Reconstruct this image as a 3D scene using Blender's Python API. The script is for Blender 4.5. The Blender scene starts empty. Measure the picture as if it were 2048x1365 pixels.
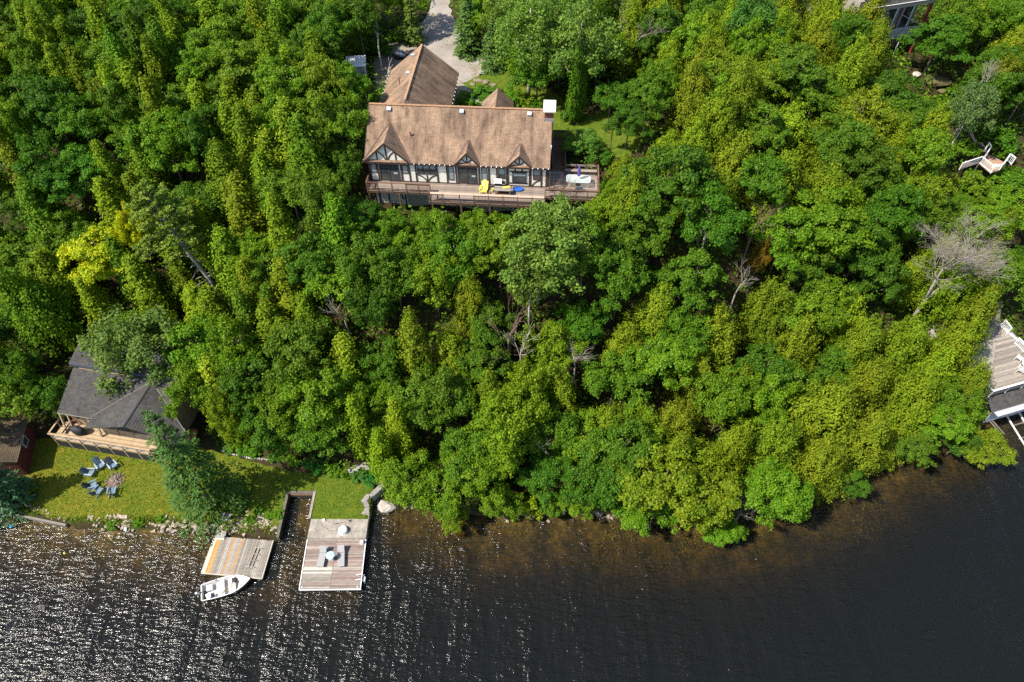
import bpy, bmesh, math, random
import numpy as np
from mathutils import Vector, Matrix

# ------------------------------------------------------------------ camera, sky, sun, exposure
scene = bpy.context.scene
COL = scene.collection
CAM_H = 60.0
PITCH = math.radians(50.0)           # below the horizon
cam_d = bpy.data.cameras.new('camera'); cam = bpy.data.objects.new('camera', cam_d); COL.objects.link(cam)
cam.location = (0, 0, CAM_H); cam.rotation_euler = (math.radians(90) - PITCH, 0, 0)
cam_d.sensor_width = 36.0; cam_d.lens = 24.0; cam_d.clip_start = 0.5; cam_d.clip_end = 3000
scene.camera = cam
SUN_E = math.radians(52.0)
SUN_AZ = math.radians(23.0)
SUN_TO = Vector((-math.cos(SUN_E) * math.cos(SUN_AZ), -math.cos(SUN_E) * math.sin(SUN_AZ), math.sin(SUN_E)))
world = bpy.data.worlds.new('World'); scene.world = world; world.use_nodes = True
nt = world.node_tree; nt.nodes.clear()
sky = nt.nodes.new('ShaderNodeTexSky'); sky.sky_type = 'NISHITA'; sky.sun_disc = False
sky.sun_elevation = SUN_E; sky.sun_rotation = math.atan2(SUN_TO.x, SUN_TO.y)
bg = nt.nodes.new('ShaderNodeBackground'); bg.inputs[1].default_value = 0.115
wo = nt.nodes.new('ShaderNodeOutputWorld')
nt.links.new(sky.outputs[0], bg.inputs[0]); nt.links.new(bg.outputs[0], wo.inputs[0])
sun_d = bpy.data.lights.new('sun', 'SUN'); sun_d.energy = 4.7; sun_d.angle = math.radians(0.5); sun_d.color = (1.0, 0.93, 0.82)
sun = bpy.data.objects.new('sun', sun_d); COL.objects.link(sun)
sun.rotation_euler = SUN_TO.to_track_quat('Z', 'Y').to_euler()
vs = scene.view_settings
vs.view_transform = 'Standard'; vs.look = 'None'; vs.gamma = 1.0; vs.use_curve_mapping = False; vs.exposure = 0.97
cy = scene.cycles
cy.max_bounces = 6; cy.diffuse_bounces = 3; cy.glossy_bounces = 2; cy.transmission_bounces = 3; cy.transparent_max_bounces = 8
cy.sample_clamp_indirect = 4.0; cy.use_adaptive_sampling = False
cy.use_denoising = False
cy.caustics_reflective = False; cy.caustics_refractive = False

RNG = np.random.default_rng(7)
random.seed(7)
PI = math.pi
def R(d): return math.radians(d)

# ------------------------------------------------------------------ projecting through the drone's camera
FOC = 1365.33; C_, S_ = math.cos(PITCH), math.sin(PITCH)
def at(px, py, z=0.0):
    """the place at height z that the photograph shows at pixel px, py"""
    a = (px - 1024) / FOC; b = -(py - 682.5) / FOC
    r = (a, C_ + b * S_, -S_ + b * C_)
    t = (z - CAM_H) / r[2]
    return Vector((r[0] * t, r[1] * t, z))
def proj(x, y, z):
    d = y * C_ - (z - CAM_H) * S_; u = y * S_ + (z - CAM_H) * C_
    return 1024 + FOC * x / d, 682.5 - FOC * u / d

# ------------------------------------------------------------------ naming and object helpers
def props(o, label=None, cat=None, group=None, kind=None, category=None):
    cat = cat or category
    if label: o['label'] = label
    if cat: o['category'] = cat
    if group: o['group'] = group
    if kind: o['kind'] = kind
    return o
def thing(name, label, cat, loc=(0, 0, 0), rz=0.0, group=None):
    o = bpy.data.objects.new(name, None); COL.objects.link(o)
    o.empty_display_size = 0.2
    o.location = loc; o.rotation_euler = (0, 0, rz)
    return props(o, label, cat, group)
def copy_tree(o, parent=None):
    c = o.copy(); COL.objects.link(c)
    if parent is not None: c.parent = parent
    for ch in o.children: copy_tree(ch, c)
    return c

class MB:
    """collects shapes and links them as ONE mesh object"""
    def __init__(self): self.v = []; self.f = []; self.uv = None
    def add(self, vs, fs):
        n = len(self.v); self.v += [tuple(p) for p in vs]; self.f += [tuple(i + n for i in f) for f in fs]; return self
    def box(self, c, s, M=None):
        x, y, z = s[0] / 2, s[1] / 2, s[2] / 2
        vs = [Vector(p) for p in ((-x, -y, -z), (x, -y, -z), (x, y, -z), (-x, y, -z), (-x, -y, z), (x, -y, z), (x, y, z), (-x, y, z))]
        if M is not None: vs = [M @ p for p in vs]
        c = Vector(c)
        return self.add([p + c for p in vs], [(0, 3, 2, 1), (4, 5, 6, 7), (0, 1, 5, 4), (1, 2, 6, 5), (2, 3, 7, 6), (3, 0, 4, 7)])
    def bx(self, x0, x1, y0, y1, z0, z1):
        return self.box(((x0 + x1) / 2, (y0 + y1) / 2, (z0 + z1) / 2), (abs(x1 - x0), abs(y1 - y0), abs(z1 - z0)))
    def bar(self, a, b, w, h=None, up=(0, 0, 1)):
        """a box from a to b, w wide and h high"""
        h = h or w; a = Vector(a); b = Vector(b); d = b - a; L = d.length
        if L < 1e-6: return self
        x = d / L; u = Vector(up)
        if abs(x.dot(u)) > 0.98: u = Vector((0, 1, 0))
        y = u.cross(x).normalized(); z = x.cross(y)
        M = Matrix((x, y, z)).transposed()
        return self.box((a + b) / 2, (L, w, h), M)
    def prism(self, poly, z0, z1):
        n = len(poly)
        vs = [(p[0], p[1], z0) for p in poly] + [(p[0], p[1], z1) for p in poly]
        fs = [tuple(range(n - 1, -1, -1)), tuple(range(n, 2 * n))] + [(i, (i + 1) % n, n + (i + 1) % n, n + i) for i in range(n)]
        return self.add(vs, fs)
    def ring(self, profile, n=14, c=(0, 0, 0), sx=1, sy=1, caps=True):
        """a lathe: profile of (radius, z)"""
        vs = []; fs = []
        for r, z in profile:
            for k in range(n):
                a = 2 * PI * k / n; vs.append((c[0] + r * math.cos(a) * sx, c[1] + r * math.sin(a) * sy, c[2] + z))
        for i in range(len(profile) - 1):
            for k in range(n):
                a, b = i * n + k, i * n + (k + 1) % n; fs.append((a, b, b + n, a + n))
        if caps:
            fs.append(tuple(range(n - 1, -1, -1))); m = (len(profile) - 1) * n; fs.append(tuple(range(m, m + n)))
        return self.add(vs, fs)
    def tube(self, pts, r, n=5):
        """a tube along pts, r a number or a list"""
        pts = [Vector(p) for p in pts]; rr = r if hasattr(r, '__len__') else [r] * len(pts)
        vs = []; fs = []
        for i, p in enumerate(pts):
            d = (pts[min(i + 1, len(pts) - 1)] - pts[max(i - 1, 0)])
            d = d.normalized() if d.length > 1e-9 else Vector((0, 0, 1))
            u = Vector((0, 0, 1)) if abs(d.z) < 0.95 else Vector((1, 0, 0))
            a = d.cross(u).normalized(); b = d.cross(a)
            for k in range(n):
                t = 2 * PI * k / n; vs.append(p + (a * math.cos(t) + b * math.sin(t)) * rr[i])
        for i in range(len(pts) - 1):
            for k in range(n):
                s, e = i * n + k, i * n + (k + 1) % n; fs.append((s, e, e + n, s + n))
        fs.append(tuple(range(n - 1, -1, -1))); m = (len(pts) - 1) * n; fs.append(tuple(range(m, m + n)))
        return self.add(vs, fs)
    def mesh(self, name, mat=None, smooth=False, bevel=0.0):
        me = bpy.data.meshes.new(name); me.from_pydata(self.v, [], self.f)
        if self.uv is not None:
            l = me.uv_layers.new(name='UVMap'); l.data.foreach_set('uv', np.array(self.uv, dtype=np.float32).ravel())
        if mat: me.materials.append(mat)
        bm = bmesh.new(); bm.from_mesh(me)
        if bevel: 
            bmesh.ops.bevel(bm, geom=list(bm.edges), offset=bevel, segments=1, affect='EDGES', clamp_overlap=True)
        bmesh.ops.recalc_face_normals(bm, faces=bm.faces)
        bm.to_mesh(me); bm.free()
        if smooth:
            me.polygons.foreach_set('use_smooth', [True] * len(me.polygons))
        me.update(); return me
    def build(self, name, mat, parent=None, smooth=False, bevel=0.0, **kw):
        o = bpy.data.objects.new(name, self.mesh(name, mat, smooth, bevel)); COL.objects.link(o)
        if parent is not None: o.parent = parent
        return props(o, **kw)
def inst(name, me, parent=None, loc=(0, 0, 0), rot=(0, 0, 0), scale=(1, 1, 1), **kw):
    o = bpy.data.objects.new(name, me); COL.objects.link(o)
    if parent is not None: o.parent = parent
    o.location = loc; o.rotation_euler = rot; o.scale = scale
    return props(o, **kw)

# ------------------------------------------------------------------ materials
def mat(name):
    m = bpy.data.materials.new(name); m.use_nodes = True
    t = m.node_tree; t.nodes.clear()
    out = t.nodes.new('ShaderNodeOutputMaterial'); p = t.nodes.new('ShaderNodeBsdfPrincipled')
    t.links.new(p.outputs[0], out.inputs[0])
    return m, t, p, out
def nd(t, typ, **kw):
    n = t.nodes.new(typ)
    for k, v in kw.items(): setattr(n, k, v)
    return n
def ramp(t, fac, stops):
    r = nd(t, 'ShaderNodeValToRGB'); e = r.color_ramp.elements
    while len(e) < len(stops): e.new(0.5)
    for i, (p, c) in enumerate(stops): e[i].position = p; e[i].color = (*c, 1)
    t.links.new(fac, r.inputs[0]); return r.outputs[0]
def noise(t, scale, detail=4, rough=0.6, vec=None, mapscale=None, rot=None):
    n = nd(t, 'ShaderNodeTexNoise'); n.inputs['Scale'].default_value = scale; n.inputs['Detail'].default_value = detail; n.inputs['Roughness'].default_value = rough
    if vec is None: vec = nd(t, 'ShaderNodeTexCoord').outputs['Object']
    if mapscale or rot:
        m = nd(t, 'ShaderNodeMapping')
        if mapscale: m.inputs['Scale'].default_value = mapscale
        if rot: m.inputs['Rotation'].default_value = rot
        t.links.new(vec, m.inputs[0]); vec = m.outputs[0]
    t.links.new(vec, n.inputs['Vector']); return n.outputs['Fac']
def mixc(t, fac, a, b, mode='MIX'):
    m = nd(t, 'ShaderNodeMix', data_type='RGBA', blend_type=mode)
    for s, x in ((m.inputs[0], fac), (m.inputs[6], a), (m.inputs[7], b)):
        if isinstance(x, (int, float)): s.default_value = x
        elif isinstance(x, tuple): s.default_value = (*x, 1)
        else: t.links.new(x, s)
    return m.outputs[2]
def math_(t, op, a, b=0.0):
    m = nd(t, 'ShaderNodeMath', operation=op)
    for s, x in ((m.inputs[0], a), (m.inputs[1], b)):
        if isinstance(x, (int, float)): s.default_value = x
        else: t.links.new(x, s)
    return m.outputs[0]
def bump(t, p, h, strength=0.3, dist=0.02):
    b = nd(t, 'ShaderNodeBump'); b.inputs['Strength'].default_value = strength; b.inputs['Distance'].default_value = dist
    t.links.new(h, b.inputs['Height']); t.links.new(b.outputs[0], p.inputs['Normal'])
def simple(name, col, rough=0.6, var=0.25, scale=6.0, metal=0.0, bumps=0.15, mapscale=None, spec=0.4, perobj=0.0):
    """a surface of one colour with grain; var is how far light and dark patches differ"""
    m, t, p, out = mat(name)
    f = noise(t, scale, 5, 0.65, mapscale=mapscale)
    lo = tuple(max(0, c * (1 - var)) for c in col); hi = tuple(min(1, c * (1 + var)) for c in col)
    c = ramp(t, f, [(0.3, lo), (0.7, hi)])
    if perobj:
        oi = nd(t, 'ShaderNodeObjectInfo')
        k = nd(t, 'ShaderNodeMapRange'); k.inputs[3].default_value = 1 - perobj; k.inputs[4].default_value = 1 + perobj
        t.links.new(oi.outputs['Random'], k.inputs[0])
        cc = nd(t, 'ShaderNodeCombineColor')
        for i in range(3): t.links.new(k.outputs[0], cc.inputs[i])
        c = mixc(t, 1.0, c, cc.outputs[0], 'MULTIPLY')
    t.links.new(c, p.inputs['Base Color'])
    p.inputs['Roughness'].default_value = rough; p.inputs['Metallic'].default_value = metal
    p.inputs['Specular IOR Level'].default_value = spec
    if bumps: bump(t, p, f, bumps, 0.02)
    return m
M = {}
def wood(name, col, var=0.35, perobj=0.25, grain=(0.6, 9, 9), rough=0.75):
    m = simple(name, col, rough, var, 3.0, bumps=0.2, mapscale=grain, spec=0.2, perobj=perobj); return m
M['stucco'] = simple('stucco', (0.70, 0.68, 0.60), 0.9, 0.10, 9, bumps=0.5, spec=0.1)
M['timber'] = simple('dark_timber', (0.045, 0.026, 0.018), 0.65, 0.35, 5, bumps=0.3)
M['fascia'] = simple('brown_fascia', (0.09, 0.05, 0.04), 0.6, 0.25, 5)
M['glass'] = simple('window_glass', (0.035, 0.045, 0.05), 0.06, 0.6, 1.5, bumps=0.03, spec=0.8)
M['curtain'] = simple('pale_curtain', (0.35, 0.42, 0.42), 0.8, 0.3, 20)
M['lead'] = simple('lead_lattice', (0.10, 0.11, 0.10), 0.6, 0.2, 10)
M['deckwood'] = wood('weathered_deck_wood', (0.235, 0.187, 0.155), 0.35, 0.28)
M['railwood'] = wood('brown_rail_wood', (0.13, 0.075, 0.05), 0.3, 0.2)
M['capwood'] = wood('pale_rail_cap', (0.42, 0.31, 0.23), 0.25, 0.1)
M['greydock'] = wood('grey_dock_wood', (0.25, 0.222, 0.19), 0.4, 0.35)
M['pinkdock'] = wood('faded_dock_wood', (0.235, 0.175, 0.15), 0.4, 0.32)
M['paledock'] = wood('pale_dock_board', (0.50, 0.45, 0.36), 0.3, 0.15)
M['orangedock'] = wood('new_orange_board', (0.44, 0.235, 0.085), 0.3, 0.18)
M['cedarwood'] = wood('honey_deck_wood', (0.32, 0.235, 0.145), 0.5, 0.22)
M['concrete'] = simple('weathered_concrete', (0.26, 0.235, 0.20), 0.9, 0.35, 2.2, bumps=0.3, spec=0.2)
M['darkconcrete'] = simple('dark_concrete', (0.10, 0.09, 0.075), 0.8, 0.4, 3, bumps=0.3)  # a darker concrete for two slip walls, the cracks and a retaining stone
M['rock'] = simple('lake_rock', (0.34, 0.31, 0.28), 0.9, 0.35, 3.5, bumps=0.6, spec=0.2, perobj=0.3)
M['flagstone'] = simple('grey_flagstone', (0.24, 0.22, 0.205), 0.9, 0.3, 4, bumps=0.5, spec=0.2, perobj=0.2)
M['paint'] = simple('white_paint', (0.80, 0.80, 0.78), 0.45, 0.06, 5, bumps=0.05)
M['plastic'] = simple('white_plastic', (0.80, 0.79, 0.76), 0.4, 0.05, 5, bumps=0.02)
M['alu'] = simple('painted_aluminium', (0.60, 0.58, 0.53), 0.4, 0.12, 5, metal=0.0, bumps=0.03)
M['silver'] = simple('silver_metal', (0.45, 0.46, 0.48), 0.35, 0.2, 5, metal=0.7, bumps=0.03)
M['black'] = simple('black_fabric', (0.018, 0.019, 0.023), 0.7, 0.4, 8)
M['bark'] = simple('bark', (0.13, 0.10, 0.08), 0.95, 0.45, 5, bumps=0.6, spec=0.1, mapscale=(4, 4, 0.8))
M['palebark'] = simple('pale_bark', (0.42, 0.39, 0.34), 0.9, 0.4, 4, bumps=0.3, spec=0.1)
M['deadwood'] = simple('grey_deadwood', (0.30, 0.265, 0.225), 0.95, 0.3, 4, bumps=0.3, spec=0.1)
M['twig'] = simple('brown_twig', (0.16, 0.11, 0.075), 0.95, 0.3, 4, bumps=0.2, spec=0.1)
M['brick'] = simple('red_brick', (0.17, 0.055, 0.04), 0.9, 0.4, 12, bumps=0.4)
M['redpaint'] = simple('barn_red_board', (0.10, 0.022, 0.018), 0.7, 0.25, 4, mapscale=(6, 6, 1))
M['redtrim'] = simple('red_trim', (0.30, 0.05, 0.045), 0.5, 0.15, 4)
M['greysoffit'] = simple('taupe_siding', (0.27, 0.24, 0.21), 0.7, 0.12, 4)
M['yellow'] = simple('yellow_plastic', (0.80, 0.58, 0.10), 0.45, 0.08, 4, bumps=0.02)
M['wicker'] = simple('grey_wicker', (0.27, 0.265, 0.26), 0.8, 0.18, 40, bumps=0.3)
M['bluegrey'] = simple('slate_blue_plastic', (0.125, 0.19, 0.24), 0.35, 0.12, 6, bumps=0.03, perobj=0.1)
M['darkslate'] = simple('dark_slate_plastic', (0.04, 0.05, 0.065), 0.4, 0.12, 6, bumps=0.03)
M['paleslate'] = simple('sunlit_slate_plastic', (0.27, 0.32, 0.35), 0.4, 0.1, 6, bumps=0.03)  # paler slate for arms of chairs in the sun; sunlight put into the colour
M['darkblue'] = simple('navy_plastic', (0.06, 0.095, 0.13), 0.4, 0.12, 6, bumps=0.03)
M['reddeck'] = wood('red_brown_deck', (0.33, 0.205, 0.14), 0.3, 0.2)
M['purple'] = simple('purple_canvas', (0.11, 0.08, 0.30), 0.8, 0.25, 10)
M['paleblue'] = simple('pale_blue_canvas', (0.36, 0.52, 0.68), 0.8, 0.15, 14)
M['blue'] = simple('bright_blue_plastic', (0.02, 0.10, 0.42), 0.5, 0.25, 6)
M['cyan'] = simple('sky_blue_float', (0.07, 0.40, 0.75), 0.4, 0.1, 6)
M['orange'] = simple('rust_orange', (0.30, 0.115, 0.03), 0.7, 0.25, 6)
M['red'] = simple('red_flower', (0.65, 0.03, 0.03), 0.7, 0.3, 8)
M['greyvent'] = simple('grey_vent_metal', (0.38, 0.40, 0.43), 0.5, 0.1, 6)
M['slat'] = simple('pale_grey_rail', (0.50, 0.54, 0.56), 0.5, 0.08, 6)
def clear_glass():
    m, t, p, out = mat('clear_glass')
    p.inputs['Base Color'].default_value = (0.85, 0.95, 0.93, 1); p.inputs['Roughness'].default_value = 0.05
    tr = nd(t, 'ShaderNodeBsdfTransparent'); tr.inputs[0].default_value = (0.86, 0.92, 0.9, 1)
    mx = nd(t, 'ShaderNodeMixShader'); mx.inputs[0].default_value = 0.25
    t.links.new(tr.outputs[0], mx.inputs[1]); t.links.new(p.outputs[0], mx.inputs[2]); t.links.new(mx.outputs[0], out.inputs[0])
    return m
M['clearglass'] = clear_glass()

def shingle_mat(name, a, b, c, stain, tab=(0.30, 1.0)):
    """asphalt shingles: colour per tab from the UVs (metres along the course, course number), rain streaks down the slope"""
    m, t, p, out = mat(name)
    uv = nd(t, 'ShaderNodeUVMap').outputs[0]
    br = nd(t, 'ShaderNodeTexBrick'); br.offset = 0.5
    br.inputs['Scale'].default_value = 1.0; br.inputs['Brick Width'].default_value = tab[0]; br.inputs['Row Height'].default_value = tab[1]
    br.inputs['Mortar Size'].default_value = 0.022; br.inputs['Bias'].default_value = 0.0
    br.inputs['Color1'].default_value = (*a, 1); br.inputs['Color2'].default_value = (*b, 1); br.inputs['Mortar'].default_value = (*c, 1)
    t.links.new(uv, br.inputs['Vector'])
    st = noise(t, 1.0, 5, 0.7, vec=uv, mapscale=(1.1, 0.045, 1))
    k = ramp(t, st, [(0.44, (0, 0, 0)), (0.64, (1, 1, 1))])
    col = mixc(t, math_(t, 'MULTIPLY', k, 0.8), br.outputs['Color'], stain)
    n2 = noise(t, 0.55, 3, 0.6)
    k2 = ramp(t, n2, [(0.35, (0.80, 0.80, 0.80)), (0.7, (1.12, 1.1, 1.08))])
    col = mixc(t, 1.0, col, k2, 'MULTIPLY')
    n3 = noise(t, 30, 3, 0.7)
    col = mixc(t, 1.0, col, ramp(t, n3, [(0.3, (0.8, 0.8, 0.8)), (0.7, (1.15, 1.15, 1.15))]), 'MULTIPLY')
    t.links.new(col, p.inputs['Base Color']); p.inputs['Roughness'].default_value = 0.95; p.inputs['Specular IOR Level'].default_value = 0.15
    bump(t, p, n3, 0.3, 0.01)
    return m
M['brownroof'] = shingle_mat('brown_shingle', (0.315, 0.218, 0.148), (0.245, 0.165, 0.110), (0.12, 0.075, 0.05), (0.085, 0.058, 0.042))
M['greyroof'] = shingle_mat('charcoal_shingle', (0.085, 0.082, 0.082), (0.048, 0.047, 0.048), (0.018, 0.018, 0.018), (0.075, 0.07, 0.055))
M['oldroof'] = shingle_mat('mossy_brown_shingle', (0.13, 0.10, 0.07), (0.075, 0.06, 0.042), (0.03, 0.022, 0.015), (0.17, 0.13, 0.06))
def shingle_slope(mb, p00, p10, p01, p11, expo=0.14, lift=0.012, thick=0.06):
    """a roof slope from the eave p00-p10 up to p01-p11, laid as overlapping courses"""
    p00, p10, p01, p11 = map(Vector, (p00, p10, p01, p11))
    if mb.uv is None: mb.uv = []
    H = max((p01 - p00).length, (p11 - p10).length, 1e-3); n = max(1, round(((p01 + p11) / 2 - (p00 + p10) / 2).length / expo))
    nr = (p10 - p00).cross(((p01 + p11) / 2) - p00).normalized()
    if nr.z < 0: nr = -nr
    along = (p10 - p00)
    if along.length < 1e-4: along = p11 - p01
    along.normalize()
    def put(a, b, c, d, uvs):
        k = len(mb.v); mb.v += [tuple(a), tuple(b), tuple(c), tuple(d)]; mb.f.append((k, k + 1, k + 2, k + 3)); mb.uv += uvs
    for i in range(n):
        t0, t1 = i / n, (i + 1) / n
        a = p00.lerp(p01, t0); b = p10.lerp(p11, t0); c = p10.lerp(p11, t1); d = p00.lerp(p01, t1)
        up = nr * lift
        ua, ub, uc, ud = [(q - p00).dot(along) for q in (a, b, c, d)]
        put(a + up, b + up, c, d, [(ua, i + .05), (ub, i + .05), (uc, i + .95), (ud, i + .95)])
        put(a - nr * (thick if i == 0 else 0.0), b - nr * (thick if i == 0 else 0.0), b + up, a + up, [(ua, i), (ub, i), (ub, i + .05), (ua, i + .05)])
    dn = -nr * thick
    put(p00 + dn, p01 + dn, p11 + dn, p10 + dn, [(0, 0)] * 4)
    put(p00 + dn, p00, p01, p01 + dn, [(0, 0)] * 4)
    put(p10 + dn, p11 + dn, p11, p10, [(0, 0)] * 4)
    put(p01 + dn, p01, p11, p11 + dn, [(0, 0)] * 4)
    return mb
def roofmesh(name, mb, mat_, parent, **kw):
    me = bpy.data.meshes.new(name); me.from_pydata(mb.v, [], mb.f)
    l = me.uv_layers.new(name='UVMap'); l.data.foreach_set('uv', np.array(mb.uv, dtype=np.float32).ravel())
    me.materials.append(mat_); me.update()
    o = bpy.data.objects.new(name, me); COL.objects.link(o); o.parent = parent
    return props(o, **kw)
# ------------------------------------------------------------------ the lie of the land
SHX = [-400, -120, -70, -55, -47.2, -46.6, -41.6, -36.5, -30.4, -27.0, -21.5, -13.4, -13.2, -11.3, -8.3, -3.5, 1.0, 6.0, 10.6, 16, 21.4, 29.6, 34, 38.6, 44, 48.7, 54.8, 66, 90, 140, 400]
SHY = [60, 40, 33, 30.3, 29.6, 28.7, 27.8, 27.4, 27.3, 26.9, 26.4, 26.4, 31.4, 31.2, 30.2, 29.0, 28.9, 29.4, 29.0, 28.6, 28.9, 30.8, 32.6, 34.8, 37.3, 39.6, 43, 51, 66, 95, 250]
def shore(x): return np.interp(x, SHX, SHY)
def sstep(t):
    t = np.clip(t, 0, 1); return t * t * (3 - 2 * t)
SLIP = (-21.30, -18.98, 30.75)       # the boat slip cut into the lawn: x from, x to, back wall y
def land(x, y):
    """height of the ground; the lake is at 0"""
    x = np.asarray(x, float); y = np.asarray(y, float)
    ys = shore(x); d = y - ys
    y0 = np.interp(x, [-400, -60, -33, -27, -20, -13.4, -11, 45, 55, 400], [70, 47, 45.5, 36, 33.6, 32.6, 32.2, 40, 46, 150])
    y0 = np.maximum(y0, ys + 0.8)
    y1 = np.interp(x, [-400, -60, -34, -20, 6, 20, 45, 60, 400], [90, 68, 66, 55, 54.5, 56, 70, 76, 180])
    flat = 0.62 + 0.12 * np.clip(d, 0, 8) / 8
    z = flat + 14.0 * sstep((y - y0) / (y1 - y0)) + 2.95 * sstep((y - y1) / 6.0)
    w = sstep((y - y0) / 4.0) * (1 - sstep((y - y1) / 5.0))
    z = z + w * (0.16 * np.sin(x * 0.9 + y * 0.7) + 0.2 * np.sin(x * 0.31 - y * 0.41 + 2) + 0.1 * np.sin(x * 1.7 + 1.3 * y))
    z = z + 0.06 * np.clip(y - y1 - 40, 0, 400)
    bed = -0.12 - 0.20 * np.clip(-d, 0, 6) - 0.42 * np.clip(-d - 5.0, 0, 7) - 0.05 * np.clip(-d - 12, 0, 30) 
    k = sstep((d + 0.25) / 0.5)
    z = bed * (1 - k) + z * k
    s = (x > SLIP[0]) & (x < SLIP[1]) & (y < SLIP[2])
    z = np.where(s, np.minimum(z, -0.38 - 0.07 * np.clip(30.7 - y, 0, 5)), z)
    return z
def landz(x, y): return float(land(x, y))
def at_land(px, py, h=0.0):
    """the place h above the ground seen at pixel px, py"""
    z = 8.0
    for _ in range(30):
        p = at(px, py, z + h); zn = landz(p.x, p.y)
        if abs(zn - z) < 0.01: break
        z = 0.5 * z + 0.5 * zn
    p = at(px, py, z + h); return Vector((p.x, p.y, landz(p.x, p.y)))

def ground_mat():
    m, t, p, out = mat('forest_floor')
    f = noise(t, 0.9, 6, 0.7); g = noise(t, 5.0, 5, 0.7)
    a = ramp(t, f, [(0.3, (0.030, 0.022, 0.013)), (0.5, (0.045, 0.035, 0.018)), (0.62, (0.035, 0.05, 0.012)), (0.8, (0.05, 0.075, 0.018))])
    b = mixc(t, 1.0, a, ramp(t, g, [(0.3, (0.6, 0.6, 0.6)), (0.75, (1.5, 1.4, 1.3))]), 'MULTIPLY')
    t.links.new(b, p.inputs['Base Color']); p.inputs['Roughness'].default_value = 1.0; p.inputs['Specular IOR Level'].default_value = 0.05
    bump(t, p, g, 0.8, 0.08); return m
def bed_mat():
    m, t, p, out = mat('lake_bed_silt')
    f = noise(t, 0.55, 6, 0.72); g = noise(t, 3.5, 5, 0.75)
    a = ramp(t, f, [(0.34, (0.04, 0.03, 0.010)), (0.5, (0.10, 0.07, 0.020)), (0.68, (0.22, 0.15, 0.038))])
    b = mixc(t, 1.0, a, ramp(t, g, [(0.32, (0.35, 0.35, 0.3)), (0.72, (1.5, 1.5, 1.4))]), 'MULTIPLY')
    t.links.new(b, p.inputs['Base Color']); p.inputs['Roughness'].default_value = 1.0; p.inputs['Specular IOR Level'].default_value = 0.0
    return m
def lawn_mat():
    m, t, p, out = mat('lawn_grass')
    f = noise(t, 0.35, 5, 0.65); g = noise(t, 7.0, 5, 0.75); h = noise(t, 1.6, 4, 0.6)
    a = ramp(t, f, [(0.30, (0.055, 0.105, 0.010)), (0.5, (0.120, 0.145, 0.014)), (0.68, (0.19, 0.165, 0.022))])
    a = mixc(t, 0.45, a, ramp(t, h, [(0.35, (0.05, 0.10, 0.010)), (0.65, (0.19, 0.15, 0.025))]))
    # greener eastward, fully so from the boat slip on
    po = nd(t, 'ShaderNodeNewGeometry').outputs['Position']; sx = nd(t, 'ShaderNodeSeparateXYZ'); t.links.new(po, sx.inputs[0])
    mr = nd(t, 'ShaderNodeMapRange'); mr.inputs[1].default_value = -30; mr.inputs[2].default_value = -21; t.links.new(sx.outputs[0], mr.inputs[0])
    a = mixc(t, math_(t, 'MULTIPLY', mr.outputs[0], 0.75), a, ramp(t, h, [(0.3, (0.045, 0.10, 0.012)), (0.7, (0.10, 0.145, 0.016))]))
    b = mixc(t, 1.0, a, ramp(t, g, [(0.3, (0.55, 0.6, 0.5)), (0.72, (1.35, 1.3, 1.25))]), 'MULTIPLY')
    t.links.new(b, p.inputs['Base Color']); p.inputs['Roughness'].default_value = 1.0; p.inputs['Specular IOR Level'].default_value = 0.05
    bump(t, p, g, 0.7, 0.05); return m
def gravel_mat():
    m, t, p, out = mat('driveway_gravel')
    f = noise(t, 0.28, 5, 0.65); g = noise(t, 14.0, 4, 0.8); h = noise(t, 0.8, 5, 0.7)
    a = ramp(t, f, [(0.3, (0.21, 0.185, 0.155)), (0.6, (0.315, 0.285, 0.25))])
    a = mixc(t, ramp(t, h, [(0.56, (0, 0, 0)), (0.68, (1, 1, 1))]), a, (0.21, 0.155, 0.075))
    po = nd(t, 'ShaderNodeNewGeometry').outputs['Position']; sx = nd(t, 'ShaderNodeSeparateXYZ'); t.links.new(po, sx.inputs[0])
    mr = nd(t, 'ShaderNodeMapRange'); mr.inputs[1].default_value = -11.5; mr.inputs[2].default_value = -15.5; t.links.new(sx.outputs[0], mr.inputs[0])
    a = mixc(t, math_(t, 'MULTIPLY', mr.outputs[0], 0.7), a, (0.155, 0.125, 0.07))
    b = mixc(t, 1.0, a, ramp(t, g, [(0.3, (0.6, 0.6, 0.6)), (0.75, (1.4, 1.4, 1.4))]), 'MULTIPLY')
    t.links.new(b, p.inputs['Base Color']); p.inputs['Roughness'].default_value = 1.0; p.inputs['Specular IOR Level'].default_value = 0.1
    bump(t, p, g, 0.6, 0.03); return m
M['ground'] = ground_mat(); M['bed'] = bed_mat(); M['lawn'] = lawn_mat(); M['gravel'] = gravel_mat()

def axis(a, b, fine, far, n=14):
    mid = np.arange(a, b + fine / 2, fine); g = np.geomspace(1, far, n)
    return np.concatenate([(a - g)[::-1], mid, b + g])
xs = axis(-62, 62, 0.45, 700); ys_ = np.unique(np.concatenate([axis(12, 74, 0.45, 700), np.arange(25.5, 33.5, 0.2)]))
xs = np.sort(np.concatenate([xs, [SLIP[0], SLIP[0] + .01, SLIP[1] - .01, SLIP[1], -13.38, -13.22]]))
X, Y = np.meshgrid(xs, ys_); Z = land(X, Y)
Z = np.where((Y < 12) & (Y < shore(X)), np.minimum(Z, -4.0), Z)
nx, ny = len(xs), len(ys_)
idx = np.arange(nx * ny).reshape(ny, nx)
quads = np.stack([idx[:-1, :-1], idx[:-1, 1:], idx[1:, 1:], idx[1:, :-1]], -1).reshape(-1, 4)
pts = np.stack([X, Y, Z], -1).reshape(-1, 3)
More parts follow.
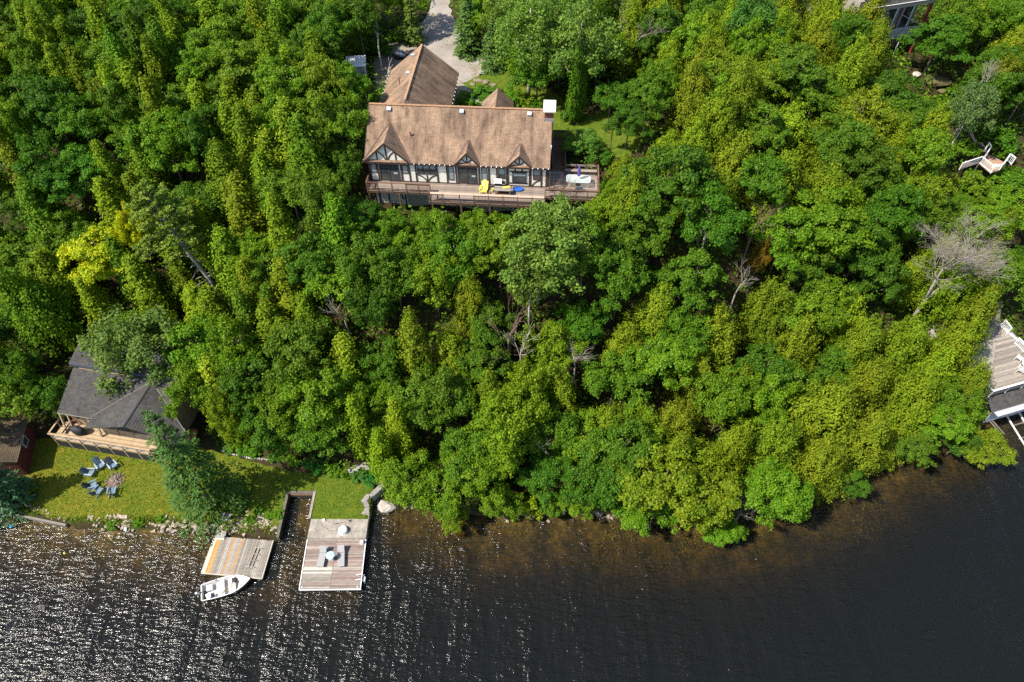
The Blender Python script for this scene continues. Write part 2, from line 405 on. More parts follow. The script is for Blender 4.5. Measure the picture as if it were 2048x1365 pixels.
def grid_obj(name, pts, quads, m, kind, smooth=True):
    used, inv = np.unique(quads, return_inverse=True)
    me = bpy.data.meshes.new(name); q = inv.reshape(-1, 4); v = pts[used]
    me.vertices.add(len(v)); me.vertices.foreach_set('co', v.astype(np.float32).ravel())
    me.loops.add(q.size); me.loops.foreach_set('vertex_index', q.astype(np.int32).ravel())
    me.polygons.add(len(q)); me.polygons.foreach_set('loop_start', np.arange(0, q.size, 4, dtype=np.int32)); 
    me.polygons.foreach_set('use_smooth', np.full(len(q), smooth))
    me.materials.append(m); me.update(calc_edges=True); me.validate()
    o = bpy.data.objects.new(name, me); COL.objects.link(o); return props(o, kind=kind)
zc = pts[quads][:, :, 2].mean(1)
wet = zc < 0.0
grid_obj('ground', pts, quads[~wet], M['ground'], 'structure')
grid_obj('lake_bed', pts, quads[wet], M['bed'], 'structure')

# ------------------------------------------------------------------ the lake: a closed body of brown water
def water_mat():
    m = bpy.data.materials.new('lake_water'); m.use_nodes = True; t = m.node_tree; t.nodes.clear()
    out = nd(t, 'ShaderNodeOutputMaterial')
    po = nd(t, 'ShaderNodeNewGeometry').outputs['Position']
    gl = nd(t, 'ShaderNodeBsdfGlossy'); gl.inputs['Roughness'].default_value = 0.15
    tr = nd(t, 'ShaderNodeBsdfTransparent'); mx = nd(t, 'ShaderNodeMixShader'); fr = nd(t, 'ShaderNodeFresnel'); fr.inputs[0].default_value = 1.33
    # wavelets running before the wind, gusts in long streaks, calm close under the trees
    n1 = noise(t, 2.6, 3, 0.55, vec=po, mapscale=(0.55, 1.5, 1), rot=(0, 0, R(-16)))
    n2 = noise(t, 1.15, 2, 0.5, vec=po, mapscale=(0.5, 1.5, 1), rot=(0, 0, R(-22)))
    n3 = noise(t, 7.5, 2, 0.5, vec=po, mapscale=(0.6, 1.4, 1), rot=(0, 0, R(-8)))
    gust = noise(t, 0.36, 3, 0.6, vec=po, mapscale=(1.0, 0.26, 1), rot=(0, 0, R(16)))
    gf = ramp(t, gust, [(0.34, (0.40, 0.40, 0.40)), (0.68, (1.0, 1.0, 1.0))])
    h = math_(t, 'ADD', math_(t, 'MULTIPLY', n1, 0.42), math_(t, 'ADD', math_(t, 'MULTIPLY', n2, 0.55), math_(t, 'MULTIPLY', n3, 0.11)))
    h = math_(t, 'MULTIPLY', h, gf)
    b = nd(t, 'ShaderNodeBump'); b.inputs['Strength'].default_value = 1.0; b.inputs['Distance'].default_value = 0.41
    t.links.new(h, b.inputs['Height'])
    # fine silt hanging in the water gives it a little grey-green body
    df = nd(t, 'ShaderNodeBsdfDiffuse'); df.inputs[0].default_value = (0.060, 0.070, 0.058, 1)
    mu = nd(t, 'ShaderNodeMixShader'); mu.inputs[0].default_value = 0.10
    t.links.new(tr.outputs[0], mu.inputs[1]); t.links.new(df.outputs[0], mu.inputs[2]); t.links.new(b.outputs[0], df.inputs['Normal'])
    t.links.new(b.outputs[0], gl.inputs['Normal']); t.links.new(b.outputs[0], fr.inputs['Normal'])
    t.links.new(fr.outputs[0], mx.inputs[0]); t.links.new(mu.outputs[0], mx.inputs[1]); t.links.new(gl.outputs[0], mx.inputs[2])
    t.links.new(mx.outputs[0], out.inputs['Surface'])
    va = nd(t, 'ShaderNodeVolumeAbsorption'); va.inputs[0].default_value = (0.60, 0.54, 0.36, 1); va.inputs[1].default_value = 1.75
    t.links.new(va.outputs[0], out.inputs['Volume'])
    return m
M['water'] = water_mat()
o = MB().bx(-650, 650, -600, 330, -9.5, 0.0).build('lake_water', M['water'], kind='structure')

# ------------------------------------------------------------------ lawns and driveway: sheets on the ground
def sheet(name, xcols, front, back, m, nrow, lift=0.02, kind='structure'):
    P = []; 
    for x in xcols:
        f, b = front(x), back(x)
        for k in range(nrow + 1): 
            y = f + (b - f) * k / nrow; P.append((x, y, 0))
    P = np.array(P); P[:, 2] = np.maximum(land(P[:, 0], P[:, 1]), 0.1) + lift
    n = nrow + 1; q = [(i * n + k, (i + 1) * n + k, (i + 1) * n + k + 1, i * n + k + 1) for i in range(len(xcols) - 1) for k in range(nrow)]
    return grid_obj(name, P, np.array(q), m, kind)
def lawn_front(x):
    if SLIP[0] - 0.26 < x < SLIP[1] + 0.26: return SLIP[2] + 0.3
    if -18.8 < x < -13.2: return 28.15
    return float(shore(x)) + (0.75 if x > -38 else 0.3) + 0.12 * math.sin(x * 3.1) + 0.1 * math.sin(x * 7.7)
def lawn_back(x): return float(np.interp(x, [-50, -47, -36, -33, -28.6, -24, -20.7, -17, -14, -13.2], [36.5, 36.9, 36.0, 36.2, 35.1, 33.7, 32.95, 32.6, 32.0, 31.6])) + 0.06 * math.sin(x * 5)
xc = sorted(set(list(np.arange(-48.6, -13.25, 0.3)) + [-13.25, SLIP[0] - .265, SLIP[0] - .255, SLIP[1] + .255, SLIP[1] + .265, -18.805, -18.795]))
sheet('lawn', xc, lawn_front, lawn_back, M['lawn'], 22)
def ragged(poly, amp, step=0.5, seed=3):
    rr = random.Random(seed); outp = []
    for i in range(len(poly)):
        a = Vector(poly[i][:2]); b = Vector(poly[(i + 1) % len(poly)][:2]); n = max(1, int((b - a).length / step))
        for k in range(n):
            p = a.lerp(b, k / n); outp.append((p.x + rr.uniform(-amp, amp), p.y + rr.uniform(-amp, amp)))
    return outp
def flat_sheet(name, poly, m, lift, kind='structure'):
    bm = bmesh.new(); vs = [bm.verts.new((p[0], p[1], landz(p[0], p[1]) + lift)) for p in poly]
    f = bm.faces.new(vs); bmesh.ops.triangulate(bm, faces=[f]); bmesh.ops.recalc_face_normals(bm, faces=bm.faces)
    me = bpy.data.meshes.new(name); bm.to_mesh(me); bm.free(); me.materials.append(m)
    if me.polygons and me.polygons[0].normal.z < 0: me.flip_normals()
    o = bpy.data.objects.new(name, me); COL.objects.link(o); return props(o, kind=kind)
GZ = 17.69
drive_px = [(872, -60), (862, 10), (848, 42), (824, 66), (775, 92), (746, 122), (752, 178), (905, 222), (922, 168), (962, 150), (1006, 140), (1008, 122), (952, 92), (916, 60), (900, 20), (890, -60)]
flat_sheet('driveway', ragged([at(px, py, GZ) for px, py in drive_px], 0.22), M['gravel'], 0.05)
yard_px = [(905, 170), (940, 150), (1010, 138), (1050, 150), (1130, 200), (1120, 262), (1100, 300), (1070, 230), (900, 232)]
flat_sheet('yard_grass', ragged([at(px, py, GZ) for px, py in yard_px], 0.2, seed=5), M['lawn'], 0.03)
side_px = [(1102, 250), (1135, 235), (1210, 225), (1300, 235), (1290, 285), (1240, 330), (1150, 300), (1106, 285)]
flat_sheet('side_lawn', ragged([at(px, py, GZ) for px, py in side_px], 0.2, seed=6), M['lawn'], 0.035)
clear_px = [(1815, 130), (1850, 125), (1905, 150), (1910, 185), (1880, 215), (1830, 200)]
# ------------------------------------------------------------------ the half-timbered house
HO = Vector((-14.04, 56.25, 18.0)); HYAW = -R(3.7)
def hw(u, v, w=0.0):
    """house metres (along the front, back from it, up from the deck) to world"""
    return HO + Matrix.Rotation(HYAW, 3, 'Z') @ Vector((u, v, w))
GR = GZ - HO.z                         # ground behind the house in house metres
house = thing('half_timbered_house', 'half-timbered house with brown shingle roof and three front gables above the trees', 'house', HO, HYAW)
L_ = 17.5; EAVE = 2.45; PIT = 0.66; RV = 4.6; RW = EAVE + (RV + 0.3) * PIT; BV = 9.2
mb = MB()
# walls: box with a gable at each end
g0 = [(0.0, -3.4), (BV, -3.4), (BV, EAVE - 0.05), (RV, RW - 0.25), (0.0, EAVE - 0.05)]
mb.add([(0, v, w) for v, w in g0] + [(L_, v, w) for v, w in g0], [(0, 1, 2, 3, 4), (9, 8, 7, 6, 5), (0, 5, 6, 1), (1, 6, 7, 2), (2, 7, 8, 3), (3, 8, 9, 4), (4, 9, 5, 0)])
mb.build('wall', M['stucco'], house)
rb = MB(); shingle_slope(rb, (-0.28, -0.32, EAVE), (17.72, -0.32, EAVE), (-0.28, RV, RW), (17.72, RV, RW), lift=0.014)
roof = roofmesh('roof', rb, M['brownroof'], house)
rb = MB(); shingle_slope(rb, (17.72, 2 * RV + 0.32, EAVE), (-0.28, 2 * RV + 0.32, EAVE), (17.72, RV + .002, RW), (-0.28, RV + .002, RW))
roofmesh('roof', rb, M['brownroof'], house)
rb = MB()
for k in range(60):
    u = -0.28 + 0.3 * k
    rb.bar((u, RV, RW + 0.03 + 0.008 * (k % 2)), (u + 0.31, RV, RW + 0.03 + 0.008 * (k % 2)), 0.28, 0.03)
rb.build('ridge_cap', M['fascia'].copy() if False else simple('ridge_shingle', (0.30, 0.175, 0.10), 0.95, 0.3, 6, spec=0.1), house, kind='stuff')
# eave board and gutter along the front
MB().bx(-0.28, 17.72, -0.36, -0.325, EAVE - 0.18, EAVE - 0.02).build('eave_board', M['timber'], house)
bulb = MB().ring([(0.001, -0.05), (0.05, -0.03), (0.06, 0), (0.045, 0.04), (0.001, 0.055)], 7, caps=False).mesh('eave_bulb', M['plastic'], True)
for k in range(27):
    u = 4.6 + k * 0.5
    if 8.5 < u < 10.95 or 13.55 < u < 16.0: continue
    inst('eave_bulb', bulb, house, (u, -0.40, EAVE - 0.02))
# barge boards on the right and left verge
for u in (-0.30, 17.74):
    MB().bar((u, -0.32, EAVE - 0.08), (u, RV, RW - 0.08), 0.04, 0.2, up=(0, 0, 1)).build('barge_board', M['timber'], house)

def timber(pts, w=0.16, d=0.035, v=0.0, parent=house):
    """one timber, a board along pts (u, w) standing proud of the wall at v"""
    mb = MB()
    for a, b in zip(pts[:-1], pts[1:]):
        A = Vector((a[0], v - d / 2 - 0.001, a[1])); B = Vector((b[0], v - d / 2 - 0.001, b[1])); D = (B - A).normalized()
        e = 0.0 if len(pts) == 2 else 0.03
        mb.bar(A - D * e, B + D * e, d, w, up=(0, 0, 1)) if abs(D.z) < 0.9 else mb.bar(A, B, d, w, up=(1, 0, 0)) if False else mb.add(*board(A, B, w, d))
    return mb.build('timber', M['timber'], parent)
def board(A, B, w, d):
    D = (B - A).normalized(); n = Vector((0, 1, 0)); s = D.cross(n).normalized() * (w / 2); n = n * (d / 2)
    vs = [A - s - n, A + s - n, A + s + n, A - s + n, B - s - n, B + s - n, B + s + n, B - s + n]
    return vs, [(0, 3, 2, 1), (4, 5, 6, 7), (0, 1, 5, 4), (1, 2, 6, 5), (2, 3, 7, 6), (3, 0, 4, 7)]
def arc(a, b, sag, n=6):
    a = Vector(a); b = Vector(b); d = b - a; nrm = Vector((-d.y, d.x)).normalized()
    return [tuple(a.lerp(b, k / n) + nrm * sag * math.sin(PI * k / n)) for k in range(n + 1)]
VERT = [(0.07, 0.0), (0.83, -0.05), (3.16, 0.02), (3.96, 0.0), (4.6, 0), (6.72, 0), (7.68, 0), (8.58, 0.05), (10.86, 0.05), (11.82, 0), (12.6, 0), (13.62, 0.1), (15.84, 0.1), (16.96, 0), (17.44, 0)]
for i, (u, e) in enumerate(VERT):
    timber([(u, 0.02), (u, EAVE - 0.06)], 0.16 if e != 0.1 else 0.26, 0.035 + 0.004 * (i % 3))
for a, b, w in ((4.6, 6.72, 2.2), (0.83, 3.16, 2.08), (7.76, 8.5, 2.2), (10.94, 11.74, 2.2), (12.68, 13.5, 2.2), (15.97, 16.88, 2.2), (13.75, 15.71, 2.18), (13.75, 15.71, 1.74), (13.75, 15.71, 0.36)):
    timber([(a + .08, w), (b - .08, w)], 0.13, 0.03)
timber([(0.0, 0.05), (17.5, 0.05)], 0.10, 0.028)
for a, b in ((14.38, 14.38), (15.06, 15.06)): timber([(a, 1.81), (b, 2.11)], 0.14, 0.032)
# curved braces under the kitchen window and beside the bay
timber([(5.66, 0.1), (5.66, 0.9)], 0.13, 0.032)
timber(arc((4.7, 0.92), (5.62, 0.10), 0.16), 0.12, 0.030); timber(arc((6.62, 0.92), (5.70, 0.10), -0.16), 0.12, 0.031)
timber(arc((12.7, 0.80), (13.45, 0.12), 0.12), 0.12, 0.030); timber(arc((16.86, 0.80), (16.05, 0.12), -0.12), 0.12, 0.031)

def window(u0, u1, w0, w1, v=0.0, lattice=True, curtain=0.45, mull=0, name='window'):
    f = MB(); t = 0.07; d = 0.05
    f.bx(u0, u1, v - d, v + .02, w1 - t, w1); f.bx(u0, u1, v - d, v + .02, w0, w0 + t); f.bx(u0, u0 + t, v - d + .002, v + .02, w0, w1); f.bx(u1 - t, u1, v - d + .002, v + .02, w0, w1)
    for k in range(mull): 
        x = u0 + (u1 - u0) * (k + 1) / (mull + 1); f.bx(x - .05, x + .05, v - d + .004, v + .02, w0, w1)
    fr = f.build(name, M['timber'], house)
    MB().bx(u0 + t, u1 - t, v - .012, v - .004, w0 + t, w1 - t).build('pane', M['glass'], fr)
    if curtain:
        n = 10; c = MB()
        for k in range(n):
            a = u0 + t + (u1 - u0 - 2 * t) * k / n; b = u0 + t + (u1 - u0 - 2 * t) * (k + 1) / n
            dip = 0.07 * abs(math.sin(k * 1.3))
            c.bx(a, b, v - .0165 - .001 * (k % 2), v - .0125, w1 - t - (w1 - w0) * curtain - dip, w1 - t)
        c.build('curtain', M['curtain'], fr)
    if lattice:
        g = MB(); W = u1 - u0 - 2 * t; Hh = w1 - w0 - 2 * t; s = 0.17
        k = -Hh
        while k < W:
            for sg in (1, -1):
                # diagonal lead, clipped to the pane
                pts = []
                for tt in (max(0, -k), min(Hh, W - k)): pts.append((k + tt, tt if sg > 0 else Hh - tt))
                if abs(pts[1][0] - pts[0][0]) > .03:
                    A = Vector((u0 + t + pts[0][0], v - .020 - .002 * (sg > 0), w0 + t + pts[0][1])); B = Vector((u0 + t + pts[1][0], v - .020 - .002 * (sg > 0), w0 + t + pts[1][1]))
                    g.add(*board(A, B, 0.022, 0.004))
            k += s
        g.build('lattice', M['lead'], fr)
    return fr
window(0.15, 0.74, 0.98, 2.0, curtain=0.9)
window(3.25, 3.84, 1.0, 2.0, curtain=0.9)
window(4.74, 6.6, 1.0, 2.1, mull=2, curtain=0.3)
window(7.79, 8.36, 0.44, 2.06, curtain=0.95)
window(11.05, 11.66, 0.44, 2.06, curtain=0.95)
window(12.74, 13.42, 0.86, 2.06, curtain=0.5)
window(14.08, 15.46, 0.5, 1.66, v=-0.03, curtain=0.25)
window(16.12, 16.84, 0.86, 2.06, curtain=0.45)
def slider(u0, u1, w1):
    f = MB(); v = 0; t = 0.09
    f.bx(u0, u1, -.06, .02, w1 - t, w1); f.bx(u0, u0 + t, -.058, .02, 0.02, w1); f.bx(u1 - t, u1, -.058, .02, 0.02, w1); f.bx(u0, u1, -.07, .02, 0.0, 0.06)
    um = (u0 + u1) / 2; f.bx(um - .05, um + .05, -.056, .02, .05, w1 - t)
    fr = f.build('sliding_door', M['timber'], house)
    for a, b, dv in ((u0 + t, um - .05, 0), (um + .05, u1 - t, -.012)):
        MB().bx(a, b, -.022 + dv, -.012 + dv, .06, w1 - t).build('pane', M['glass'], fr)
    MB().bx(um + .4, u1 - .2, -.0365, -.0355, .9, 1.1).build('pale_pane_strip', M['curtain'], fr)  # pale strip across the right-hand pane
    MB().bx(u0 + .1, um - .1, -.10, -.07, .0, .05).build('sill', M['capwood'], fr)
slider(0.98, 2.95, 1.98); slider(8.74, 10.66, 2.08)

# the three front gables
def dormer(uc, hwid, base, apex, sp):
    v0 = -0.34
    vb = (apex - EAVE) / PIT - 0.3
    for s in (-1, 1):
        rb = MB()
        a = Vector((uc + s * hwid, v0, base - .02)); b = Vector((uc + s * hwid, (base - EAVE) / PIT - 0.25, base - .02)); c = Vector((uc, v0, apex)); d = Vector((uc, vb + .1, apex + .004))
        if s < 0: shingle_slope(rb, b, a, d, c, thick=.05)
        else: shingle_slope(rb, a, b, c, d, thick=.05)
        roofmesh('gable_roof', rb, M['brownroof'], house)
        MB().add(*board(Vector((uc + s * (hwid + .02), v0 - .03, base - .10)), Vector((uc, v0 - .03 + .004 * s, apex - .09)), 0.17, 0.035)).build('barge_board', M['timber'], house)
        # grey metal in the valley
        MB().bar((uc + s * (hwid + .06), -0.25, EAVE + .07), (uc + s * .08, vb, apex + .055), 0.13, 0.02).build('valley_flashing', M['fascia'], house)
    # stucco face
    h = apex - base - .12; hw_ = hwid - .1
    MB().add([(uc - hw_, -.11, base - .1), (uc + hw_, -.11, base - .1), (uc, -.11, apex - .1), (uc - hw_, .3, base - .1), (uc + hw_, .3, base - .1), (uc, .3, apex - .1)], [(0, 1, 2), (5, 4, 3), (0, 3, 4, 1), (1, 4, 5, 2), (2, 5, 3, 0)]).build('gable_wall', M['stucco'], house)
    timber([(uc - hwid + .05, base - .14), (uc + hwid - .05, base - .14)], 0.2, 0.05, v=-.112)
    timber([(uc, base), (uc, apex - .3)], 0.15 if hwid > 2 else .12, 0.034, v=-.112)
    if sp:
        timber([(uc - .93, base), (uc - .93, base + h * (1 - .93 / hwid) - .05)], .13, .031, v=-.112); timber([(uc + .90, base), (uc + .90, base + h * (1 - .90 / hwid) - .05)], .13, .032, v=-.112)
        timber(arc((uc - .88, base + 1.08), (uc - .10, base + .0), .16), .12, .029, v=-.112); timber(arc((uc + .85, base + 1.08), (uc + .10, base + .0), -.16), .12, .030, v=-.112)
    else:
        timber([(uc - .52, base + .52), (uc - .05, base + .05)], .12, .029, v=-.112); timber([(uc + .52, base + .52), (uc + .05, base + .05)], .12, .030, v=-.112)
dormer(1.92, 2.27, 2.47, 4.62, True)
dormer(9.72, 1.2, 2.52, 3.82, False)
dormer(14.77, 1.2, 2.50, 3.74, False)
# lower storey between the trees: dark framing on pale panels
for u, a, b in ((0.1, -3.2, -.4), (0.55, -3.0, -.4), (1.5, -3.0, -.4), (3.2, -3.2, -.4), (4.6, -3.2, -.4), (6.3, -3.2, -.4), (8.5, -3, -.4), (10.2, -3, -.4), (12.0, -3, -.4), (14.5, -3, -.4), (17.3, -3, -.4)):
    timber([(u, a), (u, b)], .14, .03)
timber([(0, -.36), (17.5, -.36)], .24, .04)
timber(arc((1.9, -.6), (3.0, -2.2), .2), .16, .033)
MB().bx(3.4, 5.4, -.06, .01, -3.1, -.9).build('garage_door', simple('pale_panel', (.33, .33, .27), .7, .1, 5), house)
# chimney
ch = MB().bx(16.98, 17.85, 3.75, 5.35, 4.4, 6.02).build('chimney', M['brick'], house)
MB().bx(16.80, 18.02, 3.52, 5.58, 6.04, 6.18).build('chimney_cap', simple('white_stone_cap', (.52, .50, .44), .8, .12, 3, bumps=.3), ch)
MB().bx(16.9, 17.9, 3.60, 3.74, 4.9, 5.3).build('flashing', M['silver'], ch)
MB().bx(17.0, 17.84, 3.64, 3.74, 5.9, 6.03).build('brick_corbel', M['brick'], ch)
MB().bx(17.52, 17.83, 3.8, 5.3, -3.0, 4.4).build('chimney_base', M['brick'], house)
def vent(parent, c, s=.34, tilt=0.0, rz=0.0):
    v = MB().box((0, 0, .10), (s, s, .2)).box((0, 0, .215), (s + .06, s + .06, .03)).build('roof_vent', M['greyvent'], parent)
    v.location = c; v.rotation_euler = (tilt, 0, rz); return v
for u in (1.75, 8.9, 15.5):
    v_ = 4.15; vent(house, (u, v_, EAVE + (v_ + .3) * PIT - .02), .36, math.atan(PIT) * .6)
vp = MB().ring([(.16, 0), (.16, .05), (.08, .08), (.08, .42), (.11, .42), (.11, .5), (.02, .53)], 10).build('vent_pipe', simple('rusty_pipe', (.20, .11, .08), .7, .3, 9), house)
vp.location = (4.05, 1.95, EAVE + 2.25 * PIT)
MB().bx(17.72, 17.80, 1.3, 2.4, EAVE + .7, EAVE + 1.3).build('end_wall_vent', M['slat'], house)
MB().bar((17.78, -.3, 2.4), (17.78, -.3, -.6), .09).build('downspout', M['fascia'], house)
# the wing behind, with the garage in it
GC, GH, GV = 3.08, 3.84, 16.95; GE = 2.4; GA = 5.67
mb = MB(); g1 = [(GC - GH + .3, GR - .3), (GC + GH - .3, GR - .3), (GC + GH - .3, GE + .05), (GC, GA - .22), (GC - GH + .3, GE + .05)]
mb.add([(u, 9.0, w) for u, w in g1] + [(u, GV - .35, w) for u, w in g1], [(4, 3, 2, 1, 0), (5, 6, 7, 8, 9), (0, 1, 6, 5), (1, 2, 7, 6), (2, 3, 8, 7), (3, 4, 9, 8), (4, 0, 5, 9)])
mb.build('garage_wall', M['stucco'], house)
for s in (-1, 1):
    rb = MB(); b = (GC + s * GH, GV + .1, GE); c = (GC, 4.4, GA); d = (GC, GV - .1, GA)
    a = (GC + s * GH, 6.2, GE)
    if s > 0: shingle_slope(rb, a, b, c, d)
    else: shingle_slope(rb, b, a, d, c)
    roofmesh('garage_roof', rb, M['brownroof'], house)
    MB().bx(GC + s * (GH + .03) - .02, GC + s * (GH + .03) + .02, 9.0, GV + .1, GE - .2, GE - .03).build('eave_board', M['timber'], house)
    for k in range(9): inst('eave_bulb', bulb, house, (GC + s * (GH + .1), 10.0 + k * .75, GE - .05))
MB().bar((GC, 5.6, GA + .02), (GC, GV - .1, GA + .02), .22, .035).build('ridge_cap', simple('ridge_shingle', (0.33, 0.20, 0.115), 0.95, 0.25, 6, spec=0.1), house)
gs = (GA - GE) / GH
for u, v in ((2.2, 15.6), (2.35, 11.6)): vent(house, (u, v, GA - (GC - u) * gs - .02), .34, 0, 0)
MB().tube([(1.55, 10.7, GA - 1.5 * gs - .1), (1.55, 10.7, GA - 1.5 * gs + .75)], .06, 7).build('vent_pipe', M['twig'], house)
for k, v in enumerate((10.2, 11.4, 12.6, 13.8, 15.0, 16.2)):
    MB().bx(GC + GH - .32, GC + GH - .25, v - .07, v + .07, GR, GE).build('timber', M['timber'], house)
# porch roof over the back door
for s in (-1, 1):
    rb = MB(); uc = 11.9; a = (uc + s * 1.65, 6.5, 2.55); b = (uc + s * 1.65, 11.0, 2.55); c = (uc, 6.5, 4.25); d = (uc, 10.9, 4.25)
    if s > 0: shingle_slope(rb, a, b, c, d)
    else: shingle_slope(rb, b, a, d, c)
    roofmesh('porch_roof', rb, M['brownroof'], house)
for u in (10.5, 13.3): MB().bar((u, 10.7, GR), (u, 10.7, 2.6), .15).build('porch_post', M['timber'], house)

# ------------------------------------------------------------------ the raised deck in front of it
deck = thing('raised_deck', 'long weathered wooden deck with brown railings along the front of the half-timbered house', 'deck', HO, HYAW)
def planks_u(u0, u1, v0, v1, w=0.142, z=0.0, m='deckwood', name='plank', parent=deck):
    n = max(1, round((v1 - v0) / w)); ww = (v1 - v0) / n
    me = MB().box((0, 0, -.02), (u1 - u0, ww - .012, .04)).mesh('plank', M[m])
    for k in range(n): inst(name, me, parent, ((u0 + u1) / 2, v0 + (k + .5) * ww, z + RNG.uniform(-.002, .002)))
planks_u(-.15, 6.2, -1.62, -.04); planks_u(6.21, 17.4, -2.98, -.04); planks_u(17.41, 22.6, -1.62, 2.7)
planks_u(17.95, 19.2, 2.72, 8.5, m='railwood')  # side walkway lies in shade; the shade is put into its darker wood
st = MB(); st.bx(-.1, 6.15, -1.58, -.1, -.3, -.05); st.bx(6.25, 17.35, -2.94, -.1, -.3, -.05); st.bx(17.45, 22.55, -1.58, 2.65, -.3, -.05); st.bx(18, 19.15, 2.8, 8.45, -.28, -.05)
st.build('joist_frame', M['railwood'], deck)
for u, v, b in ((0, -1.55, -5), (3, -1.55, -5), (6.2, -1.55, -5), (6.5, -2.9, -5.5), (9.3, -2.9, -5.5), (12.1, -2.9, -5.5), (14.9, -2.9, -5.5), (17.3, -2.9, -5.5), (20, -1.55, -5), (22.5, -1.55, -5), (22.5, 2.6, -4), (19.4, 2.6, -4)):
    MB().bar((u, v, b), (u, v, -.3), .14).build('support_post', M['railwood'], deck)
def railing(pts, panels, parent=deck, h=.95, cap='railwood', post='railwood', closed=True, capw=.13):
    """posts at pts; panels says for each bay whether it has balusters"""
    for i, p in enumerate(pts):
        MB().bx(p[0] - .05, p[0] + .05, p[1] - .05, p[1] + .05, p[2] - .25, p[2] + h + .04).build('railing_post', M[post], parent)
    for i, (a, b) in enumerate(zip(pts[:-1], pts[1:])):
        a = Vector(a); b = Vector(b); d = (b - a).normalized(); e = .052
        MB().bar(a + d * e + Vector((0, 0, h)), b - d * e + Vector((0, 0, h)), capw, .045).build('handrail', M[cap], parent)
        MB().bar(a + d * e + Vector((0, 0, .10)), b - d * e + Vector((0, 0, .10)), .04, .09).build('bottom_rail', M[post], parent)
        if panels[i % len(panels)]:
            n = max(2, int((b - a).length / .13)); bl = MB()
            MB().bar(a + d * e + Vector((0, 0, h - .1)), b - d * e + Vector((0, 0, h - .1)), .035, .07).build('upper_rail', M[post], parent)
            for k in range(1, n):
                q = a.lerp(b, k / n); bl.bx(q.x - .018, q.x + .018, q.y - .018, q.y + .018, q.z + .1, q.z + h - .03)
            bl.build('balusters', M[post], parent)
z0 = 0.0
railing([(-.1, -.3, 0), (-.1, -1.58, 0), (.98, -1.58, 0), (2.4, -1.58, 0), (3.8, -1.58, 0), (5.0, -1.58, 0), (6.17, -1.58, 0), (6.3, -2.93, 0), (7.6, -2.93, 0), (9.2, -2.93, 0), (10.6, -2.93, 0), (12, -2.93, 0), (13.4, -2.93, 0), (14.8, -2.93, 0), (16.2, -2.93, 0), (17.4, -2.93, 0), (17.4, -1.58, 0), (18.9, -1.58, 0), (20.4, -1.58, 0), (21.5, -1.58, 0), (22.55, -1.58, 0), (22.55, .5, 0), (22.55, 2.65, 0)],
        [1, 1, 0, 0, 1, 1, 0, 1, 0, 0, 1, 1, 1, 1, 1, 0, 1, 1, 1, 1, 1, 1])
MB().bx(6.4, 17.3, -3.02, -2.72, .955, .985).build('wide_rail_cap', M['capwood'], deck)
MB().bx(0.9, 6.0, -1.30, -.9, .001, .006).build('worn_strip', M['capwood'], deck) if False else None
railing([(17.98, 2.9, 0), (17.98, 8.4, 0)], [0], h=.9)
railing([(19.25, 2.75, 0), (19.25, 5.6, 0), (19.25, 8.4, 0)], [1, 1], h=.9)
railing([(18.0, 8.45, 0), (18.6, 8.45, 0), (19.2, 8.45, 0)], [1, 1], h=1.0)
MB().bar((18.05, 8.40, .15), (18.55, 8.40, .9), .04, .07).build('gate_brace', M['railwood'], deck)
bench = thing('deck_bench', 'built-in wooden bench with backrest along the back edge of the deck', 'bench', hw(20.85, 2.4), HYAW)
for k in range(3): MB().bx(-1.6, 1.6, -.24 + k * .15, -.11 + k * .15, .42, .46).build('seat_slat', M['deckwood'], bench)
MB().bx(-1.6, 1.6, .24, .30, .72, .90).build('backrest_board', M['deckwood'], bench)
for u in (-1.5, -.5, .5, 1.5):
    MB().bx(u - .05, u + .05, -.2, .2, 0, .42).build('leg', M['railwood'], bench); MB().bx(u - .05, u + .05, .2, .24, 0, .95).build('back_post', M['railwood'], bench)

# --- furniture on the deck
def muskoka(name, label, loc, rz, seatm, backm, armm, group=None, s=1.0):
    """a slatted garden chair that faces local -y"""
    c = thing(name, label, 'chair', loc, rz, group)
    for k in range(5):
        x = -.24 + k * .12; hh = .95 - .05 * abs(k - 2) ** 1.5
        mb = MB(); mb.add(*board(Vector((x * s, .20 * s, .24 * s)), Vector((x * 1.05 * s, .72 * s, hh * s)), .124 * s, .022 * s)); 
        mb.build('back_slat', M[backm], c)
    for k in range(5):
        y = -.30 + k * .115; MB().box((0, y * s, (.37 - .032 * k) * s), (.54 * s, .105 * s, .022 * s)).build('seat_slat', M[seatm], c)
    MB().box((0, -.37 * s, .30 * s), (.54 * s, .022 * s, .13 * s)).build('front_apron', M[seatm], c)
    for sd in (-1, 1):
        mb = MB(); mb.prism([(sd * .28 * s, .35 * s), (sd * .28 * s, -.34 * s), (sd * .31 * s, -.42 * s), (sd * .42 * s, -.42 * s), (sd * .42 * s, -.1 * s), (sd * .36 * s, .36 * s)][:: sd], .53 * s, .555 * s); mb.build('armrest', M[armm], c)
        MB().bar((sd * .33 * s, -.34 * s, 0), (sd * .33 * s, -.34 * s, .53 * s), .09 * s, .025 * s, up=(0, 1, 0)).build('leg', M[seatm], c)
        MB().bar((sd * .27 * s, -.36 * s, .33 * s), (sd * .27 * s, .62 * s, .02 * s), .025 * s, .13 * s).build('leg', M[seatm], c)
    return c
muskoka('deck_chair', 'yellow plastic slatted armchair on the deck left of the covered grill', hw(11.38, -1.15, .005), HYAW + R(-8), 'yellow', 'yellow', 'yellow')
t = thing('side_table', 'low grey wooden table beside the grill on the deck', 'table', hw(13.25, -1.4, .005), HYAW)
for k in range(5): MB().bx(-.8, .8, -.36 + k * .145, -.23 + k * .145, .66, .70).build('tabletop_board', M['greydock'], t)
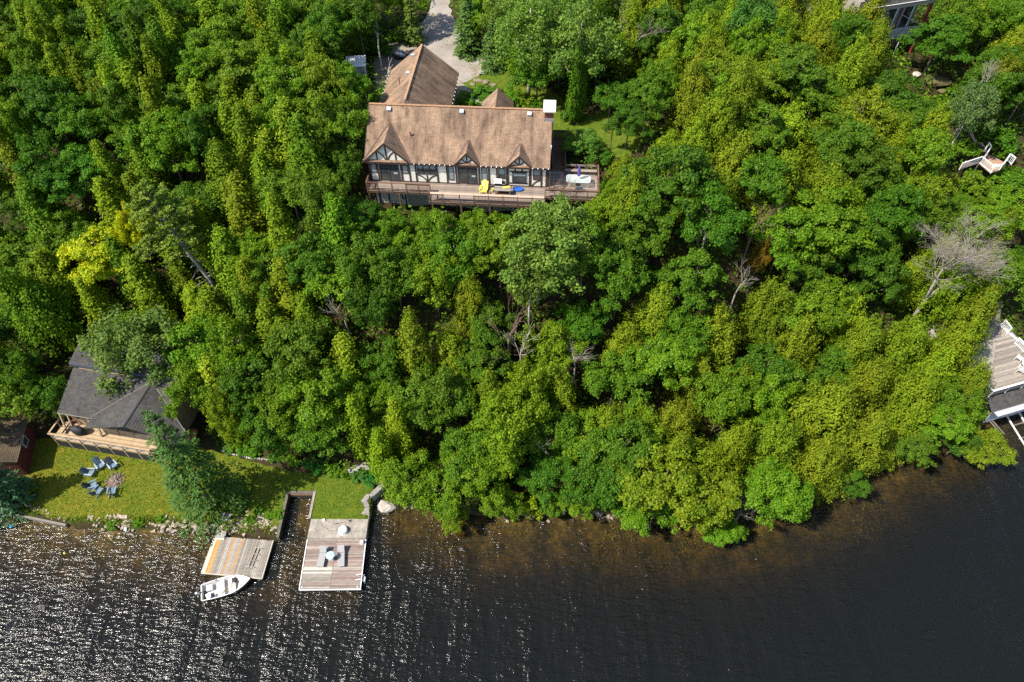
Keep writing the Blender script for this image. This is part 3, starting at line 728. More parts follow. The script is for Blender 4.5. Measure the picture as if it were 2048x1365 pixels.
for a in (-.72, .72):
    for b in (-.3, .3): MB().bx(a - .035, a + .035, b - .035, b + .035, 0, .66).build('leg', M['greydock'], t)
MB().bx(-.7, .7, -.3, .3, .16, .2).build('shelf', M['railwood'], t)
g = thing('grill', 'gas grill with a white lid standing behind the low table', 'grill', hw(12.75, -.62, .005), HYAW)
MB().bx(-.36, .36, -.24, .24, .3, .82).build('cart', M['black'], g, bevel=.02)
MB().add([(-.38, -.27, .83), (.38, -.27, .83), (.38, .27, .83), (-.38, .27, .83), (-.36, -.12, 1.12), (.36, -.12, 1.12), (.36, .2, 1.12), (-.36, .2, 1.12)], [(0, 3, 2, 1), (4, 5, 6, 7), (0, 1, 5, 4), (1, 2, 6, 5), (2, 3, 7, 6), (3, 0, 4, 7)]).build('lid', M['plastic'], g, bevel=.02)
MB().bx(.38, .72, -.22, .22, .78, .82).build('side_shelf', M['black'], g)
MB().bar((-.3, -.3, .92), (.3, -.3, .92), .03).build('handle', M['silver'], g)
for x in (-.3, .3): MB().ring([(.09, 0), (.09, .3)], 8, (x, 0, 0)).build('leg', M['black'], g)
b = thing('bucket', 'pale yellow bucket on the deck beside the yellow chair', 'bucket', hw(12.2, -1.05, .005))
MB().ring([(.13, 0), (.165, .34), (.15, .34), (.12, .04)], 14, caps=False).ring([(.128, .01), (.128, .02)], 14).build('pail', simple('lemon_plastic', (.66, .60, .22), .5, .1, 5, bumps=.02), b)
MB().tube([(.16 * math.cos(a), .03, .34 + .12 * math.sin(a)) for a in np.linspace(0, PI, 9)], .008, 4).build('handle', M['silver'], b)
pl = thing('kiddie_pool', 'flat bright blue plastic tub on the deck under the bay window', 'tub', hw(14.7, -.62, .005))
MB().ring([(.50, 0), (.55, .15), (.52, .16), (.47, .03), (.02, .03)], 20, sx=1.0, sy=.62).build('tub', M['blue'], pl)
pb = MB().bx(-.35, .35, -.12, .12, 0, .05).build('yellow_board', M['yellow'], None); pb.location = hw(13.6, -1.2, .71); pb.rotation_euler = (0, 0, R(14)); props(pb, 'small yellow board lying on the low grey table', 'board')
t = thing('glass_table', 'rectangular glass patio table with pale frame on the right end of the deck', 'table', hw(20.6, .6, .005), HYAW)
MB().bx(-1.13, 1.13, -.55, .55, .705, .715).build('glass_top', M['clearglass'], t)
f = MB()
cr = [(-1.0, -.6), (1.0, -.6), (1.17, -.45), (1.17, .45), (1.0, .6), (-1.0, .6), (-1.17, .45), (-1.17, -.45)]
f.tube([(x, y, .71) for x, y in cr + cr[:1]], .03, 6); f.build('frame', M['slat'], t)
for a in (-.9, .9):
    for b_ in (-.45, .45): MB().tube([(a, b_, .7), (a * 1.08, b_ * 1.1, 0)], .025, 6).build('leg', M['slat'], t)
u = thing('closed_parasol', 'closed purple parasol standing through the glass patio table', 'parasol', hw(20.6, .6, .005))
MB().tube([(0, 0, .1), (0, 0, 2.3)], .022, 7).build('pole', M['slat'], u)
MB().ring([(.03, 1.05), (.15, 1.12), (.17, 1.4), (.11, 1.95), (.06, 2.25), (.01, 2.32)], 9).build('canopy', M['purple'], u)
for k in range(5): 
    a = k * 1.26; MB().tube([(.15 * math.cos(a), .15 * math.sin(a), 1.12), (.165 * math.cos(a + .3), .165 * math.sin(a + .3), 1.45), (.10 * math.cos(a + .5), .10 * math.sin(a + .5), 2.0)], .03, 5).build('canopy_fold', M['purple'], u)
MB().ring([(.24, 0), (.24, .06), (.05, .1)], 12).build('base', M['black'], u)
bx = MB().bx(-.35, .35, -.2, .2, 0, .3).bx(-.37, .37, -.22, .22, .3, .34).build('storage_box', M['darkslate']); bx.location = hw(20.7, -.45, .005); props(bx, 'dark storage box on the deck in front of the glass table', 'box')
p_ = at(967, 361, 18.0)
wb = thing('planter', 'round planter with a small shrub against the wall behind the yellow chair', 'planter', hw(11.4, -.32, .005))
MB().ring([(.14, 0), (.2, .35), (.18, .35), (.17, .3)], 12).build('pot', M['railwood'], wb)
# ------------------------------------------------------------------ the boat slip, the concrete apron and the two docks
def rock_mesh(seed, n=2, rough=.28):
    bm = bmesh.new(); bmesh.ops.create_icosphere(bm, subdivisions=n, radius=1.0); r = random.Random(seed)
    ph = [r.uniform(0, 6) for _ in range(9)]
    for v in bm.verts:
        p = v.co.copy(); k = 1 + rough * (math.sin(p.x * 2.3 + ph[0]) * math.sin(p.y * 2.9 + ph[1]) + .6 * math.sin(p.z * 4.1 + ph[2] + p.x * 3) + .4 * math.sin(p.y * 6 + ph[3]) * math.sin(p.x * 5 + ph[4]))
        v.co = p * k
        if v.co.z > .62: v.co.z = .62 + (v.co.z - .62) * .3
    me = bpy.data.meshes.new('rock'); bm.to_mesh(me); bm.free(); return me
ROCKS = []
for i in range(6):
    me = rock_mesh(40 + i, 2 if i < 3 else 1); me.materials.append(M['rock']); ROCKS.append(me)
sx0, sx1, syb = SLIP
slip = thing('boat_slip', 'narrow concrete-walled boat slip cut into the lawn between the docks', 'boat slip', ((sx0 + sx1) / 2, 28.6, 0))
ox, oy = (sx0 + sx1) / 2, 28.6
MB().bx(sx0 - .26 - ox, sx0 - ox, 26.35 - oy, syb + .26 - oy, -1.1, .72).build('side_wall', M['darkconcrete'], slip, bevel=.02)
MB().bx(sx1 - ox, sx1 + .24 - ox, 28.2 - oy, syb + .26 - oy, -1.1, .76).build('side_wall', M['concrete'], slip, bevel=.02)
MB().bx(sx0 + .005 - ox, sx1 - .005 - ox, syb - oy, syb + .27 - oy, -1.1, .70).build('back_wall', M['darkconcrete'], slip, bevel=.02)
MB().bx(sx0 + .05 - ox, sx1 - .05 - ox, syb - .12 - oy, syb - .005 - oy, .35, .6).build('bumper_board', M['railwood'], slip)
ty = thing('tyre', 'pale old tyre lying in the shallow water at the back of the boat slip', 'tyre', (-20.7, 30.0, -.62))
MB().ring([(.2, -.06), (.32, -.08), (.34, 0), (.32, .08), (.2, .06), (.2, -.06)], 18, caps=False).build('rubber_ring', M['wicker'], ty, smooth=True)
# apron
A0 = -18.72; A1 = -13.34
apr = thing('concrete_apron', 'cracked square concrete apron between the lawn and the lounger dock', 'concrete slab', ((A0 + A1) / 2, 27.25, 0))
MB().bx(-2.69, 2.69, -.93, .95, -1.6, .66).build('slab', M['concrete'], apr, bevel=.03)
MB().bx(-2.72, 2.60, -1.03, -.935, -1.2, .50).build('ledge', M['concrete'], apr)
MB().bx(2.60, 2.70, .955, 1.6, -.8, .66).bx(2.25, 2.59, .955, 1.4, -.3, .62).build('end_block', M['concrete'], apr)
crk = MB()
rr = random.Random(5)
for path in ([(-1.55, .9), (-1.6, .4), (-1.35, .1), (-.95, -.05), (-.85, -.25), (-.2, -.2), (.1, 0.02)], [(1.05, .1), (1.25, -.3), (1.3, -.9)], [(-1.9, .92), (-2.0, .3), (-2.1, -.9)]):
    for a, b in zip(path[:-1], path[1:]):
        n = 4
        for k in range(n):
            p = Vector((a[0] + (b[0] - a[0]) * k / n + rr.uniform(-.02, .02), a[1] + (b[1] - a[1]) * k / n + rr.uniform(-.02, .02), .664)); q = Vector((a[0] + (b[0] - a[0]) * (k + 1) / n, a[1] + (b[1] - a[1]) * (k + 1) / n, .664)); crk.bar(p, q, .025, .004)
crk.build('cracks', M['darkconcrete'], apr)
dl = thing('driftwood', 'bleached forked driftwood branch lying across the concrete apron', 'driftwood', (-16.0, 27.85, .72))
MB().tube([(-1.0, -.22, 0), (-.5, -.12, .02), (0, -.05, .04), (.5, .05, .05), (1.05, .18, .03)], [.03, .05, .09, .075, .05], 6).tube([(0, -.05, .04), (-.35, -.22, .08), (-.6, -.25, .03)], [.06, .04, .02], 5).tube([(.5, .05, .05), (.85, -.02, .1), (1.1, .02, .04)], [.05, .04, .02], 5).build('branch', M['deadwood'], dl, smooth=True)
MB().ring([(.06, -.04), (.075, 0), (.05, .05)], 8, (-.5, -.14, .04)).build('knot', M['twig'], dl)
tb = thing('white_tub', 'round white upturned tub on the concrete apron', 'tub', (-15.52, 26.95, .665))
MB().ring([(.40, 0), (.385, .38), (.36, .42), (.02, .43)], 24).build('tub', M['plastic'], tb, smooth=False)
MB().ring([(.42, 0), (.42, .05), (.40, .05)], 24, caps=False).build('rim', M['plastic'], tb)
cp = MB().ring([(.14, 0), (.13, .12), (.02, .14)], 12).build('white_pot', M['plastic']); cp.location = (-17.5, 28.02, .665); props(cp, 'small white pot on the back left corner of the concrete apron', 'pot')
# lounger dock
def dock(name, label, corners, z, cat='dock'):
    """corners: near left, near right, far right, far left, as world x, y"""
    c = sum((Vector((p[0], p[1], 0)) for p in corners), Vector()) / 4
    o = thing(name, label, cat, (c.x, c.y, z)); return o, [Vector((p[0] - c.x, p[1] - c.y, 0)) for p in corners]
dk, q = dock('lounger_dock', 'square faded wooden dock with white edging carrying two sun loungers', [(-18.55, 21.62), (-13.22, 21.68), (-13.36, 26.2), (-18.72, 26.2)], .46)
nl, nr_, fr_, fl = q
n = 34
for half in (0, 1):
    for k in range(n):
        t0, t1 = (k + .06) / n, (k + .94) / n
        l0, l1, r0, r1 = nl.lerp(fl, t0), nl.lerp(fl, t1), nr_.lerp(fr_, t0), nr_.lerp(fr_, t1)
        s0, s1 = (0.012, .494) if half == 0 else (.506, .988)
        z = RNG.uniform(-.004, .004); zt = .02 + z
        top = [l0.lerp(r0, s0), l0.lerp(r0, s1), l1.lerp(r1, s1), l1.lerp(r1, s0)]
        mb = MB(); mb.add([(p.x, p.y, -.025 + z) for p in top] + [(p.x, p.y, zt) for p in top], [(0, 3, 2, 1), (4, 5, 6, 7), (0, 1, 5, 4), (1, 2, 6, 5), (2, 3, 7, 6), (3, 0, 4, 7)])
        mm = 'paledock' if half == 0 and k in (11, 13, 14) else ('pinkdock' if rr.random() < (.8 if half == 1 or k > 22 else .3) else 'greydock')
        mb.build('plank', M[mm], dk)
for a, b in ((nl, nr_), (nl, fl), (nr_, fr_)):
    d = (b - a).normalized(); s = d.cross(Vector((0, 0, 1))) * .03 * (1 if (a, b) == (nl, nr_) else 1)
    MB().bar(a - d * .03, b + d * (.03 if b is not nr_ else .06), .065, .16).build('edge_board', M['paint'], dk).location = (0, 0, -.01)
MB().bar(nl.lerp(nr_, .5) + Vector((0, .05, .022)), fl.lerp(fr_, .5) + Vector((0, -.05, .022)), .05, .012).build('centre_strip', M['greydock'], dk)
fl_ = MB()
for a in (.12, .5, .88): fl_.bar(nl.lerp(nr_, a) + Vector((0, .1, -.3)), fl.lerp(fr_, a) + Vector((0, -.1, -.3)), .5, .45)
fl_.build('float', M['black'], dk)
for s in (.04, .95): 
    p = nl.lerp(nr_, s) + Vector((0, .22, .02)); o = MB().ring([(.07, 0), (.06, .07), (.01, .09)], 10).build('cleat', M['plastic'], dk); o.location = p
p = fr_ + Vector((-.28, -.32, .02)); o = MB().ring([(.17, 0), (.17, .34), (.12, .40), (.02, .42)], 14).build('dock_light', M['plastic'], dk); o.location = p
MB().ring([(.05, .43), (.03, .46)], 8).build('lamp_knob', M['greyvent'], o)
ld = thing('swim_ladder', 'white swim ladder hooked over the right edge of the lounger dock', 'ladder', (-13.22, 22.6, .48))
for y in (-.22, .22): MB().tube([(-.55, y, .02), (-.45, y, .35), (-.05, y, .52), (.16, y, .40), (.2, y, -.9)], .03, 7).build('side_rail', M['plastic'], ld, smooth=True)
for z in (-.1, -.4, -.7): MB().bx(.16, .26, -.22, .22, z - .02, z + .02).build('step', M['plastic'], ld)
def lounger(name, label, x, y, rz, lift):
    o = thing(name, label, 'lounger', (x, y, .485), rz, 'sun loungers on the dock')
    w = .31
    f = MB()
    for sx in (-1, 1): f.bar((sx * (w - .02), -.95, .27), (sx * (w - .02), .35, .27), .05, .09)
    f.bar((-w, -.95, .27), (w, -.95, .27), .05, .09); f.build('frame', M['wicker'], o)
    MB().bx(-w, w, -.97, .30, .30, .345).build('seat', M['wicker'], o, bevel=.015)
    mb = MB(); mb.bar((0, .31, .345), (0, .31 + .66 * math.cos(lift), .345 + .66 * math.sin(lift)), 2 * w, .05); mb.build('backrest', M['wicker'], o, bevel=.012)
    for sx in (-1, 1):
        for yy in (-.85, .25): MB().bx(sx * (w - .04) - .03, sx * (w - .04) + .03, yy - .03, yy + .03, 0, .29).build('leg', M['wicker'], o)
        MB().bar((sx * (w - .03), .25, .25), (sx * (w - .03), .62, .345 + .3 * math.sin(lift)), .03).build('strut', M['wicker'], o)
    return o
lounger('sun_lounger', 'grey wicker sun lounger with raised back, left of the small blue parasol', -16.98, 24.55, R(-3), R(48))
lounger('sun_lounger', 'grey wicker sun lounger with lower back, right of the small blue parasol', -15.30, 24.55, R(8), R(26))
st = thing('side_table', 'little grey table between the two sun loungers on the dock', 'table', (-16.12, 24.35, .485))
MB().ring([(.24, .40), (.24, .43)], 14).build('tabletop', M['wicker'], st)
for k in range(4): MB().tube([(.18 * math.cos(k * PI / 2), .18 * math.sin(k * PI / 2), 0), (.16 * math.cos(k * PI / 2), .16 * math.sin(k * PI / 2), .4)], .018, 5).build('leg', M['wicker'], st)
pa = thing('small_parasol', 'small pale blue octagonal parasol between the sun loungers', 'parasol', (-16.12, 24.35, .92))
MB().tube([(0, 0, 0), (0, 0, .62)], .014, 6).build('pole', M['slat'], pa)
for k in range(8):
    a0, a1 = k * PI / 4, (k + 1) * PI / 4; rr_ = .40
    MB().add([(0, 0, .66), (rr_ * math.cos(a0), rr_ * math.sin(a0), .52), (rr_ * math.cos(a1), rr_ * math.sin(a1), .52), (0, 0, .63), (rr_ * math.cos(a0), rr_ * math.sin(a0), .50), (rr_ * math.cos(a1), rr_ * math.sin(a1), .50)], [(0, 1, 2), (5, 4, 3), (1, 4, 5, 2)]).build('canopy_panel', M['paleblue'], pa)
MB().ring([(.025, .65), (.02, .70), (.004, .71)], 7).build('finial', M['black'], pa)
# plank dock
d2, q = dock('plank_dock', 'grey plank dock with a few new orange boards, tilted left of the lounger dock', [(-27.55, 23.15), (-22.05, 22.65), (-21.85, 26.2), (-27.35, 26.65)], .40)
nl, nr_, fr_, fl = q; n = 36
for k in range(n):
    t0, t1 = (k + .07) / n, (k + .93) / n
    a, b, c, d = nl.lerp(nr_, t0), nl.lerp(nr_, t1), fl.lerp(fr_, t1), fl.lerp(fr_, t0)
    e = RNG.uniform(-.03, .03); z = RNG.uniform(-.005, .005)
    mb = MB(); tp = [a + (d - a) * .012, b + (c - b) * .012, b + (c - b) * (.985 + e * .3), a + (d - a) * (.985 + e * .3)]
    mb.add([(p.x, p.y, -.03 + z) for p in tp] + [(p.x, p.y, .015 + z) for p in tp], [(0, 3, 2, 1), (4, 5, 6, 7), (0, 1, 5, 4), (1, 2, 6, 5), (2, 3, 7, 6), (3, 0, 4, 7)])
    mm = 'orangedock' if k in (2, 3, 4, 12, 17) else ('paledock' if k in (0, 1) else 'greydock')
    mb.build('plank', M[mm], d2, **({'label': 'new orange plank'} if mm == 'orangedock' else {}))
for a, b in ((nl, nr_), (nr_, fr_), (nl, fl)): MB().bar(a + Vector((0, 0, -.05)), b + Vector((0, 0, -.05)), .06, .17).build('edge_board', M['paledock'], d2)
fb = MB()
for a in (.15, .5, .85): fb.bar(nl.lerp(nr_, a) + Vector((0, .1, -.3)), fl.lerp(fr_, a) + Vector((0, -.1, -.3)), .5, .4)
fb.build('float', M['black'], d2)
rk = thing('wooden_ladder', 'old wooden ladder lying flat on the right part of the plank dock', 'ladder', (-23.2, 24.55, .435), R(-8))
for x in (-.16, .16): MB().bx(x - .03, x + .03, -.95, .95, 0, .09).build('side_rail', M['greydock'], rk)
for k in range(4): MB().bx(-.36, .40, -.9 + k * .6 - .03, -.9 + k * .6 + .03, .095, .13).build('rung', M['greydock'], rk)
gp = thing('gangway', 'lichened concrete gangway from the lawn down to the plank dock', 'gangway', (-26.75, 27.65, .42), R(-3))
mb = MB()
for k in range(5):
    y = 1.1 - k * .48; MB().bx(-.5, .5, y - .47, y, -.05 + .05 * (4 - k), .10 + .05 * (4 - k)).build('slab', M['flagstone'], gp, bevel=.01)
MB().bx(-.48, .48, -1.42, -1.26, 0.02, .08).build('toe_board', M['paledock'], gp)
# the boat
bt = thing('motor_boat', 'white aluminium fishing boat with an outboard motor moored at the plank dock', 'boat', (-25.1, 21.95, .0), R(17.5))
SEC = [(-1.95, .72, -.12), (-1.2, .79, -.14), (-.3, .83, -.15), (.5, .80, -.14), (1.1, .66, -.10), (1.6, .42, .0), (1.95, .17, .16), (2.15, .012, .34)]
hv = []; hf = []
for x, w, zb in SEC:
    zt = .52 + .10 * max(0, x / 2.1) ** 2
    hv += [(x, -w, zt), (x, -w * .86, zb + .12), (x, -w * .3, zb), (x, w * .3, zb), (x, w * .86, zb + .12), (x, w, zt)]
for i in range(len(SEC) - 1):
    for k in range(5): hf.append((i * 6 + k, i * 6 + k + 1, i * 6 + k + 7, i * 6 + k + 6))
hf.append((0, 5, 4, 3, 2, 1))
hull = MB().add(hv, hf).build('hull', simple('dark_red_hull', (.10, .055, .05), .4, .2, 4, bumps=.03), bt)
md = hull.modifiers.new('thickness', 'SOLIDIFY'); md.thickness = .035; md.offset = 1
iv = []; ifc = []
for x, w, zb in SEC:
    zt = .505 + .10 * max(0, x / 2.1) ** 2; w = max(w - .04, .008)
    iv += [(x + .03, -w, zt), (x + .03, -w * .84, zb + .17), (x + .03, w * .84, zb + .17), (x + .03, w, zt)]
for i in range(len(SEC) - 1):
    for k in range(3): ifc.append((i * 4 + k, i * 4 + k + 1, i * 4 + k + 5, i * 4 + k + 4))
MB().add(iv, ifc).build('inner_lining', M['alu'], bt)
for s in (-1, 1):
    MB().tube([(x, s * w, .525 + .10 * max(0, x / 2.1) ** 2) for x, w, zb in SEC], .035, 6).build('gunwale', M['paint'], bt)
MB().bx(-2.0, -1.93, -.70, .70, -.05, .56).build('transom', M['paint'], bt)
fd = MB().prism([(1.02, -.66), (1.6, -.40), (1.95, -.16), (2.12, 0), (1.95, .16), (1.6, .40), (1.02, .66), (1.25, 0)], .50, .53).build('foredeck', M['paint'], bt)
for x0, x1 in ((-.42, -.08), (.45, .85)): MB().bx(x0, x1, -.76, .76, .16, .34).build('bench', M['alu'], bt, bevel=.02)
MB().bx(-1.62, -1.08, .10, .62, .10, .36).build('stern_seat', M['alu'], bt, bevel=.02)
MB().box((-1.45, -.34, .34), (.42, .46, .06), Matrix.Rotation(.35, 3, 'Z')).build('swivel_seat', M['paint'], bt, bevel=.02)
MB().box((-1.1, -.45, .36), (.3, .42, .05), Matrix.Rotation(.1, 3, 'Z') @ Matrix.Rotation(.5, 3, 'Y')).build('seat_back', M['darkslate'], bt, bevel=.02)
MB().bx(.62, .95, .18, .52, .34, .56).build('battery_box', M['black'], bt)
MB().bar((-.35, -.55, .40), (.75, .38, .46), .04).build('oar', M['cedarwood'], bt); MB().bar((.0, -.60, .40), (.8, .20, .47), .04).build('oar', M['cedarwood'], bt)
MB().bx(-1.9, -1.64, -.5, .3, .02, .06).build('floor_mat', M['railwood'], bt)
om = MB().ring([(.03, .0), (.15, .04), (.17, .18), (.13, .32), (.03, .36)], 10, (-2.28, 0, .50), 1.25, .85).build('outboard_motor', M['silver'], bt, smooth=True)
MB().bar((-2.1, 0, .45), (-2.2, 0, -.5), .12, .16).bar((-2.1, 0, .52), (-1.75, .05, .6), .05).build('motor_leg', M['black'], om)
MB().ring([(.07, -.1), (.09, 0), (.07, .1)], 8, (-.75, .78, .5)).build('rope_coil', M['wicker'], bt)
# stones along the shore
def rocks_between(name, label, group, pxs, n, s0, s1, seed, spread=1.0, z=0.0):
    rr = random.Random(seed)
    for k in range(n):
        t = rr.uniform(0, len(pxs) - 1.001); i = int(t); f = t - i
        px = pxs[i][0] + (pxs[i + 1][0] - pxs[i][0]) * f + rr.gauss(0, 3) * spread; py = pxs[i][1] + (pxs[i + 1][1] - pxs[i][1]) * f + rr.gauss(0, 5) * spread
        p = at(px, py, .3); s = s0 + (s1 - s0) * rr.random() ** 2
        yield p, s, rr
stones = bpy.data.meshes.new('shore_stones')
bm = bmesh.new()
def scatter_stones(pxs, n, s0, s1, seed, spread):
    for p, s, rr in rocks_between('', '', '', pxs, n, s0, s1, seed, spread):
        me = ROCKS[3 + rr.randrange(3)]; zz = max(landz(p.x, p.y), -.15)
        Mx = Matrix.Translation((p.x, p.y, zz + .05)) @ Matrix.Rotation(rr.uniform(0, 6), 4, 'Z') @ Matrix.Rotation(rr.uniform(-.4, .4), 4, 'X') @ Matrix.Diagonal((s, s * rr.uniform(.5, .9), s * .55, 1))
        n0 = len(bm.verts); bm.from_mesh(me); bm.verts.ensure_lookup_table(); bmesh.ops.transform(bm, matrix=Mx, verts=bm.verts[n0:])
scatter_stones([(220, 1040), (250, 1045), (262, 1055)], 70, .08, .26, 1, 1.3)
scatter_stones([(180, 1040), (205, 1052), (300, 1058), (330, 1055)], 60, .07, .2, 2, 1.0)
scatter_stones([(325, 1050), (345, 1055), (380, 1052), (400, 1062)], 90, .10, .34, 3, 1.2)
scatter_stones([(405, 1065), (440, 1060), (470, 1058), (500, 1052), (550, 1052)], 200, .07, .22, 4, 1.6)
scatter_stones([(480, 1045), (520, 1040), (556, 1062)], 90, .06, .2, 5, 1.4)
scatter_stones([(0, 1005), (30, 1012)], 40, .08, .25, 6, 1.2)
scatter_stones([(60, 1015), (100, 1030), (150, 1048)], 30, .06, .16, 7, 1.0)
scatter_stones([(770, 990), (800, 1000), (835, 1012)], 40, .08, .3, 8, 1.5)
scatter_stones([(1000, 1030), (1150, 1022), (1240, 1030), (1300, 1050)], 90, .10, .4, 9, 1.2)
bm.to_mesh(stones); bm.free(); stones.materials.clear(); stones.materials.append(simple('shore_stone', (.30, .245, .185), .9, .4, 2.0, bumps=.4))
o = bpy.data.objects.new('shore_stones', stones); COL.objects.link(o); props(o, kind='stuff')
def rock(label, px, py, s, var, z=None, rz=0.0, m=None, name='boulder', cat='boulder'):
    p = at(px, py, .35 if z is None else z); me = ROCKS[var]
    if m: me = me.copy(); me.materials[0] = m
    return inst(name, me, None, (p.x, p.y, p.z - s[2] * .25), (0, 0, rz), s, label=label, category=cat)
rock('large pale flat-topped boulder standing in the shallow water right of the flagstone steps', 770, 1014, (.85, .62, .42), 0, .05, .2)
rock('triangular grey flat boulder on the stones beside the boat slip', 541, 1047, (.62, .42, .22), 1, .35, 2.9, M['flagstone'])
rock('tall grey boulder with a pale top beside the gangway', 470, 1056, (.42, .48, .42), 2, .2, .6, M['flagstone'])
rock('small pale boulder in the water behind the plank dock', 531, 1068, (.24, .24, .22), 0, .05, .3)
rock('bright white rounded boulder on the shore stones below the lawn', 236, 1045, (.42, .22, .2), 1, .3, .1, M['paint'])
rock('wide pale boulder half buried at the water edge below the spruce', 350, 1057, (.5, .3, .2), 2, .15, .4)
j = thing('white_jug', 'white plastic jug lying at the water edge under the lawn', 'jug', at(252, 1057, .2), R(-60))
MB().tube([(-.28, 0, .1), (.2, 0, .1), (.28, 0, .1), (.36, 0, .1)], [.12, .13, .07, .05], 9).build('body', M['plastic'], j, smooth=True); MB().tube([(.36, 0, .1), (.40, 0, .1)], .045, 8).build('cap', M['cyan'], j)
# flagstones, steps and the low timber edging
fs = thing('flagstone_steps', 'grey flagstone landing with stone steps down into the water beside the lawn', 'stone steps', at(738, 1000, .6))
b0 = at(738, 1000, .6)
def slab(px, z0, z1, m='flagstone', name='flagstone', parent=fs):
    pts = [at(x, y, z1) for x, y in px]; return MB().prism([(p.x - b0.x, p.y - b0.y) for p in pts][::-1], z0 - .6, z1 - .6).build(name, M[m], parent, bevel=.02)
slab([(738, 990), (745, 982), (758, 970), (767, 967), (769, 972), (757, 984), (748, 992), (742, 994)], -.4, .95)
slab([(722, 1002), (731, 990), (738, 987), (738, 997), (733, 1002), (724, 1006)], -.4, .80)
slab([(727, 1003), (734, 1001), (739, 1012), (731, 1016), (727, 1011)], -.4, .74)
slab([(722, 1028), (730, 1016), (739, 1014), (738, 1031)], -.4, .70)
for k in range(4): slab([(738 + k * 4.5, 989 - k * .5), (741 + k * 4.5, 988 - k * .5), (739 + k * 4, 1004 - k * 1.5), (736 + k * 4, 1006 - k * 1.5)], -.7, .58 - k * .16, 'rock' if k % 2 else 'flagstone', 'step')
slab([(752, 978), (768, 966), (771, 972), (756, 986)], -.6, .5, 'darkconcrete', 'retaining_stone')
for k in range(6): rock_p = None
for k, (px, py) in enumerate(((766, 964), (779, 962), (784, 966), (775, 968))):
    p = at(px, py, .9); inst('stone', ROCKS[k % 3], fs, (p.x - b0.x, p.y - b0.y, .15), (0, 0, k), (.22, .18, .16))
eg = thing('edging_beam', 'weathered timber beam edging the front of the left lawn at the water', 'timber beam', at(80, 1042, .3))
e0 = at(80, 1042, .3); a = at(28, 1030, .3) - e0; b = at(134, 1052, .3) - e0
MB().bar(a, b, .20, .45).build('beam', M['greydock'], eg, bevel=.02)
eg = thing('edging_beam', 'short timber beam edging the left end of the lawn, running back from the water', 'timber beam', at(36, 1013, .35))
e0 = at(36, 1013, .35); a = at(31, 1026, .35) - e0; b = at(42, 998, .35) - e0
MB().bar(a, b, .18, .45).build('beam', M['greydock'], eg, bevel=.02)
gl = [(445, 903), (470, 910), (500, 917), (530, 920), (560, 922), (600, 926)]
ge = thing('garden_edging', 'curved row of stones edging the back of the lawn below the garden bed', 'stone edging', at_land(520, 918)); g0_ = ge.location.copy()
rr = random.Random(11)
for i in range(len(gl) - 1):
    for k in range(6):
        px = gl[i][0] + (gl[i + 1][0] - gl[i][0]) * k / 6; py = gl[i][1] + (gl[i + 1][1] - gl[i][1]) * k / 6; p = at_land(px, py)
        inst('stone', ROCKS[3 + (i + k) % 3], ge, (p.x - g0_.x, p.y - g0_.y, p.z - g0_.z + .08), (0, 0, rr.uniform(0, 6)), (rr.uniform(.12, .2), rr.uniform(.09, .13), .12))
# floats in the water
bu = thing('buoy', 'sky blue float bobbing off the left end of the lawn', 'buoy', at(23, 1054, 0)); MB().ring([(.02, -.1), (.15, -.02), (.17, .08), (.12, .2), (.02, .25)], 10).build('float_ball', M['cyan'], bu, smooth=True); MB().ring([(.04, .24), (.03, .32)], 7).build('eyelet', M['cyan'], bu)
bu = thing('buoy', 'small yellow float on the open water left of the docks', 'buoy', at(130, 1107, 0)); MB().ring([(.02, -.1), (.11, -.02), (.12, .06), (.08, .14), (.02, .17)], 10).build('float_ball', M['yellow'], bu, smooth=True); MB().ring([(.03, .16), (.02, .22)], 7).build('eyelet', M['yellow'], bu)
# chairs round the fire pit
fp = at(230, 962, .72)
CH = [(183, 949, -68, 'slate blue garden chair by itself on the left of the fire pit, in the sun'), (203, 934, -62, 'slate blue garden chair at the top of the fire ring, left of a pair'), (228, 934, -95, 'dark-backed garden chair at the top right of the fire ring'),
      (188, 974, -25, 'dark blue garden chair in the shade, back left of the pair below the fire pit'), (199, 985, 5 + 170, 'dark blue garden chair in the shade, front of the pair below the fire pit'), (227, 986, 160, 'dark blue garden chair alone below right of the fire pit')]
for i, (px, py, ang, lab) in enumerate(CH):
    p = at(px, py, .72); d = fp - p; rz = math.atan2(d.y, d.x) + PI / 2 + R([10, -5, 25, 0, 10, -8][i])
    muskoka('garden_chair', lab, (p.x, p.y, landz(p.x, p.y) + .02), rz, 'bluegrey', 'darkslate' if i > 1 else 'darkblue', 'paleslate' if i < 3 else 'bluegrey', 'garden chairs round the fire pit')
DARKROCK = ROCKS[3].copy(); DARKROCK.materials[0] = simple('sooty_stone', (.13, .10, .08), .95, .4, 4, bumps=.4)
fire = thing('fire_pit', 'heap of ash and sticks ringed with stones on the lawn', 'fire pit', (fp.x, fp.y, landz(fp.x, fp.y)))
rr = random.Random(4)
for k in range(14):
    a = k * 2 * PI / 14; inst('stone', DARKROCK, fire, (math.cos(a) * .85, math.sin(a) * .85, .05), (0, 0, a), (.13 + .04 * (k % 3), .11, .10))
for k in range(26):
    a = rr.uniform(0, 6.3); b = a + rr.uniform(1.5, 4); r1, r2 = rr.uniform(.1, .75), rr.uniform(.1, .75); z = rr.uniform(.05, .28)
    MB().tube([(math.cos(a) * r1, math.sin(a) * r1, z), (math.cos(b) * r2, math.sin(b) * r2, z + rr.uniform(-.04, .1))], rr.uniform(.02, .04), 4).build('stick', M['deadwood' if k % 3 else 'twig'], fire)
MB().ring([(.8, -.02), (.55, .10), (.02, .16)], 12).build('ash_heap', simple('ash', (.13, .085, .07), .95, .5, 7, bumps=.5), fire)
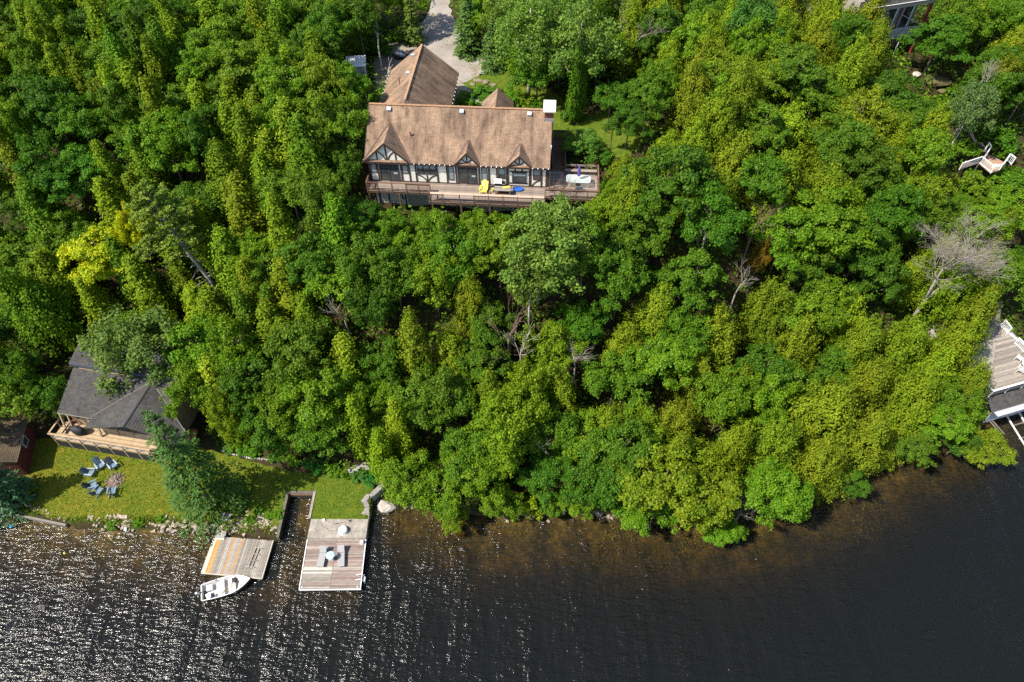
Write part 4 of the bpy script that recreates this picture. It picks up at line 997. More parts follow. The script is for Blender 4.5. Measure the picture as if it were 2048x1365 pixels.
# ------------------------------------------------------------------ the shingled cottage at lower left
CZ = 2.1                                # its deck
def cp_(px, py, z): return at(px, py, z)
eL, eV, eR = at(114, 825, 4.6), at(186, 833, 4.6), at(275, 851, 4.6)
cyaw = math.atan2(eR.y - eL.y, eR.x - eL.x)
CO = Vector((eL.x, eL.y, CZ))
RC = Matrix.Rotation(-cyaw, 3, 'Z')
def cl(px, py, z):
    p = at(px, py, z) - CO; p = RC @ p; return p
cot = thing('lake_cottage', 'dark-shingled lake cottage with a honey-coloured deck, half hidden under trees', 'cottage', CO, cyaw)
W_ = 11.4; E_ = 2.5
GX = cl(270, 850, 4.6).x + .3           # the cross gable's middle
gl_ = cl(186, 833, 4.6).x; gr_ = 2 * GX - gl_
RIDV = 4.2; RIDW = E_ + RIDV * .42
MB().bx(.4, W_ - .4, .5, 8.0, -2.0, E_ - .05).build('wall', M['cedarwood'], cot)
MB().add([(.4, .5, E_ - .06), (.4, 8.0, E_ - .06), (.4, RIDV, RIDW - .12), (W_ - .4, .5, E_ - .06), (W_ - .4, 8.0, E_ - .06), (W_ - .4, RIDV, RIDW - .12)], [(0, 1, 2), (5, 4, 3), (0, 3, 4, 1), (1, 4, 5, 2), (2, 5, 3, 0)]).build('gable_wall', M['cedarwood'], cot)
rb = MB(); shingle_slope(rb, (0, 0, E_), (W_, 0, E_), (0, RIDV, RIDW), (W_, RIDV, RIDW), expo=.15, lift=.016); roofmesh('roof', rb, M['greyroof'], cot)
rb = MB(); shingle_slope(rb, (W_, 2 * RIDV, E_ + .4), (-.3, 2 * RIDV, E_ + .4), (W_, RIDV + .25, RIDW + .35), (-.45, RIDV + .25, RIDW + .35), expo=.15, lift=.016); roofmesh('roof', rb, M['greyroof'], cot)
MB().bx(-.45, W_, RIDV + .17, RIDV + .25, RIDW - .05, RIDW + .34).build('ridge_board', simple('blue_grey_flashing', (.06, .075, .11), .5, .2, 4), cot)
# upper roof running back from the ridge
rb = MB(); shingle_slope(rb, (-.45, RIDV + .20, RIDW + .36), (W_, RIDV + .20, RIDW + .36), (-.2, RIDV + 2.4, RIDW + 1.15), (W_, RIDV + 2.4, RIDW + 1.15), expo=.15, lift=.016); roofmesh('upper_roof', rb, M['greyroof'], cot)
GW = RIDW - .12; GF = -1.25
for s, x in ((-1, gl_), (1, gr_)):
    rb = MB(); a = Vector((x, GF, E_ + .03)); b = Vector((x, .25, E_ + .03 )); c = Vector((GX, GF, GW)); d = Vector((GX, RIDV - .2, GW + .01))
    if s > 0: shingle_slope(rb, a, b, c, d, expo=.15, lift=.016)
    else: shingle_slope(rb, b, a, d, c, expo=.15, lift=.016)
    roofmesh('gable_roof', rb, M['greyroof'], cot)
    MB().bar((x + s * .05, .1, E_ + .07), (GX + s * .1, RIDV - .25, GW + .05), .035, .03).build('valley_flashing', M['greysoffit'], cot)
MB().bar((GX, GF, GW + .03), (GX, RIDV - .2, GW + .03), .16, .03).build('ridge_cap', M['black'], cot)
MB().add([(gl_ + .3, -.15, -.02), (gr_ - .3, -.15, -.02), (gr_ - .3, -.15, E_), (GX, -.15, GW - .2), (gl_ + .3, -.15, E_), (gl_ + .3, .5, -.02), (gr_ - .3, .5, -.02), (gr_ - .3, .5, E_), (GX, .5, GW - .2), (gl_ + .3, .5, E_)], [(0, 1, 2, 3, 4), (9, 8, 7, 6, 5), (0, 4, 9, 5), (1, 6, 7, 2), (2, 7, 8, 3), (3, 8, 9, 4)]).build('gable_wall', M['cedarwood'], cot)
MB().bx(-.02, gl_, -.05, -.02, E_ - .16, E_ - .05).build('eave_board', M['greysoffit'], cot)
for k in range(5):
    u = gl_ + .5 + (gr_ - gl_ - 1.0) * k / 5; w = (gr_ - gl_ - 1.4) / 5
    f = MB().bx(u, u + w, -.22, -.16, .15, E_ - .2).build('window', M['cedarwood'], cot); MB().bx(u + .07, u + w - .07, -.24, -.225, .22, E_ - .27).build('pane', M['glass'], f)
for u in (1.0, 2.4): 
    f = MB().bx(u, u + .9, .44, .49, .9, 1.9).build('window', M['cedarwood'], cot); MB().bx(u + .08, u + .82, .42, .435, 1.0, 1.8).build('pane', M['glass'], f)
for u in (.05, .9, 3.9, gl_ + .1): MB().bar((u, -.55, 0), (u, .1, E_ - .1), .12).build('roof_post', M['cedarwood'], cot)
cd = thing('cottage_deck', 'honey-coloured wooden deck with bench rail and wire fence in front of the grey cottage', 'deck', CO, cyaw)
fL = cl(103, 876, CZ); fR = cl(310, 908, CZ); DV0 = min(fL.y, fR.y); DU0 = fL.x + .15; DU1 = 9.9
n = int((0.45 - DV0) / .14)
me = MB().box((0, 0, -.02), (DU1 - DU0, .128, .04)).mesh('plank', M['cedarwood'])
for k in range(n): inst('plank', me, cd, ((DU0 + DU1) / 2, DV0 + (k + .5) * .14, RNG.uniform(-.003, .003)))
MB().bx(DU0, DU1, DV0, .4, -.28, -.05).build('joist_frame', M['cedarwood'], cd)
for k in range(8):
    u = DU0 + .1 + (DU1 - DU0 - .2) * k / 7
    MB().bar((u, DV0 - .02, -1.6), (u, DV0 - .02, -.28), .1).build('support_post', M['cedarwood'], cd)
    MB().bar((u, DV0, -.2), (u, DV0, .85), .09).build('railing_post', M['cedarwood'], cd)
MB().bx(DU0 - .05, DU1, DV0 - .12, DV0 + .06, .86, .9).build('rail_cap', M['cedarwood'], cd)
for z in (.25, .5): MB().bx(DU0, DU1, DV0 - .03, DV0 - .02, z, z + .02).build('rail_wire', M['slat'], cd)
MB().bx(DU0 + .25, DU1, DV0 + .25, DV0 + .33, .40, .45).bx(DU0 + .25, DU1, DV0 + .36, DV0 + .44, .40, .45).build('bench_seat', M['cedarwood'], cd)
MB().bx(DU0 - .06, DU0 + .10, DV0, .5, .86, .9).build('rail_cap', M['cedarwood'], cd); MB().bx(DU0 + .55, DU0 + .9, DV0 + .5, .3, .40, .45).build('bench_seat', M['cedarwood'], cd)
for v in (-.2, .45): MB().bar((DU0 + .02, v, -.2), (DU0 + .02, v, .85), .09).build('railing_post', M['cedarwood'], cd)
MB().add([(DU0, DV0 - .05, -.3), (DU1, DV0 - .05, -.3), (DU1, DV0 - .05, -1.45), (DU0, DV0 - .05, -1.45)], [(0, 1, 2, 3)]).build('under_deck_sheet', M['black'], cd)  # plain black sheet closing the front below the deck
def cw(u, v, w=0.0): return CO + Matrix.Rotation(cyaw, 3, 'Z') @ Vector((u, v, w))
g = thing('covered_grill', 'grill under a black cover on the cottage deck', 'grill', at(160, 866, CZ + .1) + Vector((0, 0, -.1 + .005)), cyaw)
MB().ring([(.52, 0), (.58, .25), (.6, .75), (.48, 1.0), (.1, 1.12), (.01, 1.13)], 16, sx=1.25, sy=.62).build('cover', M['black'], g, smooth=True)
MB().bx(-.3, .3, -.1, .1, .9, 1.15).build('lid_bulge', M['black'], g, bevel=.06)
p = at(153, 842, CZ); pp = thing('red_planter', 'dark red round planter on the cottage deck by the wall', 'planter', (p.x, p.y, CZ + .005)); MB().ring([(.3, 0), (.42, .55), (.38, .56), (.34, .4), (.02, .4)], 14).build('pot', simple('dark_red_pot', (.10, .015, .012), .5, .2, 6), pp)
tb = thing('round_deck_table', 'round wooden table on the cottage deck beside the black chairs', 'table', (lambda p: (p.x, p.y, CZ + .005))(at(232, 858, CZ)))
MB().ring([(.6, .68), (.6, .72)], 18).build('tabletop', M['orange'], tb); MB().ring([(.05, 0), (.05, .68)], 7).build('leg', M['black'], tb)
for i, (px, py, lab) in enumerate(((245, 857, 'leftmost of the black armchairs in a row along the cottage wall'), (259, 862, 'black armchair with a pale cushion, second along the cottage wall'), (273, 864, 'black armchair, third along the cottage wall'), (288, 866, 'last black armchair in the row, nearest the spruce'))):
    p = at(px, py, CZ); c = thing('deck_armchair', lab, 'chair', (p.x, p.y, CZ + .005), cyaw, 'black armchairs on the cottage deck')
    MB().bx(-.3, .3, -.3, .25, .35, .45).build('seat', M['black'], c, bevel=.02); MB().bar((0, .27, .4), (0, .4, .95), .6, .08, up=(1, 0, 0)).build('backrest', M['black'], c)
    for s in (-1, 1): MB().bx(s * .36 - .06, s * .36 + .06, -.3, .3, .55, .62).build('armrest', M['black'], c)
    for s in (-1, 1):
        for y in (-.27, .27): MB().bx(s * .33 - .03, s * .33 + .03, y - .03, y + .03, 0, .55).build('leg', M['black'], c)
    if i == 1: MB().bx(-.26, .26, -.25, .22, .45, .52).build('cushion', M['slat'], c, bevel=.02)
# patio at the cottage's right end: rusty parasol and red flowers
p = at(382, 866, 2.6); pz = landz(p.x, p.y)
u = thing('rust_parasol', 'rust-orange parasol half hidden by the spruce right of the cottage', 'parasol', (p.x, p.y, pz))
MB().tube([(0, 0, 0), (0, 0, 2.2)], .025, 6).build('pole', M['railwood'], u); MB().ring([(.62, 1.75), (.55, 1.82), (.25, 2.05), (.02, 2.15)], 10, caps=False).build('canopy', M['orange'], u)
p = at(379, 876, 1.2); fl2 = thing('flower_pot', 'clay pot of red flowers under the rust-orange parasol', 'flower pot', (p.x, p.y, landz(p.x, p.y)))
MB().ring([(.16, 0), (.24, .4), (.02, .4)], 10).build('pot', M['orange'], fl2); MB().ring([(.22, .4), (.28, .55), (.15, .7), (.02, .74)], 8).build('blossom', M['red'], fl2)
# ------------------------------------------------------------------ the red shed at the left edge
s0 = at(56, 838, 3.2); s1 = at(34, 925, 3.2); sy_ = math.atan2(s0.y - s1.y, s0.x - s1.x)
shed = thing('red_shed', 'dark red shed with an old brown shingle roof at the left edge', 'shed', (s1.x, s1.y, .75), sy_)
Ls = (s0 - s1).length; SW = 4.6          # local x runs back along the eave, local y to the left
MB().bx(.15, Ls - .15, .3, SW - .3, -.3, 2.42).build('wall', M['redpaint'], shed)
MB().add([(.15, .3, 2.4), (.15, SW - .3, 2.4), (.15, SW / 2, 3.25), (Ls - .15, .3, 2.4), (Ls - .15, SW - .3, 2.4), (Ls - .15, SW / 2, 3.25)], [(0, 1, 2), (5, 4, 3), (0, 3, 4, 1), (1, 4, 5, 2), (2, 5, 3, 0)]).build('gable_wall', M['redpaint'], shed)
rb = MB(); shingle_slope(rb, (0, 0, 2.45), (Ls, 0, 2.45), (0, SW / 2, 3.4), (Ls, SW / 2, 3.4), expo=.15, lift=.015); roofmesh('roof', rb, M['oldroof'], shed)
rb = MB(); shingle_slope(rb, (Ls, SW, 2.45), (0, SW, 2.45), (Ls, SW / 2, 3.4), (0, SW / 2, 3.4), expo=.15, lift=.015); roofmesh('roof', rb, M['oldroof'], shed)
f = MB().bx(Ls * .48, Ls * .48 + 1.0, .24, .29, 1.2, 2.1).build('window', M['slat'], shed); MB().bx(Ls * .48 + .1, Ls * .48 + .9, .22, .235, 1.3, 2.0).build('pane', M['glass'], f)
for k in range(8): MB().bx(.4 + k * .55, .43 + k * .55, .28, .298, -.2, 2.38).build('batten', M['redpaint'], shed)

# ------------------------------------------------------------------ right side: boathouse, stair landing, red house
bz = 3.9
b0 = at(1978, 792, bz); b1 = at(2048, 772, bz); byaw = math.atan2(b1.y - b0.y, b1.x - b0.x)
bh = thing('boathouse', 'boathouse with a big weathered roof deck and white rails at the right edge', 'boathouse', b0, byaw)
RB = Matrix.Rotation(-byaw, 3, 'Z')
def bl(px, py, z): return RB @ (at(px, py, z) - b0)
lft = bl(1998, 650, bz); BW = 8.5; BD = 10.5
n = 60
poly = [(0, 0), (BW, 0), (BW, BD), (lft.x * BD / max(lft.y, .1), BD)]
slope_x = lft.x / max(lft.y, .1)
me = None
diag = R(38)
for k in range(72):
    v = .07 + k * .145
    if v > BD: break
    MB().box((slope_x * v + (BW - slope_x * v) / 2, v, -.02), (BW - slope_x * v, .13, .04)).build('plank', M['greydock'], bh)
MB().bx(.1, BW, .1, BD - .1, -3.6, -.06).build('wall', M['greysoffit'], bh)
MB().bx(-.1, BW, -.14, .03, .90, .96).build('handrail', M['paint'], bh)
MB().bx(-.05, BW, -.06, -.02, .1, .86).build('rail_panel', M['greysoffit'], bh)
for u in (0, 2, 4, 6): MB().bar((u, -.04, -.2), (u, -.04, .9), .08).build('railing_post', M['paint'], bh)
MB().bx(-.12, -.02, 0.05, 1.2, .86, .92).build('handrail', M['paint'], bh)
rb = MB(); shingle_slope(rb, (-.3, -1.35, -.85), (BW, -1.35, -.85), (-.1, -.08, -.25), (BW, -.08, -.25), expo=.15); roofmesh('porch_roof', rb, M['greyroof'], bh)
MB().bx(0.05, 4.0, -1.95, -1.40, -1.05, -.98).build('awning', M['greyvent'], bh)
MB().bx(-.2, BW, -1.36, -1.30, -1.5, -.9).build('fascia', M['greysoffit'], bh)
for k in range(6): MB().bx(.2 + k * 1.05, 1.15 + k * 1.05, -1.25, -1.2, -3.3, -1.5).build('door_panel', M['slat'], bh)
def rail_panel(o, a, b, m='paint', h=.95, gap=.16):
    a = Vector(a); b = Vector(b); d = (b - a)
    for p in (a, b): MB().bar(p, p + Vector((0, 0, h + .05)), .08).build('railing_post', M[m], o)
    MB().bar(a + Vector((0, 0, h)), b + Vector((0, 0, h)), .09, .05).build('handrail', M[m], o); MB().bar(a + Vector((0, 0, .12)), b + Vector((0, 0, .12)), .05, .06).build('bottom_rail', M[m], o)
    k = max(2, int(d.length / gap)); g_ = MB()
    for i in range(1, k): p = a + d * i / k; g_.bar(p + Vector((0, 0, .14)), p + Vector((0, 0, h - .03)), .035)
    g_.build('balusters', M[m], o)
r0, r1, r2, r3 = bl(2002, 652, bz), bl(2014, 668, bz), bl(2029, 688, bz), bl(2046, 704, bz)
for a, b in ((r0, r1), (r2, r3)): rail_panel(bh, (a.x, a.y, 0), (b.x, b.y, 0))
MB().bar((r0.x - .1, r0.y, .03), (r3.x + 1, r3.y - .8, .03), .12, .08).build('edge_board', M['paint'], bh)
MB().bx(2.2, BW, 6.2, 6.3, 0, .05).build('threshold', M['greydock'], bh)
p = at(2052, 738, bz); tt = thing('patio_table', 'round pale table on the boathouse deck at the right edge', 'table', (p.x, p.y, bz + .005))
MB().ring([(.75, .70), (.75, .74)], 20).build('tabletop', M['plastic'], tt); MB().ring([(.3, 0), (.06, .05), (.06, .7)], 10).build('pedestal', M['plastic'], tt)
def patio_chair(label, px, py, rz):
    p = at(px, py, bz); c = thing('patio_chair', label, 'chair', (p.x, p.y, bz + .005), rz, 'chairs at the boathouse table')
    for k in range(4): MB().bx(-.24, .24, -.24 + k * .12, -.13 + k * .12, .42, .45).build('seat_slat', M['alu'], c)
    for k in range(3): MB().bx(-.24, .24, .25, .28, .52 + k * .14, .63 + k * .14).build('back_slat', M['alu'], c)
    for s in (-1, 1):
        MB().bar((s * .27, .26, 0), (s * .27, .27, .95), .05).build('leg', M['alu'], c); MB().bar((s * .27, -.24, 0), (s * .27, -.24, .64), .05).build('leg', M['alu'], c); MB().bar((s * .27, -.26, .65), (s * .27, .28, .65), .06, .04).build('armrest', M['alu'], c)
patio_chair('pale slatted patio chair below left of the boathouse table', 2036, 745, R(60))
patio_chair('pale slatted patio chair above left of the boathouse table', 2035, 722, R(120))
ra = thing('boat_rails', 'rusty marine railway of two rails running from the boathouse into the water', 'boat rails', (51.6, 38.5, 0), byaw)
a, b = at(2012, 830, .5), at(2046, 895, -.1)
dv = RB @ (b - a); lv = RB @ (a - Vector((51.6, 38.5, 0)))
for off in (0, 1.6):
    MB().bar((lv.x + off, lv.y, .5), (lv.x + off + dv.x, lv.y + dv.y - (1.5 if off == 0 else 0), -.15), .12).build('rail', M['alu'], ra)
for t in (.05, .35, .75): MB().bar((lv.x + dv.x * t, lv.y + dv.y * t, .45 - .55 * t), (lv.x + 1.6 + dv.x * t, lv.y + dv.y * t, .45 - .55 * t), .10).build('tie', M['greydock'], ra)
for off in (-2.3, -2.0): MB().bar((lv.x + off, lv.y + .4, .6), (lv.x + off + .5, lv.y - 1.7, .1), .08).build('rail', M['greydock'], ra)
MB().bar((lv.x - 3.4, lv.y + .2, .6), (lv.x - 1.6, lv.y + .7, .6), .10).build('tie', M['greydock'], ra)

pz_ = landz(*at_land(1965, 330)[:2]) + .9
print('landing', pz_)
def zz(px, py): return at(px, py, pz_)
P0 = zz(1957, 329)
pf = thing('stair_landing', 'reddish wooden landing with white rails half way down the right slope', 'landing', P0)
def pl_(px, py): p = zz(px, py) - P0; return (p.x, p.y)
left, bend, tip, right, far = pl_(1918, 340), pl_(1957, 327), pl_(1981, 347), pl_(2010, 326), pl_(1962, 310)
outline = [left, bend, tip, pl_(1998, 342), right, pl_(1985, 312), far, pl_(1930, 322)]
# boards, one object each, clipped to the landing's outline
def clip_band(poly, c, half, d, nrm):
    def cut(pl, s, lim):
        out = []
        for i in range(len(pl)):
            a, b = Vector(pl[i]), Vector(pl[(i + 1) % len(pl)]); fa = s * (a.dot(nrm)) - lim; fb = s * (b.dot(nrm)) - lim
            if fa <= 0: out.append(tuple(a))
            if (fa <= 0) != (fb <= 0): out.append(tuple(a.lerp(b, fa / (fa - fb))))
        return out
    q_ = cut(poly, 1, c + half); return cut(q_, -1, -(c - half)) if len(q_) > 2 else []
dirv = (Vector(bend) - Vector(left)).normalized(); nv = Vector((-dirv.y, dirv.x))
for sub, dd in (([left, bend, far, outline[-1]], dirv), ([bend, tip, outline[3], right, outline[5], far], dirv)):
    nn_ = Vector((-dd.y, dd.x)); cs = [Vector(p).dot(nn_) for p in sub]; c = min(cs)
    while c < max(cs):
        b_ = clip_band(sub, c + .09, .08, dd, nn_)
        if len(b_) > 2: MB().prism(b_, -.04, .0).build('plank', M['reddeck'], pf)
        c += .17
for a, b in ((left, bend), (bend, tip)): rail_panel(pf, (*a, 0), (*b, 0), h=.9); 
MB().bar((*tip, .9), (*outline[3], .9), .12, .05).build('handrail', M['paint'], pf); MB().bar((*outline[3], .9), (*right, .9), .12, .05).build('handrail', M['paint'], pf)
rail_panel(pf, (*pl_(1999, 340), 0), (*pl_(2012, 322), 0), h=.95); rail_panel(pf, (*pl_(2012, 322), 0), (*pl_(2022, 330), 0), h=.95)
for p in (bend, right, far): MB().bar((p[0], p[1], -1.6), (p[0], p[1], -.05), .14).build('support_post', M['greydock'], pf)
sb = MB().bx(-.3, .3, -.22, .22, 0, .35).build('storage_box', M['alu']); sb.location = zz(1990, 336) + Vector((0, 0, .005)); props(sb, 'small pale box standing on the wooden stair landing', 'box')
def stair(label, pts, w, n, za, zb, m='pinkdock'):
    a, b = at(*pts[0], za), at(*pts[1], zb); o = thing('wooden_stairs', label, 'stairs', a); d = b - a; side = Vector((-d.y, d.x, 0)).normalized()
    for k in range(n):
        q_ = d * ((k + .5) / n); yv = Vector((d.x, d.y, 0)).normalized(); mx = Matrix((side, yv, Vector((0, 0, 1)))).transposed()
        MB().box(q_, (w, Vector((d.x, d.y, 0)).length / n * .95, .05), mx).build('tread', M[m], o)
    for s in (-1, 1): MB().bar(side * s * w * .5 + Vector((0, 0, -.1)), d + side * s * w * .5 + Vector((0, 0, -.1)), .06, .2).build('stringer', M['greydock'], o)
    return o
stair('short red-brown stairs climbing from the wooden landing', [(1972, 312), (1967, 290)], 1.2, 6, pz_, pz_ + 1.5)
stair('upper flight of weathered stairs on the right slope', [(1948, 280), (1938, 258)], 1.2, 7, pz_ + 1.6, pz_ + 3.0, 'greydock')
hr = thing('stair_rail', 'bent white handrail beside the short stairs above the landing', 'handrail', at(1980, 298, pz_ + 1.2)); h0 = hr.location.copy()
q_ = [at(1976, 304, pz_ + 1.2) - h0, at(1983, 293, pz_ + 1.8) - h0, at(1979, 285, pz_ + 2.3) - h0]
for a, b in zip(q_[:-1], q_[1:]): MB().bar(a, b, .09, .07).build('handrail', M['paint'], hr)
for p in q_: MB().bar(p + Vector((0, 0, -1.2)), p, .09).build('railing_post', M['paint'], hr)

# the red-trimmed house at the top right
r0 = at(1807, 97, 17.6); RH = Vector((r0.x, r0.y, GZ)); ryaw = R(17)
rh = thing('red_trimmed_house', 'taupe house with red corner trim and a pale balcony, top right corner', 'house', RH, ryaw)
# local x runs left along the front, so the house stands at negative x
MB().bx(-9, -.25, .4, 9, -1, 6.6).build('wall', M['greysoffit'], rh)
MB().bx(-.26, -.02, -1.4, -1.16, -1.5, 6.7).build('corner_post', M['redtrim'], rh)
MB().bx(-.22, -.06, -1.15, 9, 6.45, 6.75).build('eave_trim', M['redtrim'], rh)
MB().bx(-9, -.02, -1.5, -1.42, 6.2, 6.72).build('soffit_board', M['greysoffit'], rh)
rb = MB(); shingle_slope(rb, (-9.3, -1.8, 6.78), (.15, -1.8, 6.78), (-9.3, 4.5, 9.8), (.15, 4.5, 9.8)); roofmesh('roof', rb, M['greyroof'], rh)
MB().bx(-9, -1.2, -1.75, -1.55, 6.72, 6.84).build('gutter', M['paint'], rh)
bc = MB().bx(-5, -.3, -1.4, .38, 2.3, 2.5).build('balcony', M['slat'], rh)
MB().bx(-5, -.28, -1.44, -1.36, 3.45, 3.52).bx(-5, -.28, -1.44, -1.36, 2.62, 2.70).build('handrail', M['slat'], bc)
g_ = MB()
for k in range(34): g_.bx(-4.95 + k * .14, -4.91 + k * .14, -1.42, -1.38, 2.7, 3.45)
g_.build('balusters', M['slat'], bc)
for u in (-5, -2.7): MB().bx(u - .05, u + .05, -1.45, -1.35, -1, 6.2).build('porch_post', M['slat'], rh)
for u in (-4.6, -2.2):
    f = MB().bx(u, u + 1.5, .32, .39, 2.6, 5.4).build('window', M['slat'], rh); MB().bx(u + .1, u + 1.4, .30, .315, 2.7, 5.3).build('pane', M['glass'], f)
MB().bx(-2.62, -2.44, .33, .39, 2.5, 6.2).build('red_panel', M['redtrim'], rh)
MB().bar((-2.5, .3, 4.4), (-.3, -1.35, 3.5), .07).build('brace', M['slat'], rh)
# the clearing below it: mossy rock and white gulls' chairs are too small to tell, only the rock and boulders show
p = at_land(1868, 165); 
for k, (px, py, s, v, lab) in enumerate(((1870, 165, (1.6, 1.0, .6), 0, 'broad mossy rock ledge in the clearing at the top right'), (1832, 152, (.9, .5, .35), 1, 'pale flat boulder at the left end of the top right clearing'), (1880, 182, (1.0, .5, .4), 2, 'lower mossy boulder in the clearing at the top right'))):
    p = at_land(px, py); me = ROCKS[v]
    if k != 1: me = me.copy(); me.materials[0] = simple('mossy_rock', (.10, .085, .035), 1, .5, 2.2, bumps=.5)
    inst('boulder', me, None, (p.x, p.y, p.z + .1), (0, 0, k), s, label=lab, category='boulder')
# ------------------------------------------------------------------ round the back of the house
sh = thing('white_shed', 'small white shed among the trees left of the gravel yard', 'shed', (lambda p: (p.x, p.y, GZ))(at(718, 158, GZ)), R(8))
MB().bx(-1.0, 1.0, -.9, .9, 0, 2.0).build('wall', M['slat'], sh)
MB().add([(-1.15, -1.05, 2.0), (1.15, -1.05, 2.0), (1.15, 1.05, 2.25), (-1.15, 1.05, 2.25), (-1.15, -1.05, 2.08), (1.15, -1.05, 2.08), (1.15, 1.05, 2.33), (-1.15, 1.05, 2.33)], [(0, 3, 2, 1), (4, 5, 6, 7), (0, 1, 5, 4), (1, 2, 6, 5), (2, 3, 7, 6), (3, 0, 4, 7)]).build('roof', M['paint'], sh)
MB().bx(.1, .8, -.93, -.9, .1, 1.8).build('door', M['greyvent'], sh)
hb = thing('covered_trailer', 'small low trailer with a silver load on the gravel behind the garage', 'trailer', (lambda p: (p.x, p.y, GZ + .05))(at(801, 117, GZ)), R(-25))
MB().bx(-.9, .9, -.5, .5, .3, .42).build('bed', M['black'], hb); MB().ring([(.5, .42), (.45, .6), (.2, .72), (.02, .74)], 10, sx=1.6, sy=.8).build('tarpaulin', M['silver'], hb)
for s in (-1, 1): 
    w_ = MB().tube([(0, s * .52, .25), (0, s * .64, .25)], .25, 12).build('wheel', M['black'], hb)
MB().bar((.9, 0, .36), (1.6, 0, .3), .07).build('drawbar', M['silver'], hb)
lp = thing('lamp_post', 'brown garden lamp post with a white lantern on the grass right of the house', 'lamp post', (lambda p: (p.x, p.y, GZ + .03))(at(1220, 300, GZ)))
MB().tube([(0, 0, 0), (0, 0, 2.3)], .05, 8).build('post', M['railwood'], lp); MB().bar((-.5, 0, 2.0), (.05, 0, 2.0), .05).build('cross_arm', M['railwood'], lp)
MB().ring([(.08, 2.3), (.17, 2.65), (.15, 2.68)], 6).build('lantern', M['slat'], lp); MB().ring([(.2, 2.68), (.06, 2.86), (.01, 2.95)], 6).build('lantern_cap', M['plastic'], lp)
path = thing('stone_path', 'curved path of pale flagstones from the driveway to the back porch', 'path', (lambda p: (p.x, p.y, GZ + .04))(at(945, 195, GZ))); p0_ = path.location.copy()
def pslab(px): 
    pts = [at(x, y, GZ) - p0_ for x, y in px]; MB().prism([(p.x, p.y) for p in pts][::-1], -.03, .06).build('flagstone', M['concrete'], path, bevel=.015)
pslab([(918, 170), (926, 169), (936, 177), (934, 184), (920, 182)]); pslab([(937, 178), (946, 183), (948, 193), (941, 190), (935, 184)]); pslab([(949, 191), (958, 197), (968, 207), (950, 211)]); pslab([(942, 191), (948, 195), (949, 207), (945, 203)]); pslab([(952, 212), (970, 208), (972, 216), (953, 216)])
BROWN = []
for me in ROCKS[:3]:
    me = me.copy(); me.materials[0] = simple('brown_fieldstone', (.19, .15, .115), .9, .35, 3.0, bumps=.5); BROWN.append(me)
for k, (px, py, s, v) in enumerate(((958, 163, .55, 0), (972, 166, .65, 1), (945, 170, .4, 2), (986, 172, .5, 0), (950, 162, .35, 1))):
    p = at(px, py, GZ); inst('boulder', BROWN[v], None, (p.x, p.y, GZ + .05), (0, 0, k * 1.3), (s, s * .6, s * .4), label=['pale boulder, second from the left in the row by the driveway', 'largest boulder in the row between driveway and back garden', 'leftmost boulder of the row beside the driveway', 'rightmost boulder of the row beside the driveway', 'smallest boulder at the back of the driveway row'][k], category='boulder', group='boulders beside the driveway')
# ------------------------------------------------------------------ trees
def leaf_mat(name, base, var=0.3, hue=0.25, trans=0.3, rough=0.55, spec=0.25):
    """foliage; the tree's own tint comes from its object colour, each leaf differs a little"""
    m = bpy.data.materials.new(name); m.use_nodes = True; t = m.node_tree; t.nodes.clear()
    out = nd(t, 'ShaderNodeOutputMaterial'); p = nd(t, 'ShaderNodeBsdfPrincipled')
    oi = nd(t, 'ShaderNodeObjectInfo'); ge = nd(t, 'ShaderNodeNewGeometry')
    f = ge.outputs['Random Per Island']
    lo = (base[0] * (1 - var), base[1] * (1 - var * .8), base[2] * (1 - var)); hi = (base[0] * (1 + var + hue), base[1] * (1 + var), base[2] * (1 + var * .5))
    c = ramp(t, f, [(0.0, lo), (0.6, base), (1.0, hi)])
    c = mixc(t, 1.0, c, oi.outputs['Color'], 'MULTIPLY')
    # branches of one tree differ too: drifting patches of fresher and duller leaf
    n = noise(t, 0.7, 3, 0.6)
    c = mixc(t, 1.0, c, ramp(t, n, [(0.3, (0.72, 0.84, 0.8)), (0.7, (1.25, 1.12, 1.0))]), 'MULTIPLY')
    t.links.new(c, p.inputs['Base Color']); p.inputs['Roughness'].default_value = rough; p.inputs['Specular IOR Level'].default_value = spec
    tl = nd(t, 'ShaderNodeBsdfTranslucent'); t.links.new(mixc(t, 1.0, c, (1.5, 1.35, 0.55), 'MULTIPLY'), tl.inputs[0])
    mx = nd(t, 'ShaderNodeMixShader'); mx.inputs[0].default_value = trans
    t.links.new(p.outputs[0], mx.inputs[1]); t.links.new(tl.outputs[0], mx.inputs[2]); t.links.new(mx.outputs[0], out.inputs['Surface'])
    return m
M['leaf'] = leaf_mat('broad_leaf', (0.077, 0.165, 0.0095), trans=.3, spec=.15)
M['cedarleaf'] = leaf_mat('cedar_spray', (0.108, 0.166, 0.011), 0.3, 0.12, 0.22, 0.75, 0.08)
M['needle'] = leaf_mat('needle', (0.075, 0.14, 0.028), 0.3, 0.2, 0.15, 0.6, 0.2)

